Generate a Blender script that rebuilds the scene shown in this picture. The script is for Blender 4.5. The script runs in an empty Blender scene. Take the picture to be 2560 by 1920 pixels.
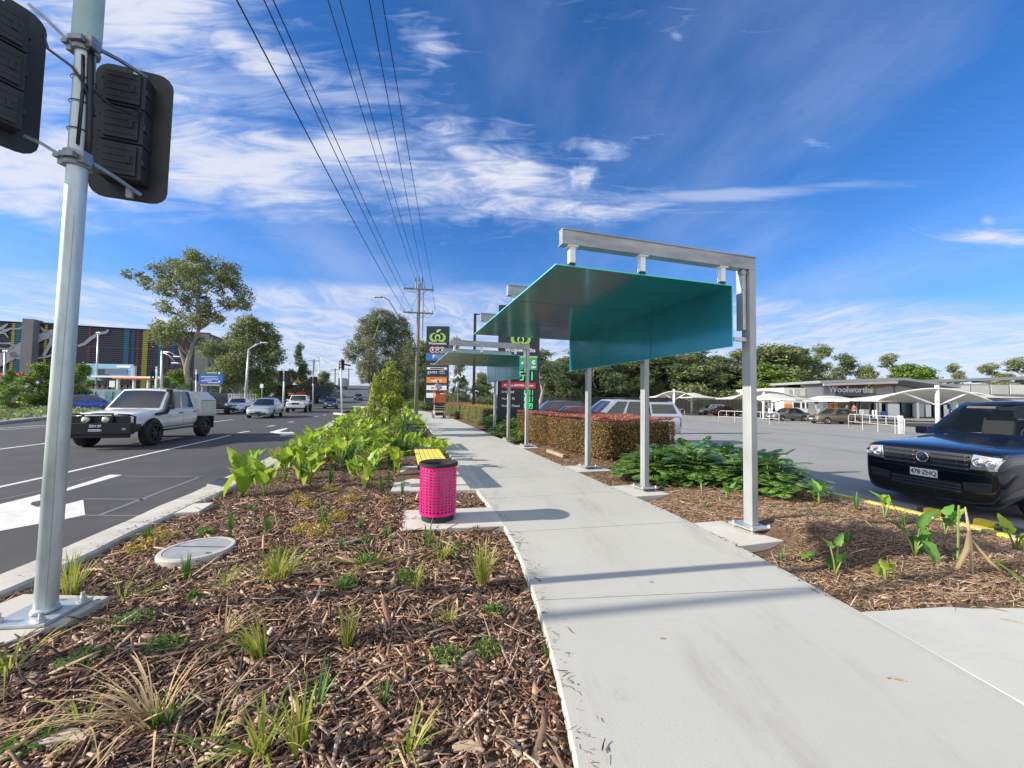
import bpy, bmesh, math, random
import numpy as np
from mathutils import Vector, Matrix
from mathutils.bvhtree import BVHTree
R = math.radians
rnd = random.Random(7)
sc = bpy.context.scene
COL = sc.collection
PI = math.pi
# ------------------------------------------------------------------ camera
H = 1.55; FPX = 950.0
PITCH = math.atan(37 / 950); ROLL = .014
_c, _s = math.cos(PITCH), math.sin(PITCH)
_r0 = Vector((1, 0, 0)); _u0 = Vector((0, -_s, _c)); FW = Vector((0, _c, _s))
RT = _r0 * math.cos(ROLL) + _u0 * math.sin(ROLL)
UP = _u0 * math.cos(ROLL) - _r0 * math.sin(ROLL)
cd = bpy.data.cameras.new('camera'); cam = bpy.data.objects.new('camera', cd); COL.objects.link(cam)
m = Matrix((RT, UP, -FW)).transposed().to_4x4(); m.translation = Vector((0, 0, H)); cam.matrix_world = m
cd.sensor_width = 36; cd.lens = 36 * FPX / 2560; cd.clip_start = .05; cd.clip_end = 3000
sc.camera = cam
def ray(x, y):
    return RT * ((x - 1280) / FPX) + UP * ((960 - y) / FPX) + FW
def G(x, y, z=0.):                       # survey: where a line of sight meets the level z
    d = ray(x, y); t = (z - H) / d.z; return Vector((d.x * t, d.y * t, z))
def AT(x, y, Y):                         # survey: where it meets the plane at distance Y
    d = ray(x, y); t = Y / d.y; return Vector((d.x * t, Y, d.z * t + H))
# ------------------------------------------------------------------ light
SUN_EL = 25.5; SUN_DIR = Vector((1, .19, -1.018 * math.tan(R(SUN_EL)))).normalized()
sl = bpy.data.lights.new('sun', 'SUN'); sl.energy = 5.0; sl.angle = R(.5); sl.color = (1, .92, .79)
so = bpy.data.objects.new('sun', sl); COL.objects.link(so)
so.rotation_euler = SUN_DIR.to_track_quat('-Z', 'Y').to_euler(); so.location = (-30, -6, 20)
sc.view_settings.view_transform = 'Standard'; sc.view_settings.look = 'None'
sc.view_settings.exposure = .6; sc.view_settings.gamma = 1; sc.view_settings.use_curve_mapping = False
w = bpy.data.worlds.new('World'); sc.world = w; w.use_nodes = True
nt = w.node_tree; nt.nodes.clear()
def N(t, **k):
    n = nt.nodes.new(t)
    for a, b in k.items():
        if a.startswith('i_'): n.inputs[a[2:].replace('_', ' ')].default_value = b
        else: setattr(n, a, b)
    return n
def L(a, b): nt.links.new(a, b)
def MA(op, a, b=None, c=None, clamp=False):
    n = nt.nodes.new('ShaderNodeMath'); n.operation = op; n.use_clamp = clamp
    for i, q in enumerate((a, b, c)):
        if q is None: continue
        if isinstance(q, (int, float)): n.inputs[i].default_value = q
        else: L(q, n.inputs[i])
    return n.outputs[0]
def SS(v, lo, hi):                        # smoothstep
    n = nt.nodes.new('ShaderNodeMapRange'); n.interpolation_type = 'SMOOTHSTEP'
    L(v, n.inputs[0]); n.inputs[1].default_value = lo; n.inputs[2].default_value = hi
    return n.outputs[0]
out = N('ShaderNodeOutputWorld'); bg = N('ShaderNodeBackground'); bg.inputs[1].default_value = .1
sky = N('ShaderNodeTexSky'); sky.sky_type = 'NISHITA'; sky.sun_disc = False
sky.sun_elevation = R(SUN_EL); sky.sun_rotation = math.atan2(-SUN_DIR.x, -SUN_DIR.y)
sky.air_density = .9; sky.dust_density = .25; sky.ozone_density = 2.0; sky.altitude = 50
hs = N('ShaderNodeHueSaturation'); hs.inputs['Saturation'].default_value = 1.32; hs.inputs['Value'].default_value = 1.0
L(sky.outputs[0], hs.inputs['Color'])
ti = N('ShaderNodeMix', data_type='RGBA'); ti.blend_type = 'MULTIPLY'; ti.inputs['Factor'].default_value = 1; L(hs.outputs[0], ti.inputs['A'])
tc = N('ShaderNodeTexCoord'); sx = N('ShaderNodeSeparateXYZ'); L(tc.outputs['Generated'], sx.inputs[0])
dx, dy, dz = sx.outputs
fy = MA('MAXIMUM', dy, .12); az = MA('DIVIDE', dx, fy); el = MA('DIVIDE', dz, fy)     # tangents of bearing and height about the north of the scene
wv = N('ShaderNodeTexNoise'); L(tc.outputs['Generated'], wv.inputs['Vector']); wv.inputs['Scale'].default_value = 5.; wv.inputs['Detail'].default_value = 5; wv.inputs['Roughness'].default_value = .6
wc = N('ShaderNodeSeparateColor'); L(wv.outputs['Color'], wc.inputs[0])
azw = MA('ADD', az, MA('MULTIPLY', MA('SUBTRACT', wc.outputs[0], .5), .34)); elw = MA('ADD', el, MA('MULTIPLY', MA('SUBTRACT', wc.outputs[1], .5), .16))
tm = N('ShaderNodeMix', data_type='RGBA'); tm.inputs['A'].default_value = (.60, .68, .90, 1); tm.inputs['B'].default_value = (1.05, 1.08, 1.32, 1); L(SS(MA('ABSOLUTE', dz), .0, .34), tm.inputs['Factor']); L(tm.outputs['Result'], ti.inputs['B'])
# cloud deck seen on a level plane (perspective-true texture space)
k = MA('DIVIDE', 1., MA('ADD', MA('MAXIMUM', dz, 0.), .06))
pc = N('ShaderNodeCombineXYZ'); L(MA('MULTIPLY', dx, k), pc.inputs[0]); L(MA('MULTIPLY', dy, k), pc.inputs[1])
ae = N('ShaderNodeCombineXYZ'); L(az, ae.inputs[0]); L(el, ae.inputs[1])
def NO(vec, scale, rot=0., st=(1, 1, 1), loc=(0, 0, 0), detail=6, rough=.55, dist=0.):
    mp = N('ShaderNodeMapping'); mp.inputs['Rotation'].default_value = (0, 0, rot); mp.inputs['Scale'].default_value = st
    mp.inputs['Location'].default_value = loc
    L(vec.outputs[0], mp.inputs[0]); n = N('ShaderNodeTexNoise'); L(mp.outputs[0], n.inputs['Vector'])
    n.inputs['Scale'].default_value = scale; n.inputs['Detail'].default_value = detail
    n.inputs['Roughness'].default_value = rough; n.inputs['Distortion'].default_value = dist
    return n.outputs['Fac']
def azel(x, y):
    d = ray(x, y); return d.x / d.y, d.z / d.y
def blob(x, y, rx, ry, rot=0., pw=1.0, wp=0):    # soft patch round a sky direction; rx, ry in radians
    a0, e0 = azel(x, y); A = MA('SUBTRACT', azw if wp else az, a0); E = MA('SUBTRACT', elw if wp else el, e0)
    co, si = math.cos(rot), math.sin(rot)
    U = MA('DIVIDE', MA('ADD', MA('MULTIPLY', A, co), MA('MULTIPLY', E, si)), rx)
    V = MA('DIVIDE', MA('SUBTRACT', MA('MULTIPLY', E, co), MA('MULTIPLY', A, si)), ry)
    q = MA('ADD', MA('MULTIPLY', U, U), MA('MULTIPLY', V, V))
    return MA('MULTIPLY', MA('EXPONENT', MA('MULTIPLY', q, -1.)), pw)
def MX(*a):
    o = a[0]
    for q in a[1:]: o = MA('MAXIMUM', o, q)
    return o
soft = NO(pc, 1.1, rot=.5, st=(1, .45, 1), detail=7, rough=.5, dist=.6)
fib = NO(ae, 4.2, rot=-.42, st=(1, 4.5, 1), detail=8, rough=.58, dist=1.0)
fib2 = NO(ae, 5.5, rot=.30, st=(1, 4.0, 1), loc=(7, 2, 0), detail=9, rough=.62, dist=1.3)
wisp2 = NO(ae, 5., rot=.07, st=(.6, 7., 1), loc=(3, 1, 0), detail=9, rough=.62, dist=.7)
tex = MA('ADD', MA('MULTIPLY', fib, .7), MA('MULTIPLY', soft, .3))
big = MX(blob(-150, 20, .55, .30, 0, 1.0, 1), blob(330, 30, .42, .20, .25, 1.1, 1), blob(600, 130, .24, .09, -.5, .95, 1), blob(100, 400, .75, .17, -.05, 1.15, 1), blob(0, 500, .40, .06, 0, .95, 1), blob(560, 420, .50, .16, -.05, 1.1, 1), blob(850, 390, .34, .11, .05, .95, 1), blob(250, 230, .9, .15, 0, .85, 1), blob(1700, 40, .9, .18, 0, .36, 1))
cl = SS(MA('ADD', MA('MULTIPLY', big, 1.05), MA('MULTIPLY', MA('SUBTRACT', tex, .5), 2.0)), .30, 1.25)
cir = MX(blob(1180, 370, .20, .10, -.50, 1.1, 1), blob(1290, 450, .30, .11, -.30, 1.25, 1), blob(1080, 450, .26, .12, -.15, 1.1, 1), blob(1420, 510, .32, .06, .0, 1.15, 1), blob(1220, 530, .30, .05, .05, .95, 1),
         blob(1500, 360, .13, .035, -.05, .95, 1), blob(1490, 440, .035, .07, -.4, .95, 1), blob(1060, 110, .08, .12, .5, .8, 1), blob(2020, 355, .10, .02, -.3, .7, 1),
         blob(2500, 595, .18, .028, -.05, 1.15), blob(2470, 560, .03, .03, .5, .9), blob(1690, 85, .02, .03, .6, .7))
ci = MA('MULTIPLY', SS(MA('ADD', MA('MULTIPLY', cir, 1.15), MA('MULTIPLY', MA('SUBTRACT', fib2, .5), 2.3)), .20, 1.95), 1.15)
stk = MX(blob(1780, 490, .36, .024, .06, 1.15), blob(2130, 462, .30, .022, .05, .6), blob(1650, 525, .22, .016, 0, .7), blob(1950, 530, .3, .02, 0, .4))
st_ = SS(MA('ADD', stk, MA('MULTIPLY', MA('SUBTRACT', wisp2, .5), 1.2)), .25, 1.15)
ripw = NO(pc, .55, rot=.35, st=(1, 1, 1), detail=4, dist=.3)
rip = NO(pc, 2.6, rot=.30, st=(1.05, .62, 1), detail=7, rough=.6, dist=1.2)
edge = MA('ADD', el, MA('MULTIPLY', MA('SUBTRACT', ripw, .5), .07))
top = MA('ADD', .318, MA('MULTIPLY', az, -.022))
low = SS(MA('SUBTRACT', top, edge), -.005, .06)
lowt = SS(MA('ADD', rip, MA('MULTIPLY', SS(MA('MULTIPLY', el, -1.), -.30, -.08), .10)), .33, .72)
lo = MA('MULTIPLY', MA('MULTIPLY', low, MA('ADD', .46, MA('MULTIPLY', lowt, .54))), .82)
veil = MA('MULTIPLY', SS(NO(pc, .7, rot=.9, st=(1, .6, 1), loc=(5, 2, 0), detail=7, rough=.6), .42, .80), .42)
den = MA('MAXIMUM', MA('MAXIMUM', MA('MULTIPLY', cl, .92), MA('MULTIPLY', ci, .92)), MA('MAXIMUM', MA('MAXIMUM', MA('MULTIPLY', st_, .55), lo), veil), clamp=True)
bk = MA('MULTIPLY', MA('MULTIPLY', SS(MA('MULTIPLY', dy, -1.), -.12, .35), SS(soft, .30, .52)), .92); den = MA('MAXIMUM', den, bk)      # unseen cloud added behind the view to whiten the ambient light
den = MA('MULTIPLY', den, SS(dz, -.01, .01))
cc = N('ShaderNodeMix', data_type='RGBA'); cc.inputs['A'].default_value = (3.9, 4.6, 6.5, 1); cc.inputs['B'].default_value = (5.3, 5.5, 6.3, 1)
L(SS(den, .35, .9), cc.inputs['Factor'])
cb = N('ShaderNodeMix', data_type='RGBA'); L(bk, cb.inputs['Factor']); L(cc.outputs['Result'], cb.inputs['A']); cb.inputs['B'].default_value = (8.6, 8.8, 9.2, 1)     # the added cloud is made extra bright to fill the shadows
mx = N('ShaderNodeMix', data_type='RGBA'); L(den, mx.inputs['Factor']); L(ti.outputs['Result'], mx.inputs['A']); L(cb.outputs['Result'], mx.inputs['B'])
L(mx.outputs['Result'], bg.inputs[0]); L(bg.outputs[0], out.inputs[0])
# ------------------------------------------------------------------ materials
def mat(name, col, rough=.6, metal=0., nz=None, bump=None, col2=None, isl=None, trans=0., spec=.5, emit=None, coat=0., alpha=1., stretch=(1, 1, 1), thr=(.35, .65), transm=0.):
    """nz=(scale, amount): noise on albedo; col2: second albedo mixed by the noise; isl: list of colours picked per leaf or chip"""
    global nt
    M = bpy.data.materials.new(name); M.use_nodes = True; nt = M.node_tree
    b = nt.nodes['Principled BSDF']
    b.inputs['Base Color'].default_value = (*col, 1); b.inputs['Roughness'].default_value = rough
    b.inputs['Metallic'].default_value = metal; b.inputs['Specular IOR Level'].default_value = spec
    b.inputs['Coat Weight'].default_value = coat; b.inputs['Coat Roughness'].default_value = .04
    b.inputs['Alpha'].default_value = alpha; b.inputs['Transmission Weight'].default_value = transm
    if emit: b.inputs['Emission Color'].default_value = (*emit[:3], 1); b.inputs['Emission Strength'].default_value = emit[3]
    src = None
    if nz or bump:
        t = N('ShaderNodeTexCoord'); mp = N('ShaderNodeMapping'); mp.inputs['Scale'].default_value = stretch; L(t.outputs['Object'], mp.inputs[0])
    if isl:
        g = N('ShaderNodeNewGeometry'); r = N('ShaderNodeValToRGB'); cr = r.color_ramp; cr.interpolation = 'LINEAR'
        while len(cr.elements) < len(isl): cr.elements.new(.5)
        for i, c in enumerate(isl):
            cr.elements[i].position = i / (len(isl) - 1); cr.elements[i].color = (*c, 1)
        oi = N('ShaderNodeObjectInfo'); L(MA('FRACT', MA('ADD', g.outputs['Random Per Island'], MA('MULTIPLY', oi.outputs['Random'], 3.7))), r.inputs[0]); src = r.outputs[0]
    if nz:
        n = N('ShaderNodeTexNoise'); n.inputs['Scale'].default_value = nz[0]; n.inputs['Detail'].default_value = nz[2] if len(nz) > 2 else 5; n.inputs['Roughness'].default_value = .62
        L(mp.outputs[0], n.inputs['Vector'])
        x = N('ShaderNodeMix', data_type='RGBA')
        mr = N('ShaderNodeMapRange'); L(n.outputs['Fac'], mr.inputs[0]); mr.inputs[1].default_value = thr[0]; mr.inputs[2].default_value = thr[1]
        L(mr.outputs[0], x.inputs['Factor'])
        if src is None:
            a = nz[1]
            x.inputs['A'].default_value = (*[min(1, c * (1 - a)) for c in col], 1) if col2 is None else (*col, 1)
            x.inputs['B'].default_value = (*[min(1, c * (1 + a)) for c in col], 1) if col2 is None else (*col2, 1)
        else:
            x.blend_type = 'MULTIPLY'; x.inputs['Factor'].default_value = 1
            nt.links.remove(x.inputs['Factor'].links[0])
            L(src, x.inputs['A']); r2 = N('ShaderNodeMapRange'); L(n.outputs['Fac'], r2.inputs[0]); r2.inputs[1].default_value = .3; r2.inputs[2].default_value = .7
            r2.inputs[3].default_value = 1 - nz[1]; r2.inputs[4].default_value = 1 + nz[1]; L(r2.outputs[0], x.inputs['B'])
        src = x.outputs['Result']
    if src is not None: L(src, b.inputs['Base Color'])
    if bump:
        n2 = N('ShaderNodeTexNoise'); n2.inputs['Scale'].default_value = bump[0]; n2.inputs['Detail'].default_value = 6; L(mp.outputs[0], n2.inputs['Vector'])
        bp = N('ShaderNodeBump'); bp.inputs['Strength'].default_value = bump[1]; bp.inputs['Distance'].default_value = bump[2] if len(bump) > 2 else .01
        L(n2.outputs['Fac'], bp.inputs['Height']); L(bp.outputs[0], b.inputs['Normal'])
    if trans:
        tr = N('ShaderNodeBsdfTranslucent'); ms = N('ShaderNodeMixShader'); ms.inputs[0].default_value = trans
        if src is not None: L(src, tr.inputs[0])
        else: tr.inputs[0].default_value = (*col, 1)
        o = nt.nodes['Material Output']; L(b.outputs[0], ms.inputs[1]); L(tr.outputs[0], ms.inputs[2]); L(ms.outputs[0], o.inputs[0])
    return M
# ------------------------------------------------------------------ mesh builder
class MB:
    def __init__(s): s.v = []; s.f = []; s.m = []
    def add(s, vs, fs, mi=0, M=None):
        n = len(s.v)
        if M is not None: vs = [M @ Vector(v) for v in vs]
        s.v.extend(tuple(v) for v in vs); s.f.extend(tuple(i + n for i in f) for f in fs); s.m.extend([mi] * len(fs)); return s
    def box(s, c, d, mi=0, M=None, rz=0., ry=0., rx=0.):
        x, y, z = d[0] / 2, d[1] / 2, d[2] / 2
        vs = [Vector((a * x, b * y, e * z)) for a in (-1, 1) for b in (-1, 1) for e in (-1, 1)]
        T = Matrix.Translation(c) @ Matrix.Rotation(rz, 4, 'Z') @ Matrix.Rotation(ry, 4, 'Y') @ Matrix.Rotation(rx, 4, 'X')
        if M is not None: T = M @ T
        return s.add([T @ v for v in vs], [(0, 1, 3, 2), (4, 6, 7, 5), (0, 4, 5, 1), (2, 3, 7, 6), (0, 2, 6, 4), (1, 5, 7, 3)], mi)
    def bx(s, a, b, mi=0, M=None):
        return s.box([(p + q) / 2 for p, q in zip(a, b)], [abs(q - p) for p, q in zip(a, b)], mi, M)
    def tube(s, pts, r, n=8, mi=0, cap=True, M=None, sq=False):
        pts = [Vector(p) for p in pts]
        if M is not None: pts = [M @ p for p in pts]
        if isinstance(r, (int, float)): r = [r] * len(pts)
        vs = []; fs = []; a = None
        for i, p in enumerate(pts):
            t = (pts[min(i + 1, len(pts) - 1)] - pts[max(i - 1, 0)]).normalized()
            if a is None:
                a = Vector((0, 0, 1)).cross(t) if abs(t.z) < .95 else Vector((0, 1, 0)).cross(t)
                if abs(t.z) >= .95: a = Vector((1, 0, 0))
            a = (a - t * a.dot(t)).normalized(); b = t.cross(a)
            for j in range(n):
                th = 2 * PI * (j + (.5 if sq else 0)) / n
                vs.append(p + (a * math.cos(th) + b * math.sin(th)) * r[i])
        for i in range(len(pts) - 1):
            for j in range(n):
                fs.append((i * n + j, i * n + (j + 1) % n, (i + 1) * n + (j + 1) % n, (i + 1) * n + j))
        if cap: fs.append(tuple(range(n - 1, -1, -1))); fs.append(tuple((len(pts) - 1) * n + j for j in range(n)))
        return s.add(vs, fs, mi)
    def lathe(s, prof, n=24, c=(0, 0, 0), mi=0, M=None):
        vs = []; fs = []
        for r, z in prof:
            for j in range(n):
                t = 2 * PI * j / n; vs.append(Vector((c[0] + r * math.cos(t), c[1] + r * math.sin(t), c[2] + z)))
        for i in range(len(prof) - 1):
            for j in range(n): fs.append((i * n + j, i * n + (j + 1) % n, (i + 1) * n + (j + 1) % n, (i + 1) * n + j))
        return s.add(vs, fs, mi, M)
    def prism(s, poly, z0, z1, mi=0, M=None):
        n = len(poly)
        if sum(poly[i][0] * poly[(i + 1) % n][1] - poly[(i + 1) % n][0] * poly[i][1] for i in range(n)) < 0: poly = poly[::-1]
        vs = [(p[0], p[1], z0) for p in poly] + [(p[0], p[1], z1) for p in poly]
        fs = [tuple(range(n - 1, -1, -1)), tuple(range(n, 2 * n))] + [(i, (i + 1) % n, n + (i + 1) % n, n + i) for i in range(n)]
        return s.add([Vector(v) for v in vs], fs, mi, M)
    def grid(s, rows, mi=0, M=None):
        m = len(rows[0]); vs = [Vector(p) for r in rows for p in r]
        return s.add(vs, [(i * m + j, i * m + j + 1, (i + 1) * m + j + 1, (i + 1) * m + j) for i in range(len(rows) - 1) for j in range(m - 1)], mi, M)
    def text(s, t, size, M, mi=0, ext=.004, al='CENTER', bold=0., sx=1.):
        cu = bpy.data.curves.new('t', 'FONT'); cu.body = t; cu.size = size; cu.extrude = ext; cu.align_x = al; cu.align_y = 'CENTER'; cu.offset = bold; cu.resolution_u = 3
        o = bpy.data.objects.new('t', cu); COL.objects.link(o)
        dg = bpy.context.evaluated_depsgraph_get(); me = bpy.data.meshes.new_from_object(o.evaluated_get(dg))
        s.add([Vector((v.co.x * sx, v.co.y, v.co.z)) for v in me.vertices], [tuple(p.vertices) for p in me.polygons], mi, M)
        bpy.data.objects.remove(o); bpy.data.curves.remove(cu); bpy.data.meshes.remove(me); return s
    def stroke(s, pts, wd, M, mi=0, th=.02):
        pts = [Vector((p[0], p[1], 0)) for p in pts]; a = []; b = []
        if isinstance(wd, (int, float)): wd = [wd] * len(pts)
        for i, p in enumerate(pts):
            t = (pts[min(i + 1, len(pts) - 1)] - pts[max(i - 1, 0)]).normalized(); nn = Vector((-t.y, t.x, 0))
            a.append(p + nn * wd[i] / 2); b.append(p - nn * wd[i] / 2)
        n = len(pts); z = Vector((0, 0, th)); vs = a + b + [q + z for q in a] + [q + z for q in b]; fs = []
        for i in range(n - 1):
            fs += [(2 * n + i, 3 * n + i, 3 * n + i + 1, 2 * n + i + 1), (i, i + 1, n + i + 1, n + i), (i, 2 * n + i, 2 * n + i + 1, i + 1), (n + i, n + i + 1, 3 * n + i + 1, 3 * n + i)]
        return s.add(vs, fs, mi, M)
    def build(s, name, mats, parent=None, smooth=False, bevel=0., world=False, sharp=None):
        if not isinstance(mats, (list, tuple)): mats = [mats]
        me = bpy.data.meshes.new(name); v = s.v
        if world and parent is not None:
            inv = parent.matrix_basis.inverted(); v = [tuple(inv @ Vector(q)) for q in v]
        me.from_pydata(v, [], s.f)
        for q in mats: me.materials.append(q)
        if len(mats) > 1: me.polygons.foreach_set('material_index', s.m)
        if smooth: me.polygons.foreach_set('use_smooth', [True] * len(s.f))
        if sharp: me.set_sharp_from_angle(angle=R(sharp))
        me.update(); o = bpy.data.objects.new(name, me); COL.objects.link(o)
        if parent is not None: o.parent = parent
        if bevel: b = o.modifiers.new('bevel', 'BEVEL'); b.width = bevel; b.segments = 2; b.limit_method = 'ANGLE'; b.angle_limit = R(40)
        return o
def tag(o, label=None, cat=None, group=None, kind=None):
    if label: o['label'] = label
    if cat: o['category'] = cat
    if group: o['group'] = group
    if kind: o['kind'] = kind
    return o
def thing(name, label, cat, loc=(0, 0, 0), rz=0., group=None):
    o = bpy.data.objects.new(name, None); COL.objects.link(o); o.location = loc; o.rotation_euler = (0, 0, rz); o.empty_display_size = .2
    o.matrix_basis = Matrix.Translation(loc) @ Matrix.Rotation(rz, 4, 'Z')
    return tag(o, label, cat, group)
def dup(o, loc=None, rz=None, label=None, group=None, scale=None, parent=None):
    c = o.copy(); COL.objects.link(c)
    if parent is not None: c.parent = parent
    if loc is not None: c.location = loc
    if rz is not None: c.rotation_euler = (0, 0, rz)
    if scale is not None: c.scale = scale if isinstance(scale, (tuple, list)) else (scale,) * 3
    if label: c['label'] = label
    if group: c['group'] = group
    for ch in list(o.children): dup(ch, parent=c)
    return c
def lerp(a, b, t): return a + (b - a) * t
def pline(pts, y):                        # x of a polyline at distance y
    for a, b in zip(pts, pts[1:]):
        if a[1] <= y <= b[1]: return lerp(a[0], b[0], (y - a[1]) / (b[1] - a[1]))
    a, b = (pts[0], pts[1]) if y < pts[0][1] else (pts[-2], pts[-1])
    return a[0] + (b[0] - a[0]) * (y - a[1]) / (b[1] - a[1])
# shared materials
M_ = {}
M_['concrete'] = mat('concrete', (.50, .475, .41), .85, nz=(1.3, .10, 8), bump=(90, .25, .004), thr=(.25, .75))
M_['concrete_new'] = mat('concrete_new', (.55, .53, .47), .85, nz=(2.2, .08, 8), bump=(120, .2, .003))
M_['kerb'] = mat('kerb_concrete', (.50, .475, .41), .85, nz=(3.5, .13, 8), bump=(60, .3, .004))
M_['galv'] = mat('galvanised_steel', (.50, .52, .53), .42, .55, nz=(9, .16, 6), bump=(30, .06, .003))
M_['galv_dark'] = mat('galvanised_bracket', (.25, .27, .29), .45, .7, nz=(14, .2))
M_['polepaint'] = mat('galvanised_pole', (.47, .53, .53), .40, .45, nz=(6, .26, 8), bump=(14, .08, .004), stretch=(1, 1, .25))
M_['polegreen'] = mat('pale_green_paint', (.33, .47, .44), .45, .1, nz=(6, .08))
M_['black'] = mat('black_plastic', (.012, .013, .016), .42)
M_['signalblack'] = mat('signal_black', (.020, .021, .024), .5, nz=(3, .4, 6))
M_['blackgloss'] = mat('black_gloss', (.01, .01, .012), .12, coat=.4)
M_['dark'] = mat('dark_shadow_trim', (.02, .021, .023), .7)
M_['rubber'] = mat('tyre_rubber', (.018, .018, .019), .8, bump=(40, .3, .004))
M_['chrome'] = mat('chrome', (.75, .76, .78), .12, 1.)
M_['alloy'] = mat('alloy_wheel', (.42, .43, .45), .3, .8)
M_['glass'] = mat('car_glass', (.012, .017, .019), .03, spec=.9, coat=.3)
M_['lens'] = mat('lamp_lens', (.55, .57, .60), .08, .6, coat=1.)
M_['lampref'] = mat('lamp_reflector', (.85, .86, .88), .15, 1.)
M_['amber'] = mat('amber_lens', (.7, .2, .02), .2, coat=.6)
M_['redlens'] = mat('red_lens', (.35, .01, .01), .15, coat=.8)
M_['white'] = mat('white_paint', (.80, .80, .78), .35)
M_['whitesheet'] = mat('white_membrane', (.62, .60, .53), .6, trans=.12, nz=(.8, .04))
M_['plate_w'] = mat('number_plate_white', (.75, .76, .74), .4)
M_['plate_b'] = mat('number_plate_blue', (.03, .10, .42), .4)
M_['ink'] = mat('plate_ink', (.06, .015, .02), .5)
M_['timber'] = mat('weathered_timber', (.20, .19, .165), .85, nz=(4, .3, 8), stretch=(3, 3, .2), bump=(20, .4, .01))
M_['stake'] = mat('pine_stake', (.34, .26, .17), .85, nz=(5, .25), stretch=(3, 3, .3))
M_['wire'] = mat('power_cable', (.02, .022, .025), .6)
M_['navy'] = mat('dark_navy_sign', (.014, .02, .035), .35)
M_['signwhite'] = mat('sign_white', (.78, .79, .78), .45)
M_['lime'] = mat('lime_green_print', (.25, .52, .07), .45)
M_['lime2'] = mat('pale_lime_print', (.45, .68, .18), .45)
M_['green'] = mat('sign_green', (.03, .35, .16), .45)
M_['red'] = mat('sign_red', (.52, .02, .03), .45)
M_['blue'] = mat('sign_blue', (.03, .14, .45), .45)
M_['orange'] = mat('orange_panel', (.75, .26, .04), .5)
M_['yellow'] = mat('yellow_paint', (.78, .55, .03), .55, nz=(8, .18))
M_['led'] = mat('green_led_digits', (.0, .3, .08), .4, emit=(.02, 1., .22, .75))
M_['greenlamp'] = mat('green_signal_lamp', (0, .3, .15), .4, emit=(.05, 1., .45, 1.6))
M_['bark'] = mat('gum_bark', (.30, .26, .21), .9, nz=(3, .35, 8), bump=(12, .5, .02), stretch=(1, 1, .3))
M_['barkd'] = mat('dark_bark', (.10, .085, .07), .9, nz=(3, .3, 8), bump=(12, .5, .02))
def leafmat(name, cols, trans=.3, rough=.55): return mat(name, cols[0], rough, isl=cols, trans=trans, spec=.35)
M_['gum'] = leafmat('gum_leaves', [(.11, .155, .06), (.175, .225, .09), (.26, .30, .13), (.33, .32, .15)], .38)
M_['gumd'] = leafmat('dark_gum_leaves', [(.08, .12, .055), (.13, .18, .085), (.20, .245, .12)], .38)
M_['broad'] = leafmat('bright_leaves', [(.10, .18, .03), (.17, .28, .045), (.25, .36, .08)], .35)
M_['olive'] = leafmat('grey_green_leaves', [(.13, .15, .08), (.20, .22, .12), (.30, .31, .18), (.16, .19, .09)], .35)
M_['yg'] = leafmat('yellow_green_leaves', [(0.145, 0.232, 0.029), (0.261, 0.362, 0.043), (0.435, 0.493, 0.072), (0.319, 0.290, 0.058)])
M_['hedge'] = leafmat('hedge_leaves', [(.09, .10, .02), (.19, .16, .035), (.33, .17, .06), (.42, .19, .075), (.25, .22, .055)], .25)
M_['hedger'] = leafmat('red_new_hedge_leaves', [(.44, .12, .11), (.52, .20, .18), (.34, .10, .07), (.26, .17, .06)], .25)
M_['hedgey'] = leafmat('yellow_hedge_leaves', [(0.145, 0.174, 0.029), (0.319, 0.304, 0.043), (0.478, 0.377, 0.072), (0.217, 0.217, 0.043)], .2)
M_['xan'] = leafmat('dark_lobed_leaves', [(.04, .11, .028), (.075, .19, .04), (.16, .31, .06), (.33, .44, .11)], .22, .32)
M_['taro'] = leafmat('big_bright_leaves', [(.20, .36, .03), (.34, .50, .05), (.50, .60, .09), (.26, .42, .04)], .42, .45)
M_['tarod'] = leafmat('mid_green_leaves', [(0.087, 0.232, 0.043), (0.145, 0.319, 0.058), (0.232, 0.435, 0.072)], .3, .42)
M_['strap'] = leafmat('strap_leaves', [(.16, .24, .04), (.28, .36, .05), (.46, .46, .09), (.50, .44, .16)], .35)
M_['strapg'] = leafmat('green_strap_leaves', [(0.043, 0.131, 0.029), (0.087, 0.217, 0.043), (0.160, 0.319, 0.058)], .3)
M_['dry'] = leafmat('dry_straw', [(0.507, 0.362, 0.174), (0.696, 0.522, 0.275), (0.406, 0.275, 0.145)], .15, .8)
M_['yshrub'] = leafmat('yellow_shrub_leaves', [(0.377, 0.319, 0.043), (0.580, 0.435, 0.058), (0.493, 0.246, 0.043), (0.232, 0.290, 0.043)], .3)
M_['weed'] = leafmat('weed_leaves', [(.08, .15, .03), (.14, .24, .05), (.22, .33, .08)], .3)
M_['stem'] = mat('green_stem', (.20, .28, .07), .6)
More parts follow.
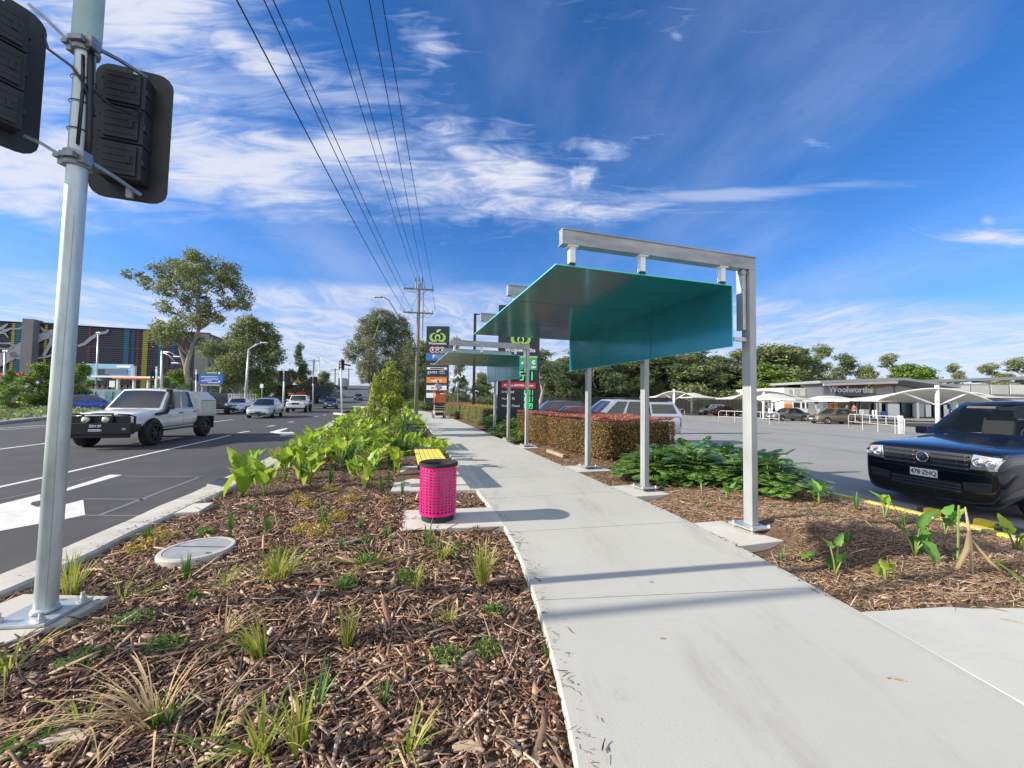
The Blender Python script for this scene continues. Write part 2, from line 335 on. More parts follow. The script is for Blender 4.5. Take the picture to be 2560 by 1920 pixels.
# ------------------------------------------------------------------ the ground, road, paths, beds
def struct(o): o['kind'] = 'structure'; return o
def stuff(o, label=None): o['kind'] = 'stuff'; return o
PL = [(.3, -3), (.3, 1.66), (.3, 2.01), (.26, 2.54), (.14, 3.63), (-.06, 4.72), (-.6, 6.61), (-1.25, 8.95), (-1.91, 11.29), (-4.5, 20.5), (-7.6, 31), (-11.6, 41), (-18, 52), (-29, 66)]
KF = [(-4.1, -3), (-4.34, 3.0), (-4.45, 3.63), (-4.54, 3.91), (-4.73, 4.69), (-4.95, 5.36), (-5.08, 6.0), (-5.34, 6.81), (-6.2, 9.79), (-8.2, 15.58), (-11.6, 24.6), (-15.4, 34.6), (-17.0, 36.2)]
KB = [(-3.7, -3), (-3.93, 3.0), (-3.98, 3.4), (-4.08, 3.82), (-4.24, 4.31), (-4.33, 4.8), (-4.43, 5.2), (-4.70, 6.5), (-5.68, 9.79), (-7.65, 15.3), (-10.95, 24.3), (-14.6, 34.0), (-16.3, 36.2)]
YK = [(6.40, 3.3), (6.27, 4.4), (6.20, 5.2), (6.07, 5.95), (5.76, 7.1), (5.42, 8.3), (3.5, 15.), (-1.6, 33.), (-9., 56.)]
def resample(p, step):
    out = [Vector((*p[0], 0))]; d = 0
    for a, b in zip(p, p[1:]):
        a = Vector((*a, 0)); b = Vector((*b, 0)); l = (b - a).length; t = step - d
        while t <= l: out.append(a.lerp(b, t / l)); t += step
        d = (d + l) % step
    return out
pl = resample(PL, .25)
for _ in range(6): pl = [pl[0]] + [(a + b * 2 + c) / 4 for a, b, c in zip(pl, pl[1:], pl[2:])] + [pl[-1]]
def nrm(P, i):
    t = (P[min(i + 1, len(P) - 1)] - P[max(i - 1, 0)]).normalized(); return Vector((t.y, -t.x, 0))
PW = 2.4
pr = [p + nrm(pl, i) * PW for i, p in enumerate(pl)]
PR_ = [(p.x, p.y) for p in pr]; PLs = [(p.x, p.y) for p in pl]
KD = Vector((-.34, .94, 0)).normalized()
# terrain
mg = mat('dry_grass_ground', (.10, .115, .045), .95, nz=(.25, .3, 8), col2=(.17, .15, .08), bump=(6, .5, .03))
b = MB(); b.grid([[(x, y, -.32 if y < 70 else -.32) for x in (-1500, -300, -60, 0, 60, 300, 1500)] for y in (-60, 0, 60, 150, 400, 1500)])
struct(b.build('ground', mg))
ma = mat('asphalt', (.062, .061, .062), .82, nz=(.9, .16, 9), bump=(260, .55, .006), spec=.35)
b = MB(); kf = [(p[0] - .0, p[1]) for p in KF]
b.grid([[(lerp(x0, -120, t), y, -.15) for t in (0, .05, .15, .4, 1)] for x0, y in [(-3.9, -8)] + [(x + .06, y) for x, y in kf] + [(-18.5, 42), (-24, 62)]])
road = struct(b.build('road', ma))
def hill(y): return -.15 if y < 62 else -.15 + 6.6 * (1 - math.cos(min(1, (y - 62) / 110) * PI)) / 2
b = MB(); b.grid([[(-.335 * y - 7.0 + o * (1 + (y - 62) * .000), y, hill(y) + .004) for o in (7.5, 3, -3, -9.5)] for y in range(62, 200, 6)])
struct(b.build('bridge_road', mat('bridge_asphalt', (.085, .085, .09), .85, nz=(1, .1))))
b = MB()
for y in range(62, 196, 6):
    for o in (7.6, -9.6):
        x = -.335 * y - 7.0 + o; x2 = -.335 * (y + 6) - 7.0 + o
        b.add([(x, y, -.3), (x2, y + 6, -.3), (x2, y + 6, hill(y + 6)), (x, y, hill(y))], [(0, 1, 2, 3)])
struct(b.build('bridge_embankment', mat('embankment', (.12, .13, .08), .9, nz=(1, .3))))
# car park
mc = mat('car_park_asphalt', (.27, .265, .245), .85, nz=(.35, .12, 9), bump=(160, .4, .006), thr=(.2, .8))
b = MB(); b.grid([[(lerp(x0 + .1, 130, t), y, -.25) for t in (0, .04, .1, .3, 1)] for x0, y in [(6.45, -20), (6.42, 3.2)] + YK[1:] + [(-12, 75)]])
struct(b.build('car_park', mc))
# markings: painted sheets 4 mm above the asphalt
def quadp(b, pts, z=-.146, mi=0): b.add([(p[0], p[1], z) for p in pts], [tuple(range(len(pts)))] if True else None, mi)
def line(b, p, q, w, z=-.146, mi=0):
    p = Vector(p[:2]); q = Vector(q[:2]); t = (q - p).normalized(); n = Vector((-t.y, t.x)) * w / 2
    quadp(b, [p + n, q + n, q - n, p - n], z, mi)
RZ = -.15
def GP(x, y): return G(x, y, RZ)
b = MB()
A = [GP(-60, 1231), GP(0, 1217.5), GP(168, 1181), GP(347, 1140), GP(528, 1100), GP(576, 1088)]
for p, q in zip(A, A[1:]): line(b, p, q, .11)
for a, c in (((597, 1082), (623, 1078)), ((669, 1066.5), (687, 1063.5)), ((721, 1056), (734, 1054)), ((783, 1042.5), (796, 1040.5)), ((808, 1038), (815, 1037))):
    p, q = GP(*a), GP(*c); d = Vector((q - p)); line(b, p, q, .16)
B = [GP(-80, 1132), GP(0, 1123), GP(111, 1109), GP(165, 1102)]
for p, q in zip(B, B[1:]): line(b, p, q, .13)
line(b, GP(529, 1055), GP(583, 1049), .14); line(b, GP(650, 1042), GP(668, 1040), .14)
C_ = [GP(-90, 1082), GP(0, 1070.6), GP(116, 1063), GP(540, 1031), GP(562, 1030)]
for p, q in zip(C_, C_[1:]): line(b, p, q, .14)
line(b, GP(-60, 1079), GP(116, 1067), .10)
quadp(b, [GP(150, 1226), GP(274, 1187), GP(306, 1187.5), GP(166, 1228), GP(120, 1243), GP(110, 1238)])
quadp(b, [GP(-40, 1275), GP(0, 1261), GP(101, 1236), GP(101, 1252), GP(80, 1256), GP(76, 1262), GP(92, 1268), GP(160, 1262), GP(208, 1250), GP(213, 1288), GP(160, 1299), GP(96, 1310), GP(0, 1328), GP(-60, 1340)])
Z3 = lambda x, y: GP(540 + x / 4.148, 740 + y / 4.148)
quadp(b, [Z3(550, 1413), Z3(640, 1388), Z3(722, 1371), Z3(748, 1373), Z3(722, 1384), Z3(655, 1409), Z3(690, 1412), Z3(770, 1413), Z3(768, 1407), Z3(872, 1434), Z3(735, 1444), Z3(655, 1451), Z3(688, 1438), Z3(610, 1424)])
struct(b.build('road_markings', mat('road_paint', (.66, .65, .60), .7, nz=(5, .12, 8))))
b = MB()
Z1 = lambda x, y: GP(x / 2.765, 1100 + y / 2.765)
for p, q, ww in (((455, 300), (690, 246), .04), ((690, 250), (1400, 256), .05), ((1400, 250), (690, 520), .07), ((580, 408), (1020, 412), .05), ((590, 522), (1060, 526), .05), ((0, 412), (300, 350), .05)):
    line(b, Z1(*p), Z1(*q), ww, -.1462)
struct(b.build('sealed_saw_cuts', mat('pale_saw_cut', (.15, .15, .15), .8)))
# kerb: rounded concrete edging with joints
b = MB(); kk = 0
def kerb(b, F, Bk, top, foot, seg=1.2):
    f = resample(F, .1); g = [Vector((pline(Bk, p.y), p.y, 0)) for p in f]; n = int(seg / .1); i = 0
    while i < len(f) - 1:
        j = min(i + n, len(f) - 1); rows = []
        for q in range(i, j + 1):
            e = 0.012 if q == i else (-.012 if q == j else 0)
            t = (f[min(q + 1, len(f) - 1)] - f[max(q - 1, 0)]).normalized() * e; u = (g[q] - f[q])
            a, c = f[q] + t, g[q] + t
            rows.append([(a.x, a.y, foot), (a.x + u.x * .04, a.y, top - .035), (a.x + u.x * .16, a.y, top), (c.x - u.x * .06, c.y, top), (c.x, c.y, top - .02), (c.x, c.y, foot)])
        b.grid(rows)
        m = len(rows) * 6; s0 = len(b.v) - m; b.f.append(tuple(s0 + z for z in range(6))); b.m.append(0); b.f.append(tuple(len(b.v) - 1 - z for z in range(6))); b.m.append(0)
        i = j
kerb(b, KF, KB, .0, -.16)
struct(b.build('kerb', M_['kerb']))
b = MB(); kerb(b, YK, [(x - .13, y) for x, y in YK], -.045, -.26, 30)
struct(b.build('yellow_kerb', mat('worn_yellow_kerb', (.72, .52, .05), .6, nz=(14, .5), col2=(.55, .50, .38), thr=(.45, .72))))
# footpath: slabs with open joints
b = MB(); n = 6
for i in range(0, len(pl) - 1, n):
    j = min(i + n, len(pl) - 1); rows = []
    for q in range(i, j + 1):
        e = .004 if q == i else (-.004 if q == j else 0); t = Vector((-nrm(pl, q).y, nrm(pl, q).x, 0)) * e
        rows.append([pl[q] + t + Vector((0, 0, z)) for z in (-.12, -.006)] + [pl[q].lerp(pr[q], f) + t for f in (.004, .5, .996)] + [pr[q] + t + Vector((0, 0, z)) for z in (-.006, -.12)])
    b.grid(rows); s0 = len(b.v) - 7 * len(rows)
    b.f += [tuple(s0 + z for z in range(7)), tuple(len(b.v) - 1 - z for z in range(7))]; b.m += [0, 0]
mpath = mat('brushed_concrete', (.455, .447, .40), .88, nz=(.7, .09, 9), bump=(70, .35, .003), thr=(.2, .8), stretch=(1, 1, 1))
def stains(M, amt=.16):                   # tyre scuffs, leaf tannin and specks on the slab
    global nt
    nt = M.node_tree; bs = nt.nodes['Principled BSDF']; src = bs.inputs['Base Color'].links[0].from_socket; t_ = N('ShaderNodeTexCoord')
    class W_: outputs = [t_.outputs['Object']]
    a = SS(NO(W_, .9, rot=.3, st=(2.2, .5, 1), detail=9, rough=.7), .50, .74); b_ = SS(NO(W_, 38., detail=2), .70, .76); c = SS(NO(W_, 3.2, loc=(4, 4, 0), detail=8, rough=.7), .60, .75)
    f = MA('ADD', MA('ADD', MA('MULTIPLY', a, amt), MA('MULTIPLY', b_, .30)), MA('MULTIPLY', c, amt * .8), clamp=True)
    x = N('ShaderNodeMix', data_type='RGBA'); L(f, x.inputs['Factor']); L(src, x.inputs['A']); x.inputs['B'].default_value = (.16, .135, .10, 1); L(x.outputs['Result'], bs.inputs['Base Color'])
stains(mpath, .34); path = struct(b.build('footpath', mpath))
b = MB(); b.prism([(2.705, -4), (2.705, 1.9), (2.625, 2.9), (4.09, 3.08), (14, 4.1), (14, -4)], -.12, -.002)
struct(b.build('side_path', mat('side_concrete', (.50, .492, .445), .88, nz=(.9, .08, 9), bump=(70, .35, .003)), bevel=.006))
# beds
def hz(x, y):
    return .022 * math.sin(x * 2.1 + 1.3 * math.sin(y * 1.3)) + .018 * math.sin(y * 3.1 + x * 1.7) + .012 * math.sin(x * 7 + y * 5)
def bedL(x, y):
    a, c = pline(KB, y), pline(PLs, y); t = (x - a) / max(.1, c - a); e = min(t, 1 - t) * (c - a)
    return -.075 + min(e, .8) * .075 + hz(x, y) * min(1, e * 2)
def bedR(x, y):
    a, c = pline(PR_, y), pline(YK, y) - .13; t = (x - a) / max(.1, c - a); e = min(t, 1 - t) * (c - a)
    z = -.09 + min(e, 1) * .10 + hz(x, y) * min(1, e * 2)
    return z + .10 * math.exp(-((x - 3.6) ** 2 * 2.5 + (y - 4.55) ** 2 * 3)) - (.05 + .0) * math.exp(-((x - 3.0) ** 2 + (y - 3.9) ** 2) * 5)
msoil = mat('dark_mulch_soil', (.075, .044, .027), .95, nz=(18, .4, 9), col2=(.17, .105, .06), bump=(45, 1., .03))
b = MB(); ys = [-3 + .1 * i for i in range(190)] + [16 + .5 * i for i in range(42)]
b.grid([[(lerp(pline(KB, y) - .02, pline(PLs, y) + .02, t / 48), y, bedL(lerp(pline(KB, y), pline(PLs, y), t / 48), y)) for t in range(49)] for y in ys])
struct(b.build('planting_bed', msoil, smooth=True))
b = MB(); ys = [2.7 + .1 * i for i in range(140)] + [16.7 + .8 * i for i in range(40)]
def yr(y, t): return y
b.grid([[(lerp(pline(PR_, y) - .02, pline(YK, y) - .1, t / 40), y, bedR(lerp(pline(PR_, y), pline(YK, y), t / 40), y) - (.1 if y < 3.0 else 0)) for t in range(41)] for y in ys])
struct(b.build('planting_bed_by_car_park', msoil, smooth=True))
# bark mulch: thousands of chips nobody could count
def chips(name, m, pts, zf, Lr, Wr, Tr, seed, ang=None, tilt=.22, bendk=.25):
    rg = np.random.default_rng(seed); n = len(pts); P = np.array([(x, y, zf(x, y)) for x, y in pts])
    Ln = rg.uniform(*Lr, n) * rg.choice([.4, .7, 1, 1.2, 2.1], n); W = rg.uniform(*Wr, n) * rg.choice([.6, 1, 1.6], n); T = rg.uniform(*Tr, n)
    a = rg.uniform(0, 2 * PI, n) if ang is None else rg.normal(ang[0], ang[1], n); e = rg.normal(0, tilt, n)
    d = np.stack([np.cos(a) * np.cos(e), np.sin(a) * np.cos(e), np.sin(e)], 1)
    s = np.stack([-np.sin(a), np.cos(a), rg.normal(0, .45, n)], 1); s /= np.linalg.norm(s, axis=1)[:, None]
    u = np.cross(d, s); V = np.zeros((n, 16, 3)); P[:, 2] += Ln * np.abs(np.sin(e)) * .42 + T * rg.uniform(.2, 1.6, n) + rg.uniform(0, .012, n)
    bend = rg.normal(0, bendk, n); bu = rg.normal(0, bendk * .5, n)
    for i, (t, ws) in enumerate(((-.5, .45), (-.2, 1.), (.2, .95), (.5, .4))):
        wj = ws * rg.uniform(.7, 1.25, n)
        c = P + d * (Ln * t)[:, None] + s * (Ln * bend * (t * t - .1))[:, None] + u * (Ln * bu * (t * t - .1))[:, None]
        for j, (p, q) in enumerate(((-1, -1), (1, -1), (.8, 1), (-.8, 1))):
            V[:, i * 4 + j] = c + s * (W * wj * p / 2)[:, None] + u * (T * q / 2 * rg.uniform(.6, 1.3, n))[:, None]
    base = []
    for i in range(3):
        for j in range(4): base.append((i * 4 + j, i * 4 + (j + 1) % 4, (i + 1) * 4 + (j + 1) % 4, (i + 1) * 4 + j))
    base += [(3, 2, 1, 0), (12, 13, 14, 15)]
    Fc = (np.array(base)[None] + (np.arange(n) * 16)[:, None, None]).reshape(-1)
    me = bpy.data.meshes.new(name); me.vertices.add(n * 16); me.vertices.foreach_set('co', V.reshape(-1))
    nf = n * len(base); me.loops.add(nf * 4); me.loops.foreach_set('vertex_index', Fc.astype(np.int32)); me.polygons.add(nf)
    me.polygons.foreach_set('loop_start', np.arange(0, nf * 4, 4, dtype=np.int32)); me.update(calc_edges=True)
    me.materials.append(m); o = bpy.data.objects.new(name, me); COL.objects.link(o); return stuff(o)
mchip = mat('bark_chips', (.2, .13, .08), .85, isl=[(.03, .018, .012), (.05, .03, .02), (0.063, 0.032, 0.019), (0.142, 0.071, 0.042), (0.229, 0.120, 0.070), (0.334, 0.188, 0.113), (0.161, 0.100, 0.073), (0.415, 0.252, 0.153), (0.548, 0.365, 0.239), (0.292, 0.205, 0.152), (0.717, 0.529, 0.376)], nz=(60, .35), bump=(90, .6, .004))
mstraw = mat('fibrous_mulch', (.2, .13, .08), .85, isl=[(.11, .065, .04), (.25, .15, .09), (.38, .25, .15), (.52, .37, .24), (.30, .19, .12), (.66, .51, .36)], nz=(60, .3))
def scat(n, y0, y1, Lf, Rf, rr, m=.02):
    o = []
    while len(o) < n:
        y = rr.uniform(y0, y1); a, c = Lf(y) + m, Rf(y) - m; x = rr.uniform(-6, 7)
        if a < x < c and abs(x) < 1.45 * y + .4 and not (rr.random() < .985 and any(inpoly(x, y, K) for K in KEEP)): o.append((x, y))
    return o
kl = lambda y: pline(KB, y); ll = lambda y: pline(PLs, y); rl = lambda y: pline(PR_, y); yl = lambda y: pline(YK, y) - .16
rr = random.Random(3)
def inpoly(x, y, P):
    c = False
    for i in range(len(P)):
        a, d = P[i], P[i - 1]
        if (a[1] > y) != (d[1] > y) and x < (d[0] - a[0]) * (y - a[1]) / (d[1] - a[1]) + a[0]: c = not c
    return c
def v2(p): return (p[0], p[1])
KEEP = [[v2(G(1006, 1326)), v2(G(1007, 1276)), v2(G(1229, 1268)), v2(G(1264, 1314))], [(-1.98, 6.35), (-2.45, 8.6), (-1.0, 8.95), (-.42, 6.55)],
        [(-3.65, 2.36), (-3.05, 2.36), (-2.95, 2.6), (-3.0, 2.92), (-3.65, 2.92)], [(G(494, 1378).x + .27 * math.cos(a), G(494, 1378).y + .27 * math.sin(a)) for a in (0, .8, 1.6, 2.4, 3.1, 3.9, 4.7, 5.5)],
        [(2.25, 3.9), (2.5, 3.96), (3.25, 4.3), (3.2, 4.95), (2.2, 4.9)], [(1.6, 6.1), (2.7, 6.25), (2.6, 7.0), (1.6, 6.95)],
        [v2(G(1210 / 2.765, 1100 + 503 / 2.765)), v2(G(1340 / 2.765, 1100 + 440 / 2.765)), v2(G(1480 / 2.765, 1100 + 432 / 2.765)), v2(G(1375 / 2.765, 1100 + 495 / 2.765))]]
P = scat(15000, 1.2, 3.1, kl, ll, rr) + scat(15000, 3.1, 6, kl, ll, rr) + scat(8000, 6, 12, kl, ll, rr)
o = chips('bark_mulch', mchip, P, bedL, (.028, .07), (.006, .015), (.002, .006), 1)
P2 = scat(5200, 1.2, 6, kl, ll, rr)
o2 = chips('bark_chunks', mchip, P2, bedL, (.05, .15), (.010, .026), (.003, .007), 5, bendk=.22)
P3 = scat(9000, 1.2, 7, kl, ll, rr)
chips('bark_fibres', mchip, P3, bedL, (.04, .09), (.002, .005), (.001, .002), 8, bendk=.6)
P = scat(20000, 3.0, 6.5, rl, yl, rr) + scat(7000, 6.5, 12, rl, yl, rr)
chips('straw_mulch', mstraw, P, bedR, (.05, .12), (.003, .008), (.001, .004), 2, ang=(.25, .55), tilt=.16)
P = []
for _ in range(230):
    y = rr.uniform(1.4, 9); P.append((pline(PLs, y) + abs(rr.gauss(0, .06)) + .01, y))
for _ in range(260):
    y = rr.uniform(3.0, 11); P.append((pline(PR_, y) - abs(rr.gauss(0, .05)) - .01, y))
chips('spilled_chips', mchip, P, lambda x, y: .001, (.012, .04), (.002, .007), (.001, .003), 15, tilt=.05)
P = []
while len(P) < 420:
    y = rr.uniform(3.2, 12); P.append((pline(KB, y) - abs(rr.gauss(0, .05)) - .03, y))
chips('chips_on_kerb', mchip, P, lambda x, y: .001, (.010, .03), (.002, .006), (.001, .003), 16, tilt=.05)
stains(ma, .10); stains(mc, .22); stains(M_['kerb'], .2)
# ------------------------------------------------------------------ shelters
mteal = mat('teal_glossy_metal', (.02, .25, .31), .2, .5, nz=(2.5, .10), coat=.2)
mtedge = mat('teal_cut_edge', (.10, .62, .62), .35)
mpost = mat('galvanised_post', (.37, .385, .385), .5, .4, nz=(4, .12, 8), bump=(20, .06, .003), stretch=(1, 1, .4))
mbeam = mat('galvanised_beam', (.35, .355, .35), .5, .4, nz=(5, .3, 8), thr=(.3, .7), stretch=(.5, 1, 2))
mtj = mat('teal_sheet_joint', (.02, .12, .14), .5)
def shelter(P, rz, label, group='teal roof shelters along the footpath'):
    t = thing('path_shelter', label, 'shelter', (P[0], P[1], 0), rz, group)
    for y in (0, 2.1, 4.2):
        b = MB(); b.box((0, y, 1.625), (.098, .125, 3.13)); b.build('post', mpost, t, bevel=.008)
        b = MB(); b.box((-.085, y + .03, 2.84), (.05, .10, .80)); b.build('conduit_cover', M_['galv'], t, bevel=.004)
        b = MB(); b.box((0, y, .052), (.34, .34, .016))
        for sx in (-1, 1):
            for sy in (-1, 1):
                b.tube([(sx * .13, y + sy * .13, -.02), (sx * .13, y + sy * .13, .085)], .010, 6); b.tube([(sx * .13, y + sy * .13, .06), (sx * .13, y + sy * .13, .078)], .02, 6)
        b.build('base_plate', M_['galv'], t)
        b = MB(); b.box((-.17, y, -.064), (1.15, .76, .12)); b.build('footing', M_['concrete_new'], t, bevel=.006)
        b = MB(); b.box((-1.24, y, 3.275), (2.61, .088, .142)); b.box((-1.24, y, 3.352), (2.616, .112, .012)); b.box((-1.24, y, 3.198), (2.616, .112, .012))
        b.box((-.1, y, 3.16), (.07, .06, .07), ry=.7)
        bm = b.build('beam', mbeam, t)
        b = MB(); b.box((-2.538, y, 3.275), (.004, .07, .115)); b.build('open_end', M_['dark'], bm)
        for x in (-.42, -1.55, -2.42):
            b = MB(); b.box((x, y, 3.095), (.062, .062, .18)); b.box((x, y, 3.185), (.12, .10, .012)); b.box((x, y, 2.995), (.064, .066, .026), 1)
            b.build('hanger', [M_['white'], M_['black']], t)
        b = MB(); b.box((-.16, y, 2.32), (.20, .05, .045)); b.build('panel_bracket', M_['galv'], t)
    b = MB(); b.box((-1.435, 2.32, 2.976), (2.33, 4.66, .008)); b.build('roof_sheet', mteal, t)
    b = MB(); b.box((-.270, 2.32, 2.60), (.008, 4.66, .744)); b.build('side_panel', mteal, t)
    for y in (1.56, 3.12):
        b = MB(); b.box((-1.435, y, 2.971), (2.32, .010, .003)); b.box((-.275, y, 2.6), (.003, .010, .74)); b.build('sheet_joint', mtj, t)
    b = MB(); b.box((-1.435, -.013, 2.976), (2.335, .005, .014)); b.box((-2.603, 2.32, 2.976), (.005, 4.67, .014)); b.box((-.27, -.013, 2.6), (.014, .005, .742)); b.box((-.27, 2.32, 2.226), (.012, 4.66, .004))
    b.build('edge_trim', mtedge, t)
    return t
s1 = shelter((2.94, 4.70), R(16.4), 'nearest teal roofed shelter with three galvanised posts, over the path')
s2 = dup(s1, (0.50, 12.51, 0), R(17.0), 'farther teal roofed shelter with three posts, before the fuel price sign')
# ------------------------------------------------------------------ bin, benches and their slabs
def slab(name, pts, label, top=-.004):
    b = MB(); b.prism([(p[0], p[1]) for p in pts], -.13, top); o = b.build(name, M_['concrete_new'], bevel=.008)
    return tag(o, label, 'slab')
slab('bin_slab', [G(1006, 1326), G(1007, 1276), G(1229, 1268), G(1264, 1314)], 'pale concrete slab under the pink litter bin', .0 + .002)
slab('bench_slab', [(-1.98, 6.35), (-2.45, 8.6), (-1.0, 8.95), (-.42, 6.55)], 'pale concrete slab under the yellow slatted bench', .001)
t = thing('litter_bin', 'bright pink perforated litter bin with dark grey rim on a slab', 'bin', (-.93, 4.93, .002)); BIN = t
HR = .37; mpink = mat('magenta_powder_coat', (.72, .012, .20), .38, coat=.2)
b = MB(); nc, nr, rad, z0, z1 = 30, 15, .232, .13, .735
def cylp(u, z, r=rad): return (r * math.cos(u), r * math.sin(u), z)
for i in range(nc):
    for j in range(nr):
        u0 = 2 * PI * i / nc; du = 2 * PI / nc; h = (z1 - z0) / nr; zc = z0 + (j + .5) * h; uc = u0 + du / 2
        o8 = [(-1, -1), (0, -1), (1, -1), (1, 0), (1, 1), (0, 1), (-1, 1), (-1, 0)]
        vs = [cylp(uc + du / 2 * p, zc + h / 2 * q) for p, q in o8]
        vi = [cylp(uc + du * HR * p / max(1, math.hypot(p, q)), zc + h * HR * q / max(1, math.hypot(p, q))) for p, q in o8]
        vb = [cylp(uc + du * HR * p / max(1, math.hypot(p, q)), zc + h * HR * q / max(1, math.hypot(p, q)), rad - .005) for p, q in o8]
        b.add([Vector(v) for v in vs + vi + vb], [(k, (k + 1) % 8, 8 + (k + 1) % 8, 8 + k) for k in range(8)] + [(8 + k, 8 + (k + 1) % 8, 16 + (k + 1) % 8, 16 + k) for k in range(8)])
ln_ = MB(); ln_.lathe([(.0, .12), (.196, .12), (.200, .72)], 36); ln_.build('liner', M_['galv'], t, smooth=True)
b.lathe([(rad, .095), (rad, z0)], 40); b.lathe([(rad, z1), (rad, .765)], 40)
b.build('perforated_body', mpink, t, smooth=True, sharp=40)
b = MB(); b.lathe([(.19, .70), (.235, .762), (.247, .765), (.247, .80), (.236, .808), (.165, .775), (.155, .70)], 48)
b.build('lid_ring', M_['rubber'], t, smooth=True, sharp=35)
b = MB(); b.lathe([(.0, .012), (.205, .012), (.205, .09), (.225, .10), (0, .11)], 40); b.lathe([(.16, .11), (.165, .13)], 30); b.build('base_ring', M_['rubber'], t, smooth=True, sharp=35)
BIN.scale = (1, 1, .9); mslat = mat('yellow_slat', (.78, .66, .10), .55, nz=(7, .2, 8), col2=(.5, .42, .12), thr=(.5, .8)); mblk = mat('charcoal_slat', (.05, .052, .058), .45)
t = thing('slatted_bench', 'low bench of yellow slats with charcoal end, behind the pink bin', 'bench', (-1.60, 7.48, 0), R(16.2))
for i in range(6):
    x = -.215 + .086 * i
    b = MB(); b.box((x, -.16, .435), (.074, 1.78, .035)); b.build('seat_slat', mslat, t, bevel=.004)
    b = MB(); b.box((x, .90, .435), (.074, .33, .035)); b.build('end_slat', mblk, t, bevel=.004)
for y in (-.75, .75):
    b = MB(); b.box((0, y, .395), (.46, .06, .045)); b.box((-.16, y, .19), (.05, .05, .37)); b.box((.16, y, .19), (.05, .05, .37)); b.box((0, y, .01), (.42, .1, .012)); b.build('leg_frame', M_['black'], t)
t = thing('park_seat', 'black slatted seat with backrest and armrests by the path', 'seat', (-2.95, 11.9, 0), R(16.2))
for i in range(5):
    b = MB(); b.box((-.18 + .095 * i, 0, .45), (.08, 1.7, .03)); b.build('seat_slat', mblk, t, bevel=.004)
for i in range(3):
    b = MB(); b.box((-.285 - .02 * i, 0, .58 + .12 * i), (.03, 1.7, .09), ry=-.12); b.build('back_slat', mblk, t, bevel=.004)
for y in (-.8, .8):
    b = MB(); b.tube([(-.34, y, .86), (-.28, y, .48), (-.25, y, .42), (.24, y, .42)], .022, 6); b.tube([(-.3, y, .66), (.26, y, .66), (.26, y, .42)], .016, 6); b.tube([(0, y, .42), (0, y, .0)], .03, 8); b.box((0, y, .01), (.3, .12, .014))
    b.build('arm_frame', M_['black'], t)
# timber offcut by the hedge, manhole covers, pit lid, drain grate
a, c = G(1180 + 525 / 2.765, 560 + 1570 / 2.765), G(1180 + 640 / 2.765, 560 + 1610 / 2.765)
b = MB(); d = (c - a); b.box(((a.x + c.x) / 2, (a.y + c.y) / 2 + .05, .01), (d.length, .10, .09), rz=math.atan2(d.y, d.x)); tag(b.build('timber_offcut', M_['stake'], bevel=.006), 'pale square timber offcut lying on mulch before the red hedge', 'timber')
c = G(494, 1378, .0); t = thing('manhole_cover', 'round grey manhole cover with concrete rim among the mulch', 'manhole cover', (c.x, c.y, .035))
b = MB(); b.lathe([(.31, -.15), (.31, -.015), (.30, .0), (.268, .0), (.268, -.008)], 48); b.build('rim', M_['concrete'], t, smooth=True, sharp=30)
b = MB(); b.lathe([(0, -.004), (.266, -.004), (.266, -.03)], 48); b.box((0, .03, -.002), (.5, .008, .004), 1); b.box((.2, -.12, -.002), (.05, .02, .004), 1); b.build('lid', [mat('grey_lid', (.30, .31, .32), .8, nz=(6, .15, 7)), M_['dark']], t)
q = [G(1210 / 2.765, 1100 + 503 / 2.765), G(1340 / 2.765, 1100 + 440 / 2.765), G(1480 / 2.765, 1100 + 432 / 2.765), G(1375 / 2.765, 1100 + 495 / 2.765)]
b = MB(); b.prism([(p.x, p.y) for p in q], -.12, .003); tag(b.build('pit_lid', M_['concrete_new'], bevel=.008), 'rectangular grey service pit lid set beside the kerb', 'pit lid')
q = [G(1430 / 2.765, 1100 + 305 / 2.765), G(1530 / 2.765, 1100 + 262 / 2.765), G(1640 / 2.765, 1100 + 265 / 2.765), G(1530 / 2.765, 1100 + 325 / 2.765)]
t = thing('drain_grate', 'grey steel drain grate let into the kerb', 'drain grate', (q[0].x, q[0].y, 0))
b = MB(); b.prism([(p.x, p.y) for p in q], -.02, .004); b.build('frame', M_['galv'], t, world=True)
b = MB()
for i in range(9):
    f = (i + .5) / 9; p, s_ = q[0].lerp(q[3], f), q[1].lerp(q[2], f); dd = (s_ - p); b.box(((p.x + s_.x) / 2, (p.y + s_.y) / 2, .006), (dd.length * .92, .014, .004), rz=math.atan2(dd.y, dd.x))
for i in range(1, 7):
    f = i / 7; p, s_ = q[0].lerp(q[1], f), q[3].lerp(q[2], f); dd = (s_ - p); b.box(((p.x + s_.x) / 2, (p.y + s_.y) / 2, .005), (dd.length * .92, .008, .004), rz=math.atan2(dd.y, dd.x))
b.build('bars', M_['dark'], t, world=True)
# wheel stop in the car park
def wheelstop(x, y, rz, label):
    t = thing('wheel_stop', label, 'wheel stop', (x, y, -.25), rz, 'wheel stops in the car park')
    b = MB(); b.prism([(-.09, 0), (.09, 0), (.06, .10), (-.06, .10)], -.9, .9, M=Matrix.Rotation(R(90), 4, 'X')); b.build('block', M_['rubber'] if False else mat('grey_rubber', (.06, .065, .07), .8, nz=(10, .2)), t, bevel=.01)
    for y_ in (-.70, -.12, .46):
        b = MB(); b.prism([(-.094, .01), (.094, .01), (.064, .104), (-.064, .104)], y_ - .11, y_ + .11, M=Matrix.Rotation(R(90), 4, 'X')); b.build('yellow_panel', M_['yellow'], t)
    return t
wheelstop(7.05, 5.55, R(13), 'grey rubber wheel stop with yellow panels before the dark ute')
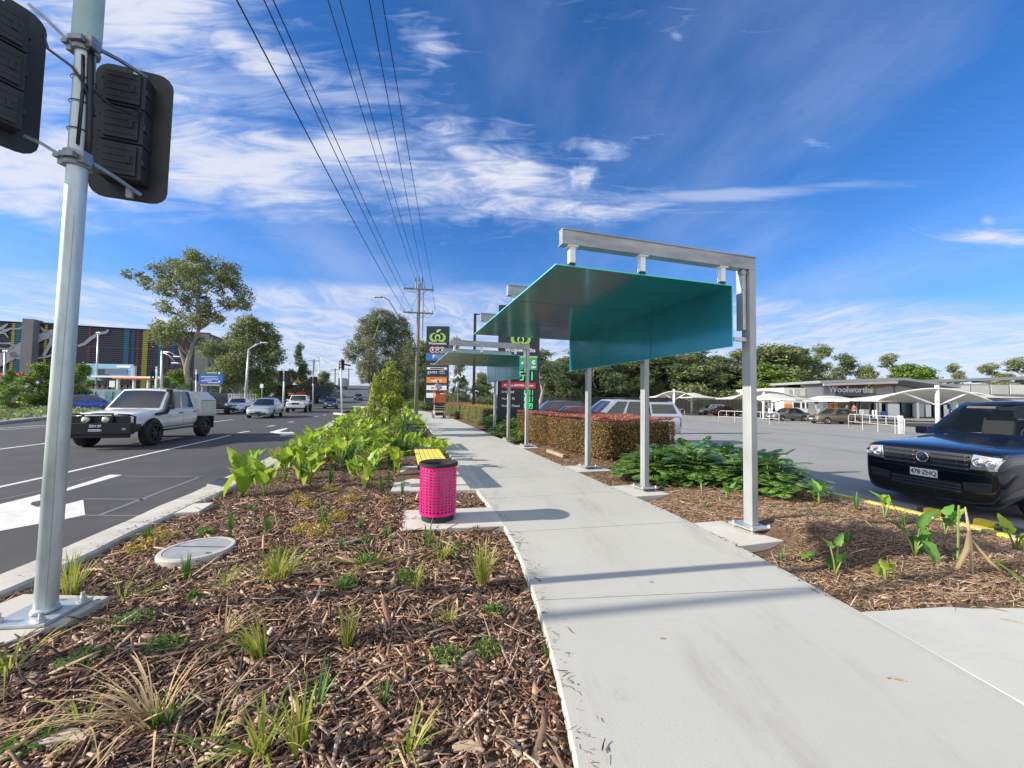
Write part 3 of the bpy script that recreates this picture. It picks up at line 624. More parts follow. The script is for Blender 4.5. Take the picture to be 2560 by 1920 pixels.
# ------------------------------------------------------------------ near traffic signal pole
PX, PY = -3.17, 2.66
t = thing('traffic_signal_pole', 'tall pale galvanised signal pole in the foreground mulch on a bolted plate', 'signal pole', (PX, PY, 0))
b = MB(); b.tube([(0, 0, .06), (0, 0, .5), (0, 0, 2.1), (0, 0, 4.1)], [.058, .057, .0555, .054], 32); b.build('shaft', M_['polepaint'], t, smooth=True, sharp=50)
b = MB(); b.tube([(0, 0, 4.08), (0, 0, 5.4), (0, 0, 7.2)], [.077, .075, .072], 32); b.build('upper_sleeve', M_['polegreen'], t, smooth=True, sharp=50)
b = MB(); b.tube([(0, 0, 7.2), (-.3, -.1, 7.9), (-1.8, -.6, 8.3)], .06, 10); b.box((-2.1, -.68, 8.33), (.8, .25, .1), rz=.3); b.build('lamp_arm', M_['galv'], t)
b = MB(); b.lathe([(.058, .06), (.074, .062), (.064, .085), (.058, .09)], 32); b.build('weld_collar', M_['polepaint'], t, smooth=True)
b = MB(); b.box((-.02, 0, .045), (.33, .34, .022), rz=.15); b.build('base_plate', M_['galv'], t, bevel=.004)
b = MB(); b.prism([(-.48, -.30), (.12, -.30), (.22, -.06), (.17, .26), (-.48, .26)], -.13, .030); b.build('footing', M_['concrete'], t, bevel=.01)
for sx, sy in ((-.135, -.14), (.115, -.12), (-.155, .12), (.095, .14)):
    b = MB(); b.tube([(sx, sy, .05), (sx, sy, .115)], .011, 8); b.tube([(sx, sy, .056), (sx, sy, .082)], .022, 6); b.lathe([(.0, .0575), (.032, .0575), (.032, .06), (0, .061)], 12, (sx, sy, 0)); b.build('anchor_bolt', M_['galv'], t)
b = MB(); b.tube([(.0575 * math.cos(-.75 + .05 * math.sin(z * 3)), .0575 * math.sin(-.75 + .05 * math.sin(z * 3)), z) for z in [.1 + .15 * k for k in range(19)]], .0014, 4); b.build('weld_seam', M_['galv_dark'], t)
for z in (3.21, 4.05):
    b = MB(); b.lathe([(.054, z - .05), (.072, z - .05), (.076, z - .02), (.070, z - .015), (.070, z + .015), (.076, z + .02), (.076, z + .05), (.062, z + .05)], 24)
    b.box((.08, -.03, z), (.05, .06, .08)); b.box((-.085, .0, z), (.07, .05, .07)); b.box((-.12, .0, z + .02), (.04, .08, .025)); b.box((.02, -.08, z), (.10, .03, .035))
    b.build('clamp_band', M_['galv_dark'], t)
b = MB(); b.tube([(.055, -.02, 4.05), (.066, -.02, 3.9), (.068, -.01, 3.6), (.066, 0, 3.4), (.06, 0, 3.25)], .018, 8); b.build('cable_riser', M_['black'], t, smooth=True)
b = MB(); b.tube([(.04, -.05, 3.95), (.05, -.045, 3.7), (.048, -.05, 3.3)], .010, 6); b.build('thin_cable', M_['black'], t, smooth=True)
b = MB(); b.tube([(-.38, .05, 4.18), (-.2, -.06, 3.98), (.0, -.08, 3.84), (.06, -.05, 3.74), (.075, .02, 3.55)], .009, 6); b.build('cable', M_['black'], t, smooth=True)
b = MB(); b.tube([(.06, -.04, 3.75), (.10, .08, 3.70), (.14, .2, 3.72), (.16, .26, 3.8)], .009, 6); b.build('cable', M_['black'], t, smooth=True)
for z in (3.42, 3.62, 3.8):
    b = MB(); b.lathe([(.063, z - .004), (.066, z), (.063, z + .004)], 24); b.build('cable_tie', M_['black'], t)
def signal_head(label, loc, rz, aspects=3, group=None, lit=None, w=.56, parent=None, scale=(1, 1, 1)):
    n = aspects; h = .32 * n + .28; pts = []
    for cx, cz, a0 in ((w / 2 - .12, h / 2 - .12, 0), (-w / 2 + .12, h / 2 - .12, 90), (-w / 2 + .12, -h / 2 + .12, 180), (w / 2 - .12, -h / 2 + .12, 270)):
        for k in range(5): pts.append((cx + .12 * math.cos(R(a0 + 22.5 * k)), cz + .12 * math.sin(R(a0 + 22.5 * k))))
    Mx = Matrix(((0, 0, 1, 0), (1, 0, 0, 0), (0, 1, 0, 0), (0, 0, 0, 1)))
    b = MB(); b.prism(pts, -.006, .006, M=Mx); t = b.build('signal_head', M_['signalblack'], parent)
    t['label'] = label; t.location = Vector(loc) - (parent.location if parent else Vector()); t.rotation_euler = (0, 0, rz); t.scale = scale
    for i in range(n):
        z = (i - (n - 1) / 2) * .325
        b = MB(); b.box((-.075, 0, z), (.14, .30, .312)); b.box((-.15, 0.0, z), (.03, .24, .27)); b.lathe([(.155, -.10), (.155, .10)], 3, M=Matrix.Translation((-.10, 0, z)) @ Matrix.Scale(.35, 4)) if False else None
        for q in (-.09, -.03, .03, .09): b.box((-.166, .0, z + q), (.006, .22, .012))
        b.box((-.12, .155, z + .08), (.05, .02, .04)); b.box((-.12, .155, z - .08), (.05, .02, .04)); b.box((-.12, -.155, z), (.06, .02, .05)); b.box((-.168, -.07, z), (.02, .03, .07))
        b.build('lamp_housing', M_['signalblack'], t, bevel=.012)
        b = MB(); b.add([(.008 if q == 0 else .26 - (.12 if abs(a) > 100 else 0), .145 * math.sin(R(a)), z + .145 * math.cos(R(a))) for a in range(-135, 136, 30) for q in (0, 1)], [(2 * k, 2 * k + 1, 2 * k + 3, 2 * k + 2) for k in range(9)]); b.build('visor', M_['signalblack'], t)
        b = MB(); b.lathe([(0, 0), (.10, -.006)], 16, M=Matrix.Translation((.014, 0, z)) @ Matrix.Rotation(R(90), 4, 'Y')); b.build('lens', M_['greenlamp'] if lit == i else M_['blackgloss'], t)
    return t
sh = signal_head('right hand signal head seen from behind', (-3.17, 3.02, 3.66), R(109), w=.57, parent=t, scale=(.9, .88, .88))
for z in (.575, -.56):
    b = MB(); b.box((-.02, -.02, z), (.03, .045, .09)); b.build('lug', M_['galv'], sh)
sh2 = dup(sh, Vector((-3.78, 2.60, 3.86)) - t.location, R(158), 'left hand signal head cut by the picture edge', parent=t)
for (x0, y0, z0, x1, y1, z1) in ((-3.11, 2.64, 4.05, -3.03, 2.97, 4.10), (-3.11, 2.64, 3.22, -3.03, 2.98, 3.14), (-3.28, 2.64, 4.08, -3.55, 2.62, 4.32), (-3.28, 2.64, 3.24, -3.56, 2.66, 3.38)):
    b = MB(); b.tube([(x0, y0, z0), ((x0 + x1) / 2, (y0 + y1) / 2 - .01, (z0 + z1) / 2 + .01), (x1, y1, z1)], .015, 4, sq=True); b.build('bracket_arm', M_['galv_dark'], t, world=True)
bpy.data.objects['traffic_signal_pole'].rotation_euler = (0, R(.7), 0)
# a tall pole out of frame on the left whose shadow crosses the path
t = thing('street_light_pole', 'tall galvanised street light pole standing left of the view', 'light pole', (-12.5, .35, -.15))
b = MB(); b.tube([(0, 0, 0), (0, 0, 9.5)], [.065, .045], 12); b.build('shaft', M_['galv'], t, smooth=True)
b = MB(); b.tube([(0, 0, 9.4), (-.8, 0, 9.9), (-2, 0, 10.)], .04, 8); b.box((-2.3, 0, 10), (.7, .25, .1)); b.build('lamp_arm', M_['galv'], t)
# ------------------------------------------------------------------ utility pole and wires
UX, UY = G(1040, 1036.6).x, G(1040, 1036.6).y
ua = R(10)
t = thing('utility_pole', 'timber power pole with two crossarms beside the footpath', 'power pole', (UX, UY, -.1), ua)
zt = AT(1040, 705, UY).z + .1
b = MB(); b.tube([(0, 0, 0), (0, 0, zt)], [.19, .13], 14); b.build('shaft', M_['timber'], t, smooth=True)
za, zb = AT(1040, 724, UY).z + .1, AT(1040, 783, UY).z + .1
for z in (za, zb):
    b = MB(); b.box((0, -.16, z), (2.65, .10, .13)); c_ = b.build('crossarm', M_['timber'], t)
    for x in (-1.25, -.55, .55, 1.25):
        b = MB(); b.lathe([(.02, 0), (.02, .08), (.06, .09), (.05, .14), (.06, .16), (.04, .22), (0, .23)], 8, (x, -.16, z + .06)); b.build('insulator', M_['galv_dark'], c_)
    for s_ in (-1, 1):
        b = MB(); b.tube([(s_ * .8, -.16, z - .05), (0, -.12, z - .6)], .018, 5); b.build('brace', M_['galv_dark'], c_)
for x in (-.28, 0, .28):
    b = MB(); b.lathe([(.03, 0), (.05, .05), (.03, .1), (.05, .16), (.03, .22), (.05, .28), (.02, .36), (.015, .5)], 8, (x, -.05, zt)); b.build('bushing', M_['black'], t)
b = MB()
for x in (-.25, .05, .28): b.tube([(x, -.18, zt - .7), (x, -.18, zt - .05)], .075, 8)
b.box((0, -.16, zt - .72), (.8, .12, .1)); b.build('fuse_gear', M_['galv_dark'], t)
b = MB(); b.tube([(.42, -.12, zt - .9), (.42, -.12, zt - 5.2)], .05, 8); b.build('cable_riser', M_['galv_dark'], t)
b = MB()
for pts in ([(-1.3, -.16, za), (-1.2, -.1, za + .4), (-.6, 0, za + .1), (-.2, 0, za + .3)], [(-1.3, -.16, za - .1), (-.6, 0, za - .3), (0, 0, za - .1)], [(1.3, -.16, za - .1), (.8, 0, za - .4), (.3, 0, za)], [(1.3, -.1, zb), (.9, 0, zb - .4), (.2, 0, zb - .2)],
            [(-1.3, -.1, za - .1), (-1.6, -.1, zb + .3), (-1.25, -.1, zb)], [(1.2, -.1, za - .1), (1.5, -.1, zb + .4), (1.35, -.1, zb)], [(-.1, -.1, za - .6), (-1.3, 0, zb - 1.2)], [(.1, -.1, za - .6), (.9, 0, zb + .1)]): b.tube(pts, .014, 4)
b.build('jumper_cables', M_['wire'], t)
b = MB(); l0 = AT(880 + 580 / 3.771, 660 + 720 / 3.771, UY - .5); l1 = AT(880 + 430 / 3.771, 660 + 480 / 3.771, UY - .5); l2 = AT(880 + 350 / 3.771, 660 + 345 / 3.771, UY - .5); l3 = AT(880 + 300 / 3.771, 660 + 312 / 3.771, UY - .5); l4 = AT(880 + 210 / 3.771, 660 + 310 / 3.771, UY - .5)
b.tube([(UX, UY - .1, l0.z - .9), l0, l1, l2, l3, l3.lerp(l4, .3)], .055, 8); c_ = b.build('lamp_arm', M_['galv_dark'], t, world=True, smooth=True)
b = MB(); mm = l3.lerp(l4, .62); b.box(tuple(mm), ((l4 - l3).length * .8, .3, .14)); b.build('lamp_head', M_['galv'], t, world=True, bevel=.03)
wires = [(-1.25, zb + .2, 592), (-.55, zb + .2, 660), (-1.25, za + .2, 683), (-.3, za + .75, 820), (.05, za + .75, 850), (.55, za + .2, 923), (1.25, za + .2, 956)]
Mw = Matrix.Translation((UX, UY, -.1)) @ Matrix.Rotation(ua, 4, 'Z')
for i, (x, z, px) in enumerate(wires):
    a = Mw @ Vector((x, -.16, z)); zz = a.z - .75
    d = ray(px, 0); c0 = Vector((0, 0, H)) + d * ((zz - H) / d.z); dirn = (c0 - a); dirn.z = 0; ln = dirn.length; dirn /= ln
    span = 52.; e = a + dirn * span; pts = []; s0 = ln / span; sag = .75 / (4 * s0 * (1 - s0)) if s0 < 1 else .75
    for k in range(41):
        f = k / 40; p = a.lerp(e, f); p.z = a.z - sag * 4 * f * (1 - f); pts.append(p)
    b = MB(); b.tube(pts, .013 if i not in (0, 2) else .016, 5)
    tag(b.build('power_line', M_['wire']), ['leftmost overhead wire, from the lower crossarm of the timber pole', 'thin overhead wire second from the left', 'overhead wire third from the left, from the upper crossarm end', 'overhead wire fourth from left, running to the pole top', 'overhead wire fifth from left, running to the pole top', 'overhead wire second from the right', 'rightmost overhead wire, from the upper crossarm of the timber pole'][i], 'power line', 'overhead wires from the power pole')
# black lamp post
p = AT(1187, 784, 30.); t = thing('lamp_post', 'slim black car park lamp post behind the farther shelter', 'lamp post', (AT(1184, 1007, 30.).x, 30., -.25))
b = MB(); b.box((0, 0, (p.z + .25) / 2), (.20, .20, p.z + .25)); b.build('column', M_['black'], t)
b = MB(); b.box((.5, 0, p.z + .2), (.8, .09, .07)); b.box((1.2, 0, p.z + .18), (.85, .35, .07)); b.build('lamp_head', M_['black'], t)
# ------------------------------------------------------------------ signs
RX = Matrix.Rotation(R(90), 4, 'X')
def emblem(b, c, s, mi, M, mi2=None, th=.02):
    def arc(cx, cy, r, a0, a1, w0, w1, n=14, sy=1.):
        pts = [(c[0] + s * (cx + r * math.cos(R(lerp(a0, a1, k / n)))), c[1] + s * (cy + sy * r * math.sin(R(lerp(a0, a1, k / n))))) for k in range(n + 1)]
        b.stroke(pts, [s * (w0 + (w1 - w0) * math.sin(PI * k / n)) for k in range(n + 1)], M, mi, th)
    arc(-.30, .0, .36, 75, 330, .06, .26); arc(.30, .0, .36, 105, -150, .06, .26)
    mi = mi2 if mi2 is not None else mi
    arc(0, -.05, .21, -50, 230, .05, .15, sy=1.25)
    b.stroke([(c[0] + s * x, c[1] + s * y) for x, y in ((-.12, .42), (-.02, .58), (.12, .68), (.32, .72))], [s * .05, s * .2, s * .2, s * .04], M, mi, th)
def circ(b, c, r, mi, M, th): b.prism([(c[0] + r * math.cos(R(a)), c[1] + r * math.sin(R(a))) for a in range(0, 360, 18)], 0, th, mi, M)
# pylon sign behind the scissor lift
Yp = 46.; pl0, pt, prt, bt = AT(1066, 1007, Yp), AT(1067.5, 816, Yp), AT(1124, 818, Yp), 0
W_ = prt.x - pt.x; Hh = pt.z + .3
t = thing('pylon_sign', 'tall dark pylon sign with stacked shop panels beyond the scissor lift', 'pylon sign', ((pt.x + prt.x) / 2, Yp, -.3))
b = MB(); b.box((0, 0, Hh / 2), (W_, .5, Hh)); b.build('pillar', M_['navy'], t, bevel=.02)
def zof(y4): return AT(1095, 660 + y4 / 3.771, Yp).z + .3            # rows of the sign read off the survey
ft = Matrix.Translation((0, -.255, 0)) @ RX
def panel(name, ya, yb, mats, fn, x0=-.44, x1=.44, th=.03):
    b = MB(); z0, z1 = zof(yb), zof(ya); b.box(((x0 + x1) / 2 * W_, -.25 - th / 2, (z0 + z1) / 2), ((x1 - x0) * W_, th, z1 - z0)); fn(b, (z0 + z1) / 2, z1 - z0); return b.build(name, mats, t)
F2 = Matrix.Translation((0, -.285, 0)) @ RX
b = MB(); emblem(b, (0, zof(733) + .40 * W_ * .46), W_ * .46, 0, ft, 1); b.build('apple_emblem', [M_['lime'], M_['lime2']], t)
b = MB(); b.text('Woolworths', W_ * .15, Matrix.Translation((0, 0, zof(752))) @ ft, 0, .01, bold=.006); b.build('sign_lettering', M_['signwhite'], t)
b = MB()
for i in (-1, 0, 1):
    circ(b, (i * W_ * .205, zof(812)), W_ * .15, 0, ft, .02); circ(b, (i * W_ * .205, zof(812)), W_ * .125, 1, ft, .03); circ(b, (i * W_ * .205, zof(812)), W_ * .10, 2, ft, .04)
    b.text('BWS'[i + 1], W_ * .15, Matrix.Translation((i * W_ * .205, -.045, zof(812))) @ ft, 1, .006, bold=.015)
b.build('round_letter_badges', [M_['red'], M_['signwhite'], M_['black']], t)
panel('parking_panel', 848, 908, [M_['blue'], M_['signwhite']], lambda b, z, h: b.text('P +', h * .8, Matrix.Translation((-W_ * .05, 0, z)) @ F2, 1, .01, bold=.02), -.5, .5)
b = MB(); b.text('THE CORNER', W_ * .10, Matrix.Translation((0, 0, zof(946))) @ ft, 0, .01); b.build('small_lettering', M_['signwhite'], t)
panel('silver_strip_panel', 976, 996, [M_['signwhite'], M_['dark']], lambda b, z, h: b.box((0, -.29, z), (W_ * .6, .01, h * .5), 1))
b = MB(); b.text('gents', W_ * .2, Matrix.Translation((-W_ * .2, 0, zof(1020))) @ ft @ Matrix.Shear('XY', 4, (.3, 0)), 0, .01); b.text('OPEN\n7 DAYS', W_ * .09, Matrix.Translation((W_ * .22, 0, zof(1022))) @ ft, 0, .01); b.build('gents_lettering', M_['signwhite'], t)
panel('chemist_panel', 1070, 1122, [M_['orange'], M_['signwhite'], M_['red']], lambda b, z, h: (b.text('YOUR', h * .3, Matrix.Translation((-W_ * .2, 0, z + h * .28)) @ F2, 2, .01, bold=.01), b.text('CHEMIST', h * .45, Matrix.Translation((0, 0, z - h * .15)) @ F2, 1, .01, bold=.02)))
panel('white_shop_panel', 1146, 1190, [M_['signwhite'], M_['dark']], lambda b, z, h: b.text('DEF    ENERGIE', h * .34, Matrix.Translation((0, 0, z - h * .05)) @ F2, 1, .01, bold=.01))
panel('white_panel', 1216, 1262, [M_['signwhite'], M_['dark']], lambda b, z, h: None)
b = MB()
for y in (842, 912, 962, 1000, 1060, 1136, 1206): b.box((0, -.256, zof(y)), (W_ * .96, .012, .03))
b.build('divider_strips', M_['galv_dark'], t)
# fuel price sign behind the shelters: front face surveyed at 19 m
Yf = 19.3; q0, q1, q2 = AT(1246, 762, Yf), AT(1346, 1046, Yf), AT(1246, 1046, Yf)
Wf = q1.x - q0.x; Hf = q0.z + .3; fx = (q0.x + q1.x) / 2 + .02
t = thing('fuel_price_sign', 'dark fuel price sign with glowing green digits behind the shelters', 'price sign', (fx, Yf, -.3))
b = MB(); b.box((0, .2, Hf / 2), (Wf, .4, Hf)); b.build('cabinet', M_['navy'], t, bevel=.015)
def zf(y): return AT(1300, 800 + y / 5.53, Yf).z + .3                # y in the 1060,800 close-up
def xf(x): return AT(1060 + x / 5.53, 950, Yf).x - fx
FF = Matrix.Translation((0, -.004, 0)) @ RX
b = MB(); emblem(b, (xf(1330), zf(335) + .40 * Wf * .31), Wf * .31, 0, FF, 1); b.build('apple_emblem', [M_['lime'], M_['lime2']], t)
b = MB(); b.text('Woolworths', Wf * .14, Matrix.Translation((xf(1325), 0, zf(418))) @ FF, 0, .006, bold=.004); b.build('sign_lettering', M_['signwhite'], t)
b = MB(); b.box(((xf(1320) + xf(1562)) / 2, -.012, (zf(500) + zf(690)) / 2), (xf(1562) - xf(1320), .024, zf(500) - zf(690)))
b.box(((xf(1320) + xf(1562)) / 2, -.014, zf(508)), (xf(1562) - xf(1320), .026, .06), 2)
b.text('4', .56, Matrix.Translation((xf(1385), -.024, zf(595))) @ FF, 1, .006, bold=.02); b.text('c', .38, Matrix.Translation((xf(1512), -.024, zf(575))) @ FF, 1, .006, bold=.02); b.text('OFF', .13, Matrix.Translation((xf(1512), -.024, zf(655))) @ FF, 1, .006, bold=.01)
b.build('discount_panel', [M_['green'], M_['signwhite'], M_['lime2']], t)
def led(b, s, x, z, h):
    seg = {'0': 'abcdef', '1': 'bc', '2': 'abged', '3': 'abgcd', '4': 'fgbc', '5': 'afgcd', '6': 'afgedc', '7': 'abc', '8': 'abcdefg', '9': 'abcdfg'}
    w = h * .4; tk = h * .12; cx = x
    for ch in s:
        if ch == '.': b.box((cx - w * .72, -.016, z - h / 2 + tk / 2), (tk, .012, tk)); continue
        for g in seg[ch]:
            p = {'a': (0, h / 2, 1), 'g': (0, 0, 1), 'd': (0, -h / 2, 1), 'f': (-w / 2, h / 4, 0), 'b': (w / 2, h / 4, 0), 'e': (-w / 2, -h / 4, 0), 'c': (w / 2, -h / 4, 0)}[g]
            b.box((cx + p[0], -.016, z + p[1]), ((w if p[2] else tk) + (tk if p[2] else 0) * .0, .012, (tk if p[2] else h / 2 + tk * .5)))
        cx += w * 1.42
for s_, y, x, h in (('57.1', 772, 1347, .40), ('187.1', 1002, 1378, .24), ('190.1', 1094, 1378, .24), ('188.9', 1186, 1378, .24)):
    b = MB(); led(b, s_, xf(x), zf(y), h if h > .3 else h); b.build('led_digits', M_['led'], t)
b = MB(); b.prism([(xf(1070), zf(942)), (xf(1545), zf(950)), (xf(1545), zf(870)), (xf(1070), zf(856))], 0, .02, 0, FF)
b.text('All prices BEFORE discount', .135, Matrix.Translation((xf(1308), -.022, zf(905))) @ FF @ Matrix.Shear('XY', 4, (.25, 0)), 1, .004, bold=.004); b.build('red_banner', [M_['red'], M_['signwhite']], t)
for s_, y in (('Unleaded', 995), ('Vortex 95', 1090), ('Vortex Diesel', 1188)):
    b = MB(); b.text(s_, .165, Matrix.Translation((xf(1075), 0, zf(y))) @ FF, 0, .004, 'LEFT', .002); b.build('fuel_lettering', M_['signwhite'], t)
# scissor lift with a person in the basket
sp = G(1093, 1046); a_ = R(15)
t = thing('scissor_lift', 'orange basketed scissor lift driven along the far footpath', 'scissor lift', (sp.x, sp.y + .6, 0), a_)
morg = mat('orange_lift_paint', (.62, .13, .025), .5, nz=(4, .15)); mwhl = mat('cream_lift_paint', (.42, .38, .28), .6, nz=(6, .2))
b = MB(); b.box((0, 0, .42), (.78, 1.7, .34)); b.build('chassis', mwhl, t, bevel=.02)
b = MB(); b.box((0, -.86, .33), (.6, .04, .22)); b.box((0, -.87, .52), (.5, .03, .06), 1); b.build('front_panel', [M_['black'], M_['white']], t)
for sx in (-1, 1):
    for sy in (-.6, .6):
        w_ = MB(); w_.tube([(sx * .36, sy, .17), (sx * .48, sy, .17)], .17, 18); wo = w_.build('wheel', mat('pale_tyre', (.30, .29, .27), .8) if sy < 0 else M_['rubber'], t)
for k in range(5):
    b = MB(); z = .66 + k * .085; b.box((0, 0, z), (.72, 1.6, .055)); b.build('scissor_arm', mwhl if k % 2 else M_['dark'], t)
b = MB(); b.box((0, 0, 1.13), (.76, 1.75, .06)); b.build('platform', M_['dark'], t)
b = MB(); b.box((.05, -.87, 1.52), (.66, .03, .62)); b.box((-.36, -.5, 1.45), (.03, .7, .5)); b.build('orange_cover', morg, t)
b = MB()
for sx in (-.38, .38):
    b.tube([(sx, -.87, 1.15), (sx, -.87, 2.15)], .02, 6); b.tube([(sx, .85, 1.15), (sx, .85, 2.15)], .02, 6)
    for z in (1.6, 2.15): b.tube([(sx, -.87, z), (sx, .85, z)], .02, 6)
for z in (1.6, 2.15):
    b.tube([(-.38, .85, z), (.38, .85, z)], .02, 6)
b.tube([(-.38, -.87, 1.9), (.38, -.87, 1.9)], .02, 6); b.build('guard_rail', morg, t)
# ------------------------------------------------------------------ people
def person(label, loc, rz, shirt, pants, pose='stand', skin=(.42, .26, .18), hair=(.02, .015, .012), s=1., arms=None):
    ms, mp, mk, mh = mat('shirt', shirt, .85), mat('trousers', pants, .85), mat('skin', skin, .6), mat('hair', hair, .8)
    def skinned(name, V, E, Rd, m, parent, lv=2):
        me = bpy.data.meshes.new(name); me.from_pydata([Vector(v) * s for v in V], E, []); me.materials.append(m); o = bpy.data.objects.new(name, me); COL.objects.link(o)
        if parent is not None: o.parent = parent
        md = o.modifiers.new('skin', 'SKIN'); md.use_smooth_shade = True
        bm = bmesh.new(); bm.from_mesh(me); ly = bm.verts.layers.skin.verify(); bm.verts.ensure_lookup_table()
        for i, v in enumerate(bm.verts): v[ly].radius = (Rd[i] * s, Rd[i] * s * .9); v[ly].use_root = (i == 0)
        bm.to_mesh(me); bm.free(); sb = o.modifiers.new('sub', 'SUBSURF'); sb.levels = lv; sb.render_levels = lv
        return o
    t = thing('person', label, 'person', loc, rz)
    if arms is None: arms = [((.20, .02, 1.18), (.24, .06, .93), (.25, .09, .86)), ((-.20, .02, 1.18), (-.24, .06, .93), (-.25, .09, .86))]
    V = [(0, 0, .95), (0, 0, 1.12), (0, .01, 1.32), (0, 0, 1.46), (0, .02, 1.53), (0, .03, 1.61), (0, .03, 1.70)]; Rd = [.13, .125, .15, .085, .052, .085, .075]
    E = [(i, i + 1) for i in range(6)]
    for sgn, am in ((1, arms[0]), (-1, arms[1])):
        n = len(V); V += [(sgn * .17, 0, 1.41), am[0], am[1], am[2]]; Rd += [.062, .045, .036, .03]; E += [(2, n), (n, n + 1), (n + 1, n + 2), (n + 2, n + 3)]
        for k in range(4):
            m_ = len(V); hx = Vector(am[2]); V.append(tuple(hx + Vector((-.02 + .014 * k, .02, -.065)))); Rd.append(.009); E.append((n + 3, m_))
        m_ = len(V); V.append(tuple(Vector(am[2]) + Vector((-sgn * .035, .03, -.02)))); Rd.append(.01); E.append((n + 3, m_))
        st = .05 if pose == 'walk' else .0
        n = len(V); V += [(sgn * .09, 0, .88), (sgn * .10, sgn * st * 1.5 + .03, .48), (sgn * .10, sgn * st * 3, .08), (sgn * .10, sgn * st * 3 + .13, .03)]; Rd += [.095, .06, .042, .035]; E += [(0, n), (n, n + 1), (n + 1, n + 2), (n + 2, n + 3)]
    skinned('body', V, E, Rd, mk, t)
    V = [(0, 0, .93), (0, 0, 1.12), (0, .01, 1.32), (0, 0, 1.44)]; Rd = [.145, .14, .166, .085]; E = [(0, 1), (1, 2), (2, 3)]
    for sgn, am in ((1, arms[0]), (-1, arms[1])):
        n = len(V); V += [(sgn * .17, 0, 1.41), tuple(Vector((sgn * .17, 0, 1.41)).lerp(Vector(am[0]), .9))]; Rd += [.072, .058]; E += [(2, n), (n, n + 1)]
    skinned('shirt', V, E, Rd, ms, t)
    V = [(0, 0, .95)]; Rd = [.148]; E = []
    for sgn in (1, -1):
        st = .05 if pose == 'walk' else .0
        n = len(V); V += [(sgn * .09, 0, .86), (sgn * .10, sgn * st * 1.5 + .03, .48), (sgn * .10, sgn * st * 3, .10)]; Rd += [.108, .075, .06]; E += [(0, n), (n, n + 1), (n + 1, n + 2)]
    skinned('trousers', V, E, Rd, mp, t)
    b = MB(); b.lathe([(.0, .135), (.05, .125), (.085, .09), (.098, .03), (.09, -.02), (.07, -.05)], 14, M=Matrix.Translation((0, .015 * s, 1.645 * s)) @ Matrix.Scale(s * .93, 4)); b.build('hair', mh, t, smooth=True)
    b = MB()
    for sx in (-.03, .03): b.lathe([(0, .008), (.009, 0), (0, -.008)], 6, (sx * s, .107 * s, 1.655 * s))
    b.build('eyes', M_['black'], t)
    b = MB(); b.add([Vector(v) * s for v in ((-.012, .105, 1.61), (.012, .105, 1.61), (0, .135, 1.615), (0, .11, 1.655))], [(0, 2, 3), (2, 1, 3), (0, 1, 2)]); b.build('nose', mk, t)
    b = MB(); b.box((0, .103 * s, 1.575 * s), (.04 * s, .012 * s, .007 * s)); b.build('mouth', M_['redlens'], t)
    return t
lift = Vector((sp.x, sp.y + .6, 0))
person('person in pale blue shirt riding in the orange lift basket', (lift.x - .02, lift.y - .45, 1.16), R(180 + 15), (.35, .42, .55), (.05, .06, .10), s=.98, arms=[((.26, .10, 1.22), (.22, .32, 1.12), (.20, .40, 1.10)), ((-.27, .08, 1.24), (-.15, .26, 1.20), (-.10, .34, 1.18))])
# ------------------------------------------------------------------ vehicles: body skinned over stations, details laid onto it by projection
def evalmesh(o, name):
    dg = bpy.context.evaluated_depsgraph_get(); return bpy.data.meshes.new_from_object(o.evaluated_get(dg))
def hull(t, name, st, zb, paint, wheels, wr, sub=2):
    """st: (x, half width, shoulder z, centre top z, bottom z)"""
    b = MB(); rows = []
    for x, w, zs, zt, z0 in st:
        h = [(0, z0), (w * .80, z0), (w * .955, z0 + .07), (w, lerp(z0, zs, .45)), (w * .985, zs - .10), (w * .93, zs - .015), (w * .80, lerp(zs, zt, .55)), (w * .4, zt), ]
        ring = [Vector((x, p[0], p[1])) for p in h] + [Vector((x, 0, zt + .005))] + [Vector((x, -p[0], p[1])) for p in h[:0:-1]]
        rows.append(ring + [ring[0]])
    m = len(rows[0]) - 1; vs = [p for r in rows for p in r[:m]]
    fs = [(i * m + j, i * m + (j + 1) % m, (i + 1) * m + (j + 1) % m, (i + 1) * m + j) for i in range(len(rows) - 1) for j in range(m)]
    def cap(k0, flip):
        out = []; hf = m // 2
        for j in range(hf - 1):
            f = (k0 + j, k0 + j + 1, k0 + (m - j - 1) % m, k0 + (m - j) % m); f = tuple(dict.fromkeys(f)); out.append(f[::-1] if flip else f)
        f = (k0 + hf - 1, k0 + hf, k0 + m - hf); f = tuple(dict.fromkeys(f))
        if len(f) > 2: out.append(f[::-1] if flip else f)
        return out
    fs += cap(0, False) + cap((len(rows) - 1) * m, True)
    b.add(vs, fs); o = b.build(name, paint, None, smooth=True)
    bm = bmesh.new(); bm.from_mesh(o.data); bmesh.ops.recalc_face_normals(bm, faces=bm.faces); bm.to_mesh(o.data); bm.free()
    s_ = o.modifiers.new('s', 'SUBSURF'); s_.levels = sub
    cut = MB()
    for x, w in wheels: cut.tube([(x, -3, wr), (x, -w + .30, wr)], wr * 1.16, 28); cut.tube([(x, w - .30, wr), (x, 3, wr)], wr * 1.16, 28)
    c = cut.build('cutter', M_['dark']); bo = o.modifiers.new('b', 'BOOLEAN'); bo.operation = 'DIFFERENCE'; bo.object = c; bo.solver = 'EXACT'
    me = evalmesh(o, name); bpy.data.objects.remove(o); bpy.data.objects.remove(c); me.materials.clear(); me.materials.append(paint)
    for p in me.polygons: p.use_smooth = True; p.material_index = 0
    me.set_sharp_from_angle(angle=R(38)); o = bpy.data.objects.new(name, me); COL.objects.link(o); o.parent = t
    bm = bmesh.new(); bm.from_mesh(me); bv = BVHTree.FromBMesh(bm); bm.free()
    return o, bv
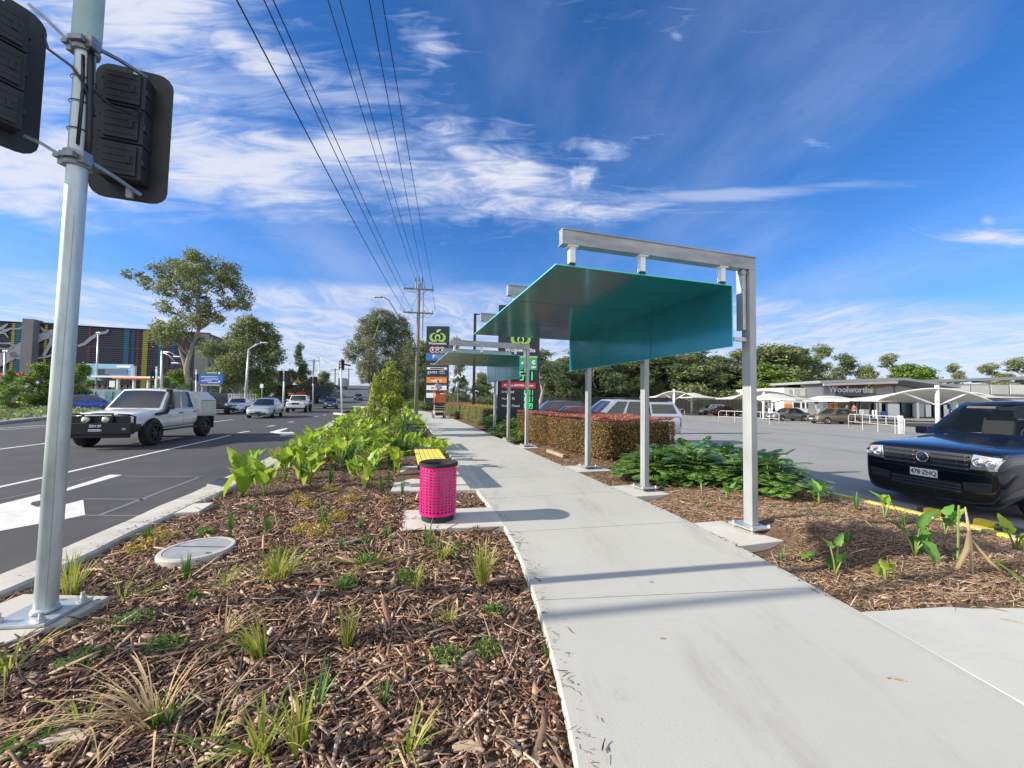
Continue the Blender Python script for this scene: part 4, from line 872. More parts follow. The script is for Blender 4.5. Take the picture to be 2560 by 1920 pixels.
def proj(bv, t, name, quad, axis, m, off=.006, n=(8, 4), thick=.0, mi=None, parent=None):
    """quad: four (a, z) corners; axis 'f' front, 'r' rear, 'l' left, 'R' right; laid over the skin"""
    b = MB(); rows = []
    for i in range(n[0] + 1):
        r = []
        for j in range(n[1] + 1):
            u, v = i / n[0], j / n[1]
            a = lerp(lerp(quad[0][0], quad[1][0], u), lerp(quad[3][0], quad[2][0], u), v); z = lerp(lerp(quad[0][1], quad[1][1], u), lerp(quad[3][1], quad[2][1], u), v)
            o, d = {'f': (Vector((4, a, z)), Vector((-1, 0, 0))), 'r': (Vector((-4, a, z)), Vector((1, 0, 0))), 'l': (Vector((a, 3, z)), Vector((0, -1, 0))), 'R': (Vector((a, -3, z)), Vector((0, 1, 0))), 't': (Vector((a, z, 4)), Vector((0, 0, -1)))}[axis]
            h = bv.ray_cast(o, d)
            p = h[0] - d * off if h[0] is not None else None
            r.append(p)
        rows.append(r)
    flat = [p for r in rows for p in r if p is not None]
    if not flat: return None
    for i, r in enumerate(rows):
        for j, p in enumerate(r):
            if p is None:
                r[j] = min(flat, key=lambda q: (i, j) and 0).copy() if False else None
    # fill gaps from the neighbour along the row
    for r in rows:
        for j in range(len(r)):
            if r[j] is None: r[j] = next((q for q in r[j::-1] if q is not None), None) or next((q for q in r[j:] if q is not None), flat[0])
    b.grid(rows); o = b.build(name, m, parent or t, smooth=True)
    if thick: s_ = o.modifiers.new('s', 'SOLIDIFY'); s_.thickness = thick; s_.offset = 0
    return o
def wheel(t, x, y, r, w, m, spokes=5):
    sg_ = 1 if y > 0 else -1
    b = MB(); pr_ = [(r * .62, -w / 2 + .01), (r * .9, -w / 2), (r * .985, -w * .38), (r, -w * .2), (r, w * .2), (r * .985, w * .38), (r * .9, w / 2), (r * .64, w / 2 - .008), (r * .60, w * .2)]
    Mt = Matrix.Translation((x, y, r)) @ Matrix.Rotation(R(-90) * sg_, 4, 'X')
    b.lathe(pr_, 32, M=Mt); wo = b.build('wheel', M_['rubber'], t, smooth=True, sharp=50)
    b = MB(); b.lathe([(r * .64, w / 2 - .012), (r * .60, w / 2 - .02), (r * .57, w * .15), (0, w * .12)], 32, M=Mt, mi=1); b.lathe([(0, w / 2 - .03), (r * .14, w / 2 - .03), (r * .17, w * .3), (r * .17, w * .12)], 16, M=Mt)
    b.lathe([(r * .645, w / 2 - .004), (r * .61, w / 2 + .002), (r * .575, w / 2 - .02), (r * .57, w * .15)], 32, M=Mt)
    for k in range(spokes):
        a = 2 * PI * k / spokes; Mk = Mt @ Matrix.Rotation(a, 4, 'Z'); b.box((r * .36, 0, w / 2 - .045), (r * .46, r * .17, .035), M=Mk)
    b.build('rim', [m, M_['dark']], wo, smooth=True, sharp=35)
    return wo
def cabin(t, x0,  x1, x2, x3, zb, zr, wb, wr, paint, bow=.10, crown=.035, wins=((.06, .47), (.52, .94)), rear=True, glass=None, win_lo=.05, zb3=None, opening=False):
    glass = glass or M_['glass']; T = [-1, -.85, -.5, 0, .5, .85, 1]
    zb3 = zb3 or zb
    def prof(s, y):   # s 0..3 round the profile
        c = 1 - y * y
        if s <= 1: p = Vector((lerp(x0, x1, s) + bow * c * (1 - s * .45), y * lerp(wb, wr, s ** .9), lerp(zb, zr, s) + (.02 * math.sin(PI * s)) + crown * c * s))
        elif s <= 2: u = s - 1; p = Vector((lerp(x1, x2, u) + bow * c * .55 * (1 - u) - .03 * c * u, y * lerp(wr, wr * .97, u), zr + crown * c + .03 * math.sin(PI * u)))
        else: u = s - 2; p = Vector((lerp(x2, x3, u) - .05 * c, y * lerp(wr * .97, wb * .96, u), lerp(zr, zb3, u) + .03 * math.sin(PI * u) + crown * c * (1 - u)))
        return p
    S = [0, .1, .25, .5, .75, .9, 1.0, 1.12, 1.3, 1.5, 1.7, 1.88, 2.0, 2.1, 2.3, 2.6, 3.0]
    b = MB(); b.grid([[prof(s, y) for y in T] for s in S])
    if opening:                           # leave real openings behind the front and rear glass
        m_ = len(T); keep = [k for k, f in enumerate(b.f) if not ((S[k // (m_ - 1)] < .86 or 2.05 < S[k // (m_ - 1)] < 2.55) and S[k // (m_ - 1)] > .02 and 0 < k % (m_ - 1) < m_ - 2)]
        b.f = [b.f[k] for k in keep]; b.m = [0] * len(b.f)
    for sg_ in (1, -1):
        n = len(S); top = [prof(s, sg_) for s in S]; bot = [Vector((lerp(x0, x3, i / (n - 1)), sg_ * (wb + .0), lerp(zb, zb3, i / (n - 1)))) for i in range(n)]
        b.add(top + bot, [(i, i + 1, n + i + 1, n + i) if sg_ > 0 else (i, n + i, n + i + 1, i + 1) for i in range(n - 1)])
    ro = b.build('roof', paint, t, smooth=True, sharp=32)
    def gpatch(name, s0, s1, y0, y1, off=.008, n=8):
        g = MB(); rows = []
        for i in range(n + 1):
            r = []
            for j in range(n + 1):
                s = lerp(s0, s1, i / n); y = lerp(y0, y1, j / n); p = prof(s, y); dn = (prof(s + .02, y) - prof(s - .02, y)).cross(prof(s, min(1, y + .05)) - prof(s, max(-1, y - .05)))
                if dn.length > 0: dn.normalize()
                if dn.z < 0: dn = -dn
                r.append(p + dn * off)
            rows.append(r)
        g.grid(rows); return g.build(name, glass, t, smooth=True)
    gpatch('windscreen', .07, .90, -.90, .90)
    if rear: gpatch('rear_window', 2.14, 2.82, -.86, .86)
    # side glass on the flank plane
    for sg_ in (1, -1):
        for (u0, u1) in wins:
            g = MB(); rows = []; xs0, xs1 = x3, x0
            def edge(u, v):    # u along the car (0 front), v up
                xb = lerp(x0 - .02, x3 + .02, u); xt = lerp(x1 - .03, x2 + .03, u); z = lerp(lerp(zb, zb3, u) + .035, zr - .045, v); f = v
                # keep inside the sloping pillars
                xl = lerp(x0, x1, v * .93) - .09; xr = lerp(x3, x2, v * .93) + .09
                x = lerp(xl, xr, u); return Vector((x, sg_ * (lerp(wb, wr, ((z - zb) / (zr - zb)) ** .9) + .008), z))
            for i in range(9):
                v_ = i / 8; rows.append([edge(lerp(u0, u1, j / 6), v_) for j in range(7)])
            g.grid(rows); g.build('side_window', glass, t, smooth=True)
    return ro, prof
def mirrors(t, x, y, z, m, s=1.):
    for sg_ in (1, -1):
        b = MB(); b.box((x, sg_ * (y + .11 * s), z), (.10 * s, .20 * s, .14 * s)); b.box((x + .0, sg_ * (y + .02), z - .04), (.05, .08, .05)); mo = b.build('mirror', m, t, bevel=.025 * s)
        b = MB(); b.box((x - .052 * s, sg_ * (y + .11 * s), z), (.004, .17 * s, .11 * s)); b.build('mirror_glass', M_['chrome'], mo)
def seams(bv, t, lines, z0, z1):
    for sd in ('l', 'R'):
        for x in lines: proj(bv, t, 'door_gap', [(x - .005, z0), (x + .005, z0), (x + .005 - .02, z1), (x - .005 - .02, z1)], sd, M_['dark'], .0025, (1, 10))
def handles(bv, t, xs, z, m):
    for sd in ('l', 'R'):
        for x in xs: proj(bv, t, 'door_handle', [(x - .09, z - .018), (x + .09, z - .018), (x + .09, z + .018), (x - .09, z + .018)], sd, m, .02, (4, 2), .02)
def paintm(name, c, metal=.0, rough=.28): return mat(name, c, rough, metal, coat=.9)
def numplate(t, txt, x, z, y=0., fr=1, m=None, ink=None, w=.372, h=.115, rx=0., s=.085, sx=.92):
    Mp = Matrix.Translation((x, y, z)) @ Matrix.Rotation(R(90) * fr, 4, 'Z') @ Matrix.Rotation(R(90), 4, 'X')
    b = MB(); b.box((0, 0, 0), (w, h, .006), M=Mp); p = b.build('number_plate', m or M_['plate_w'], t)
    if txt: b = MB(); b.text(txt, s, Mp @ Matrix.Translation((0, -.002, .004)), 0, .001, bold=.0025, sx=sx); b.build('plate_characters', ink or M_['ink'], p)
    return p
def common(name, label, cat, loc, rz, paint, K, group=None):
    """passenger car from a spec"""
    t = thing(name, label, cat, loc, rz, group); Lf, Lr, W, zh, zc, zr = K['L'][0], K['L'][1], K['W'], K['hood'], K['belt'], K['roof']
    z0 = K.get('clear', .20); wr = K.get('wr', .315); wf, wre = K['axles']; n = K.get('nose', .52)
    c0, c1, c2, c3 = K['cab']; tail = K.get('tail', zc)
    st = [(Lf, W * .62, n - .02, n, z0 + .12), (Lf - .05, W * .80, n + .08, n + .12, z0 + .03), (Lf - .22, W * .93, zh - .10, zh - .05, z0), (Lf - .55, W * .985, zh - .03, zh + .02, z0), (c0 + .25, W, zc - .07, lerp(zh, zc, .7) + .03, z0),
          (c0 - .1, W, zc - .01, zc + .02, z0), (0, W, zc, zc + .03, z0), (c3 + .15, W, zc + .01, zc + .03, z0), (lerp(c3, Lr, .5), W * .985, tail - .02, tail + .03, z0), (Lr + .22, W * .95, tail - .05, tail, z0), (Lr + .05, W * .84, tail - .12, tail - .07, z0 + .05), (Lr, W * .68, tail - .2, tail - .15, z0 + .15)]
    bo, bv = hull(t, 'body', st, z0, paint, [(wf, W), (wre, W)], wr, K.get('sub', 2))
    cabin(t, c0, c1, c2, c3, zc - .02, zr, W * .93, W * .70, paint, wins=K.get('wins', ((.05, .47), (.51, .90))), zb3=K.get('zb3'))
    for x in (wf, wre):
        for y in (W - .10, -W + .10): wheel(t, x, y, wr, .20, K.get('rim', M_['alloy']), K.get('spokes', 5))
    b = MB(); b.box(((Lf + Lr) / 2, 0, z0 + .10), (abs(Lf - Lr) * .8, W * 1.5, .12)); b.build('underbody', M_['dark'], t)
    hl = K.get('hl', (.40, .66, n + .10, n + .24))
    for s_ in (1, -1):
        proj(bv, t, 'headlight', [(s_ * hl[0] * W / .85, hl[2]), (s_ * hl[1] * W / .85, hl[2] + .04), (s_ * (hl[1] + .06) * W / .85, hl[3] + .03), (s_ * hl[0] * W / .85, hl[3] - .02)], 'f', M_['lens'], .008)
        proj(bv, t, 'tail_light', [(s_ * .5 * W / .85, tail - .25), (s_ * .74 * W / .85, tail - .25), (s_ * .72 * W / .85, tail - .09), (s_ * .5 * W / .85, tail - .10)], 'r', M_['redlens'], .008)
    g = K.get('grille', [(-.34, n + .09), (.34, n + .09), (.38, n + .21), (-.38, n + .21)])
    gs = g if isinstance(g[0][0], (list, tuple)) else [g]
    for q in gs: proj(bv, t, 'grille', q, 'f', K.get('gm', M_['blackgloss']), .006)
    for q in K.get('intake', [[(-.48, z0 + .10), (.48, z0 + .10), (.52, z0 + .21), (-.52, z0 + .21)]]): proj(bv, t, 'lower_intake', q, 'f', M_['black'], .006)
    seams(bv, t, K.get('seams', (c0 - .15, (c0 + c3) / 2 - .05)), z0 + .08, zc - .03); handles(bv, t, K.get('hnd', ((c0 + c3) / 2 + .15, c3 + .35)), zc - .13, K.get('hm', paint))
    mirrors(t, c0 - .22, W * .92, zc + .07, paint)
    fx_ = bv.ray_cast(Vector((4, 0, n - .0)), Vector((-1, 0, 0)))[0].x
    numplate(t, K.get('plate', ''), fx_ + .012, K.get('pz', n - .05), m=K.get('pm'), ink=K.get('ink'))
    rx_ = bv.ray_cast(Vector((-4, 0, n + .1)), Vector((1, 0, 0)))[0].x
    numplate(t, '', rx_ - .012, n + .12, fr=-1)
    return t, bv
SED = dict(L=(2.25, -2.22), W=.86, hood=.86, belt=.93, roof=1.44, axles=(1.36, -1.30), cab=(.92, .22, -.85, -1.62), tail=1.0)
HAT = dict(L=(1.98, -1.95), W=.84, hood=.90, belt=.96, roof=1.49, axles=(1.22, -1.25), cab=(.95, .25, -1.2, -1.82), tail=1.0, wins=((.06, .44), (.48, .86)))
SUV = dict(L=(2.2, -2.2), W=.91, hood=1.0, belt=1.08, roof=1.68, axles=(1.34, -1.30), cab=(.95, .3, -1.6, -2.05), tail=1.1, clear=.26, wr=.35, wins=((.06, .38), (.41, .70), (.73, .94)), nose=.62)
def roadpos(x, y): return GP(x, y)
RH = R(-90 + 14)                          # heading of cars coming down the road towards the view
p = roadpos(617, 1046)
t, bv = common('sedan', 'pale silver sedan with blue number plate in the near lane, behind the white work ute', 'car', (p.x + .1, p.y + 2.0, RZ), R(-90 + 20), paintm('silver_paint', (.50, .53, .50), .45), dict(SED, plate='', pm=M_['plate_b'], gm=M_['galv'], hl=(.36, .64, .62, .76)))
p = roadpos(583, 1033)
t, bv = common('coupe', 'white coupe with black twin kidney grille in the far lane', 'car', (p.x - .9, p.y + 2.0, RZ), R(-90 + 24), paintm('white_coupe_paint', (.66, .68, .74)), dict(SED, L=(2.3, -2.3), roof=1.38, grille=[[(-.26, .62), (-.02, .62), (-.02, .74), (-.28, .74)], [(.02, .62), (.26, .62), (.28, .74), (.02, .74)]], intake=[[(-.40, .28), (.40, .28), (.44, .40), (-.44, .40)], [(-.76, .30), (-.58, .30), (-.58, .38), (-.74, .38)], [(.58, .30), (.76, .30), (.74, .38), (.58, .38)]], wins=((.06, .56), (.60, .92)), plate='', pm=M_['blackgloss'], spokes=10))
p = roadpos(823, 1022)
t, bv = common('hatchback', 'dark grey small hatchback beside the kerb, behind the white pickup', 'car', (p.x - .5, p.y + 1.5, RZ), R(-90 + 22), paintm('dark_grey_paint', (.06, .07, .085), .4), dict(HAT, roof=1.46))
t, bv = common('suv', 'silver blue wagon half hidden behind the white pickup', 'car', (roadpos(812, 1012).x - 1.2, roadpos(812, 1012).y + 2, RZ), R(-90 + 22), paintm('steel_blue_paint', (.16, .21, .27), .4), dict(SUV, roof=1.7))
t, bv = common('hatchback', 'dark car coming down the bridge road far away', 'car', (-.335 * 88 - 7.0 + 1.0, 88, hill(88) + .01), R(-90 + 18), paintm('black_paint', (.02, .022, .028)), HAT)
# blue hatchback left of the near pole, seen from the rear quarter
p = G(84, 1033, RZ)
t, bv = common('blue_hatchback', 'bright blue hatchback beyond the median, half behind the near pole', 'car', (p.x + 1.6, p.y + 2.6, RZ), R(58), paintm('bright_blue_paint', (.012, .06, .42), .1), dict(HAT, hl=(.40, .66, .6, .7)))
# vehicles parked or waiting in the side street
for lab, nm, cat, px, py, Y, rz, col, K in (('blue sedan waiting in the side street left of the dark one', 'sedan', 'car', 667, 1003, 62, 178, (.02, .06, .35), SED), ('black hatchback with white pillar in the side street behind the signals', 'hatchback', 'car', 703, 1004, 60, -50, (.015, .015, .025), HAT),
        ('pale grey car parked behind the street light on the left', 'sedan', 'car', 590, 1000, 70, 175, (.30, .31, .32), SED), ('dark maroon car right of the white pickup roof, far side street', 'sedan', 'car', 752, 1003, 58, 150, (.03, .02, .025), SED)):
    q = AT(px, py, Y); common(nm, lab, cat, (q.x, Y, RZ), R(rz), paintm(nm + '_paint', col), dict(K, sub=1))
# dark boxy four wheel drive behind the white work ute
q = AT(541, 1000, 34.); t = thing('four_wheel_drive', 'black boxy four wheel drive behind the tray of the white work ute', 'car', (q.x, 34, RZ), R(-90 + 40))
bk = paintm('black_jeep_paint', (.012, .013, .016)); st = [(2.1, .80, .95, 1.0, .45), (2.05, .84, 1.0, 1.05, .42), (.7, .86, 1.08, 1.12, .42), (-1.9, .87, 1.1, 1.12, .42), (-2.0, .84, 1.05, 1.1, .45)]
bo, bv = hull(t, 'body', st, .42, bk, [(1.35, .86), (-1.3, .86)], .39, 1); cabin(t, .75, .45, -1.85, -1.95, 1.08, 1.82, .83, .74, bk, bow=.02, wins=((.03, .33), (.36, .64), (.67, .96)))
for x in (1.35, -1.3):
    for y in (.8, -.8): wheel(t, x, y, .39, .25, M_['dark'])
b = MB(); b.box((1.98, 0, .62), (.25, 1.7, .16)); b.build('bumper', M_['black'], t, bevel=.02)
for s_ in (.6, -.6): proj(bv, t, 'headlight', [(s_ - .1, .78), (s_ + .1, .78), (s_ + .1, .95), (s_ - .1, .95)], 'f', M_['lens'], .01)
# ---- white work ute with bull bar, snorkel and canopy tray
def flat(t, name, pts, th, m, M=None, bevel=0): b = MB(); b.prism(pts, -th / 2, th / 2, M=M); return b.build(name, m, t, bevel=bevel)
YX = Matrix.Rotation(R(90), 4, 'X')       # (x, z) outlines extruded across the car
wp = paintm('white_ute_paint', (.80, .80, .76))
p = roadpos(300, 1116)
t = thing('work_ute', 'white dual cab ute with black bull bar, snorkel and boxy canopy tray', 'ute', (-13.05, 13.75, RZ), R(-90 + 15))
st = [(2.16, .60, .98, 1.01, .66), (2.12, .76, 1.03, 1.07, .55), (1.95, .82, 1.08, 1.12, .50), (1.5, .86, 1.10, 1.16, .48), (.82, .865, 1.14, 1.20, .48), (.5, .87, 1.17, 1.20, .48), (-.3, .87, 1.18, 1.20, .48), (-1.25, .86, 1.18, 1.20, .48), (-1.42, .84, 1.16, 1.18, .54), (-1.46, .76, 1.1, 1.14, .62)]
bo, bv = hull(t, 'body', st, .48, wp, [(1.42, .87)], .41, 2)
cabin(t, .84, .22, -1.16, -1.38, 1.16, 1.84, .80, .66, wp, bow=.10, wins=((.09, .50), (.55, .92)))
for x in (1.42, -1.78):
    for y in (.83, -.83): wheel(t, x, y, .41, .30, M_['black'], 6)
for s_ in (1, -1):
    b = MB(); b.tube([(1.42 + .485 * math.cos(R(a)), s_ * .875, .41 + .485 * math.sin(R(a))) for a in range(-5, 186, 19)], .014, 6); b.build('flared_arch', M_['black'], t, smooth=True)
    proj(bv, t, 'headlight', [(s_ * .50, .82), (s_ * .80, .84), (s_ * .80, 1.0), (s_ * .50, .98)], 'f', M_['lens'], .01)
    b = MB(); b.box((-.15, s_ * .86, .46), (2.1, .10, .06)); b.build('side_step', M_['black'], t)
    b = MB(); b.box((-2.35, s_ * .83, .55), (.03, .30, .5)); b.build('mudflap', M_['black'], t)
proj(bv, t, 'grille', [(-.46, .80), (.46, .80), (.48, .98), (-.48, .98)], 'f', M_['black'], .008)
b = MB(); b.box((2.36, 0, .63), (.18, 1.74, .34)); b.box((2.28, 0, .42), (.12, 1.5, .16)); b.box((2.30, 0, .90), (.03, 1.5, .22)); b.build('bull_bar', M_['black'], t, bevel=.03)
for s_ in (1, -1):
    b = MB(); b.prism([(2.40, .75), (2.40, .49), (1.98, .52), (1.95, .74)], s_ * .80 - .08, s_ * .80 + .08, M=YX); b.build('bull_bar_wing', M_['black'], t, bevel=.03)
    b = MB(); b.prism([(2.44, .72), (2.38, 1.10), (2.33, 1.10), (2.36, .72)], -s_ * .36 - .02, -s_ * .36 + .02, M=YX); b.build('bull_bar_upright', M_['black'], t, bevel=.01)
    b = MB(); b.tube([(2.38, s_ * .36, 1.06), (2.36, s_ * .76, 1.04), (2.20, s_ * .82, .98), (2.2, s_ * .82, .74)], .028, 8); b.build('bull_bar_hoop', M_['black'], t, smooth=True)
    b = MB(); b.lathe([(0, .07), (.085, .055), (.092, .02), (.08, -.05), (0, -.06)], 20, M=Matrix.Translation((2.42, s_ * .24, .90)) @ Matrix.Rotation(R(90), 4, 'Y')); b.build('spot_light', mat('cream_lens', (.6, .58, .45), .15, .2, coat=1.), t, smooth=True)
    b = MB(); b.box((2.445, s_ * .70, .62), (.02, .10, .06)); b.build('indicator', M_['lens'], t)
b = MB(); b.tube([(2.38, -.40, 1.07), (2.38, .40, 1.07)], .028, 8); b.build('bull_bar_top', M_['black'], t, smooth=True)
numplate(t, 'ZEN 87', 2.452, .71, m=M_['black'], ink=M_['signwhite'], s=.10, w=.40, h=.13)
b = MB(); b.tube([(2.45, -.17, .58), (2.47, -.15, .60), (2.47, .15, .60), (2.45, .17, .58), (2.47, .15, .565), (2.47, -.15, .565)], .012, 6); b.build('winch_fairlead', M_['chrome'], t)
b = MB(); b.tube([(1.30, .89, 1.02), (.78, .90, 1.06), (.70, .88, 1.12), (.32, .76, 1.72), (.32, .75, 1.80)], [.05, .06, .06, .05, .06], 8); b.box((.36, .75, 1.82), (.18, .11, .10)); b.build('snorkel', M_['black'], t, bevel=.0, smooth=True, sharp=50)
seams(bv, t, (.62, -.34), .56, 1.14); handles(bv, t, (-.18, -1.12), 1.03, M_['black']); mirrors(t, .62, .82, 1.24, M_['black'], 1.)
b = MB(); b.box((-2.15, 0, .86), (1.34, 1.74, .06)); b.box((-1.95, 0, .70), (1.7, .8, .14), 1); b.box((-2.75, 0, .70), (.12, 1.6, .08), 1); b.build('tray', [M_['galv'], M_['black']], t, bevel=.01)
mcan = mat('pale_canopy_aluminium', (.66, .65, .56), .4, .1, nz=(5, .06))
b = MB(); b.prism([(-.86, 0), (.86, 0), (.86, .58), (.52, .92), (-.52, .92), (-.86, .58)], 1.52, 2.80, M=Matrix(((0, 0, -1, 0), (1, 0, 0, 0), (0, 1, 0, .89), (0, 0, 0, 1)))); b.build('canopy_box', mcan, t, bevel=.02)
for x in (-1.75, -2.55):
    b = MB(); b.lathe([(0, .01), (.04, .01), (.05, 0)], 14, M=Matrix.Translation((x, .862, 1.06)) @ Matrix.Rotation(R(-90), 4, 'X')); b.build('canopy_lock', M_['chrome'], t)
b = MB(); b.box((-2.16, .87, 1.46), (1.2, .012, .012)); b.build('canopy_seam', M_['dark'], t)
# ---- white tray back pickup behind the silver sedan
p = roadpos(748, 1031)
t = thing('pickup', 'white single cab pickup with flat tray between the silver sedan and hatchback', 'ute', (p.x - .9, p.y + 1.6, RZ), R(-90 + 20))
st = [(2.35, .74, .98, 1.02, .52), (2.3, .86, 1.04, 1.09, .46), (1.9, .90, 1.10, 1.16, .44), (.9, .90, 1.16, 1.21, .44), (-.5, .90, 1.18, 1.2, .44), (-.6, .86, 1.16, 1.18, .46)]
bo, bv = hull(t, 'body', st, .44, wp, [(1.5, .9)], .37, 1); cabin(t, .92, .4, -.35, -.55, 1.16, 1.74, .84, .70, wp, wins=((.12, .90),))
for x in (1.5, -1.5):
    for y in (.82, -.82): wheel(t, x, y, .37, .24, M_['dark'])
b = MB(); b.box((2.38, 0, .60), (.14, 1.7, .22)); b.build('bumper', M_['white'], t, bevel=.03)
b = MB(); b.box((2.36, 0, .42), (.10, 1.5, .14)); b.build('skirt', M_['black'], t)
proj(bv, t, 'grille', [(-.34, .80), (.34, .80), (.34, .98), (-.34, .98)], 'f', M_['black'], .01)
for s_ in (1, -1): proj(bv, t, 'headlight', [(s_ * .42, .80), (s_ * .80, .80), (s_ * .80, .97), (s_ * .42, .97)], 'f', M_['lens'], .01)
b = MB(); b.box((-1.75, 0, .90), (2.3, 1.85, .10)); b.box((-.65, 0, 1.3), (.05, 1.7, .8)); b.build('tray', M_['galv'], t)
mirrors(t, .75, .86, 1.26, M_['white'])
# truck up on the bridge road
q = AT(857, 985, 125.); t = thing('box_truck', 'pale grey box truck seen from behind far up the bridge road', 'truck', (q.x, 125, hill(125)), R(108))
b = MB(); b.box((0, 0, 2.2), (6, 2.4, 2.7)); b.build('cargo_box', mat('grey_box', (.33, .35, .37), .6), t, bevel=.03)
b = MB(); b.box((3.9, 0, 1.4), (1.6, 2.2, 1.9)); b.build('cab', M_['white'], t, bevel=.1)
for x in (-2, 3.6):
    for y in (1, -1): wheel(t, x, y, .48, .3, M_['galv'])
# ---- dark navy ute parked nose-on at the right
np_ = paintm('navy_metallic_paint', (.004, .006, .015), .25, .2)
t = thing('dark_navy_ute', 'dark navy dual cab ute parked nose to the planting bed at the right', 'ute', (9.75, 7.25, -.25), R(180 + 13))
st = [(2.63, .78, .89, .93, .24), (2.62, .88, 1.0, 1.035, .18), (2.55, .945, 1.065, 1.09, .16), (2.36, .96, 1.095, 1.13, .20), (1.9, .965, 1.11, 1.18, .26), (1.5, .97, 1.12, 1.215, .30), (1.25, .97, 1.15, 1.25, .32), (1.0, .97, 1.18, 1.25, .32), (.6, .97, 1.19, 1.22, .32), (-.4, .97, 1.19, 1.2, .32), (-1.1, .97, 1.2, 1.2, .34), (-2.4, .96, 1.2, 1.2, .4), (-2.6, .92, 1.18, 1.18, .45)]
bo, bv = hull(t, 'body', st, .3, np_, [(1.60, .965), (-1.5, .965)], .39, 2)
gl = mat('tinted_windscreen', (.012, .016, .017), .02, spec=.6, alpha=.42)
cabin(t, 1.10, .30, -.95, -1.25, 1.22, 1.83, .86, .68, np_, bow=.16, crown=.05, wins=((.07, .46), (.51, .92)), glass=gl, opening=True)
mint = mat('grey_cabin_trim', (.05, .05, .052), .8)
b = MB(); b.box((.72, 0, 1.20), (.62, 1.5, .10)); b.build('dashboard', mint, t, bevel=.04)
for y in (-.38, .38):
    b = MB(); b.box((-.12, y, 1.32), (.14, .46, .50), ry=-.2); b.box((-.16, y, 1.64), (.10, .24, .16)); b.build('front_seat', mint, t, bevel=.05)
b = MB(); b.box((-.85, 0, 1.30), (.14, 1.3, .40)); b.build('rear_seat', mint, t, bevel=.05)
b = MB(); b.tube([(.50 - .06 * math.sin(a), .38 + .19 * math.cos(a), 1.30 + .17 * math.sin(a)) for a in [k * PI / 12 for k in range(25)]], .014, 6); b.build('steering_wheel', M_['black'], t, smooth=True)
b = MB(); b.box((.42, 0, 1.74), (.03, .24, .07)); b.build('interior_mirror', M_['black'], t, bevel=.01)
b = MB(); b.box((.36, -.36, 1.79), (.16, .40, .02), ry=.5); b.build('painted_see_through', mat('pale_see_through', (.45, .46, .40), .8), t)  # pale strip painted in for the light showing through the windscreen
for x in (1.60, -1.50):
    for y in (.86, -.86): wheel(t, x, y, .38, .25, M_['alloy'], 6)
mgr = mat('charcoal_grille', (.012, .013, .015), .5); msl = mat('satin_grille_bar', (.06, .063, .07), .22, .4, coat=.6)
proj(bv, t, 'grille', [(-.56, .745), (.56, .745), (.60, 1.01), (-.60, 1.01)], 'f', mgr, .004, (16, 6))
for z in (.775, .843, .911, .979):
    for a0, a1 in ((-.57, -.10), (.10, .57)): proj(bv, t, 'grille_bar', [(a0, z - .015), (a1, z - .015), (a1, z + .015), (a0, z + .015)], 'f', msl, .026, (10, 1), .016)
for a in (-.52, -.42, -.32, -.22, .22, .32, .42, .52): proj(bv, t, 'grille_divider', [(a - .006, .77), (a + .006, .77), (a + .006, .99), (a - .006, .99)], 'f', msl, .012, (1, 5), .01)
for s_ in (1, -1):
    ho = proj(bv, t, 'headlight', [(s_ * .575, .785), (s_ * .86, .81), (s_ * .915, .99), (s_ * .61, 1.02)], 'f', M_['lens'], .006, (12, 8))
    proj(bv, t, 'lamp_surround', [(s_ * .568, .770), (s_ * .87, .795), (s_ * .87, .81), (s_ * .575, .785)], 'f', M_['chrome'], .012, (10, 1))
    for a, r in ((.68, .070), (.81, .06)):
        h = bv.ray_cast(Vector((4, s_ * a, .90)), Vector((-1, 0, 0)))[0]
        if h:
            Mh = Matrix.Translation((h.x + .008, s_ * a, .90)) @ Matrix.Rotation(R(90 + 0), 4, 'Y') @ Matrix.Rotation(R(0), 4, 'X')
            b = MB(); b.lathe([(r, .02), (r * .9, .028), (r * .8, -.0), (r * .45, -.01), (r * .42, .02), (0, .03)], 20, M=Mh); b.build('reflector_bowl', M_['lampref'], ho or t, smooth=True)
    proj(bv, t, 'indicator_lens', [(s_ * .72, .975), (s_ * .80, .98), (s_ * .80, .995), (s_ * .72, .995)], 'f', M_['amber'], .012, (3, 1))
    proj(bv, t, 'fog_lamp_surround', [(s_ * .50, .43), (s_ * .80, .45), (s_ * .82, .60), (s_ * .48, .56)], 'f', mat('satin_black_trim', (.03, .031, .034), .35), .008, (8, 4))
    proj(bv, t, 'fog_slot', [(s_ * .56, .52), (s_ * .78, .535), (s_ * .78, .565), (s_ * .56, .55)], 'f', M_['dark'], .014, (6, 1))
proj(bv, t, 'lower_intake', [(-.50, .36), (.50, .36), (.46, .54), (-.46, .54)], 'f', mgr, .006, (12, 4))
for z in (.40, .45, .50): proj(bv, t, 'intake_bar', [(-.47, z - .008), (.47, z - .008), (.47, z + .008), (-.47, z + .008)], 'f', msl, .014, (12, 1), .01)
proj(bv, t, 'bumper_crease', [(-.8, .705), (.8, .705), (.8, .715), (-.8, .715)], 'f', M_['dark'], .003, (16, 1))
fx_ = bv.ray_cast(Vector((4, 0, .64)), Vector((-1, 0, 0)))[0].x
numplate(t, '478·ZHQ', fx_ + .02, .625, w=.37, h=.13, s=.105, sx=.84)
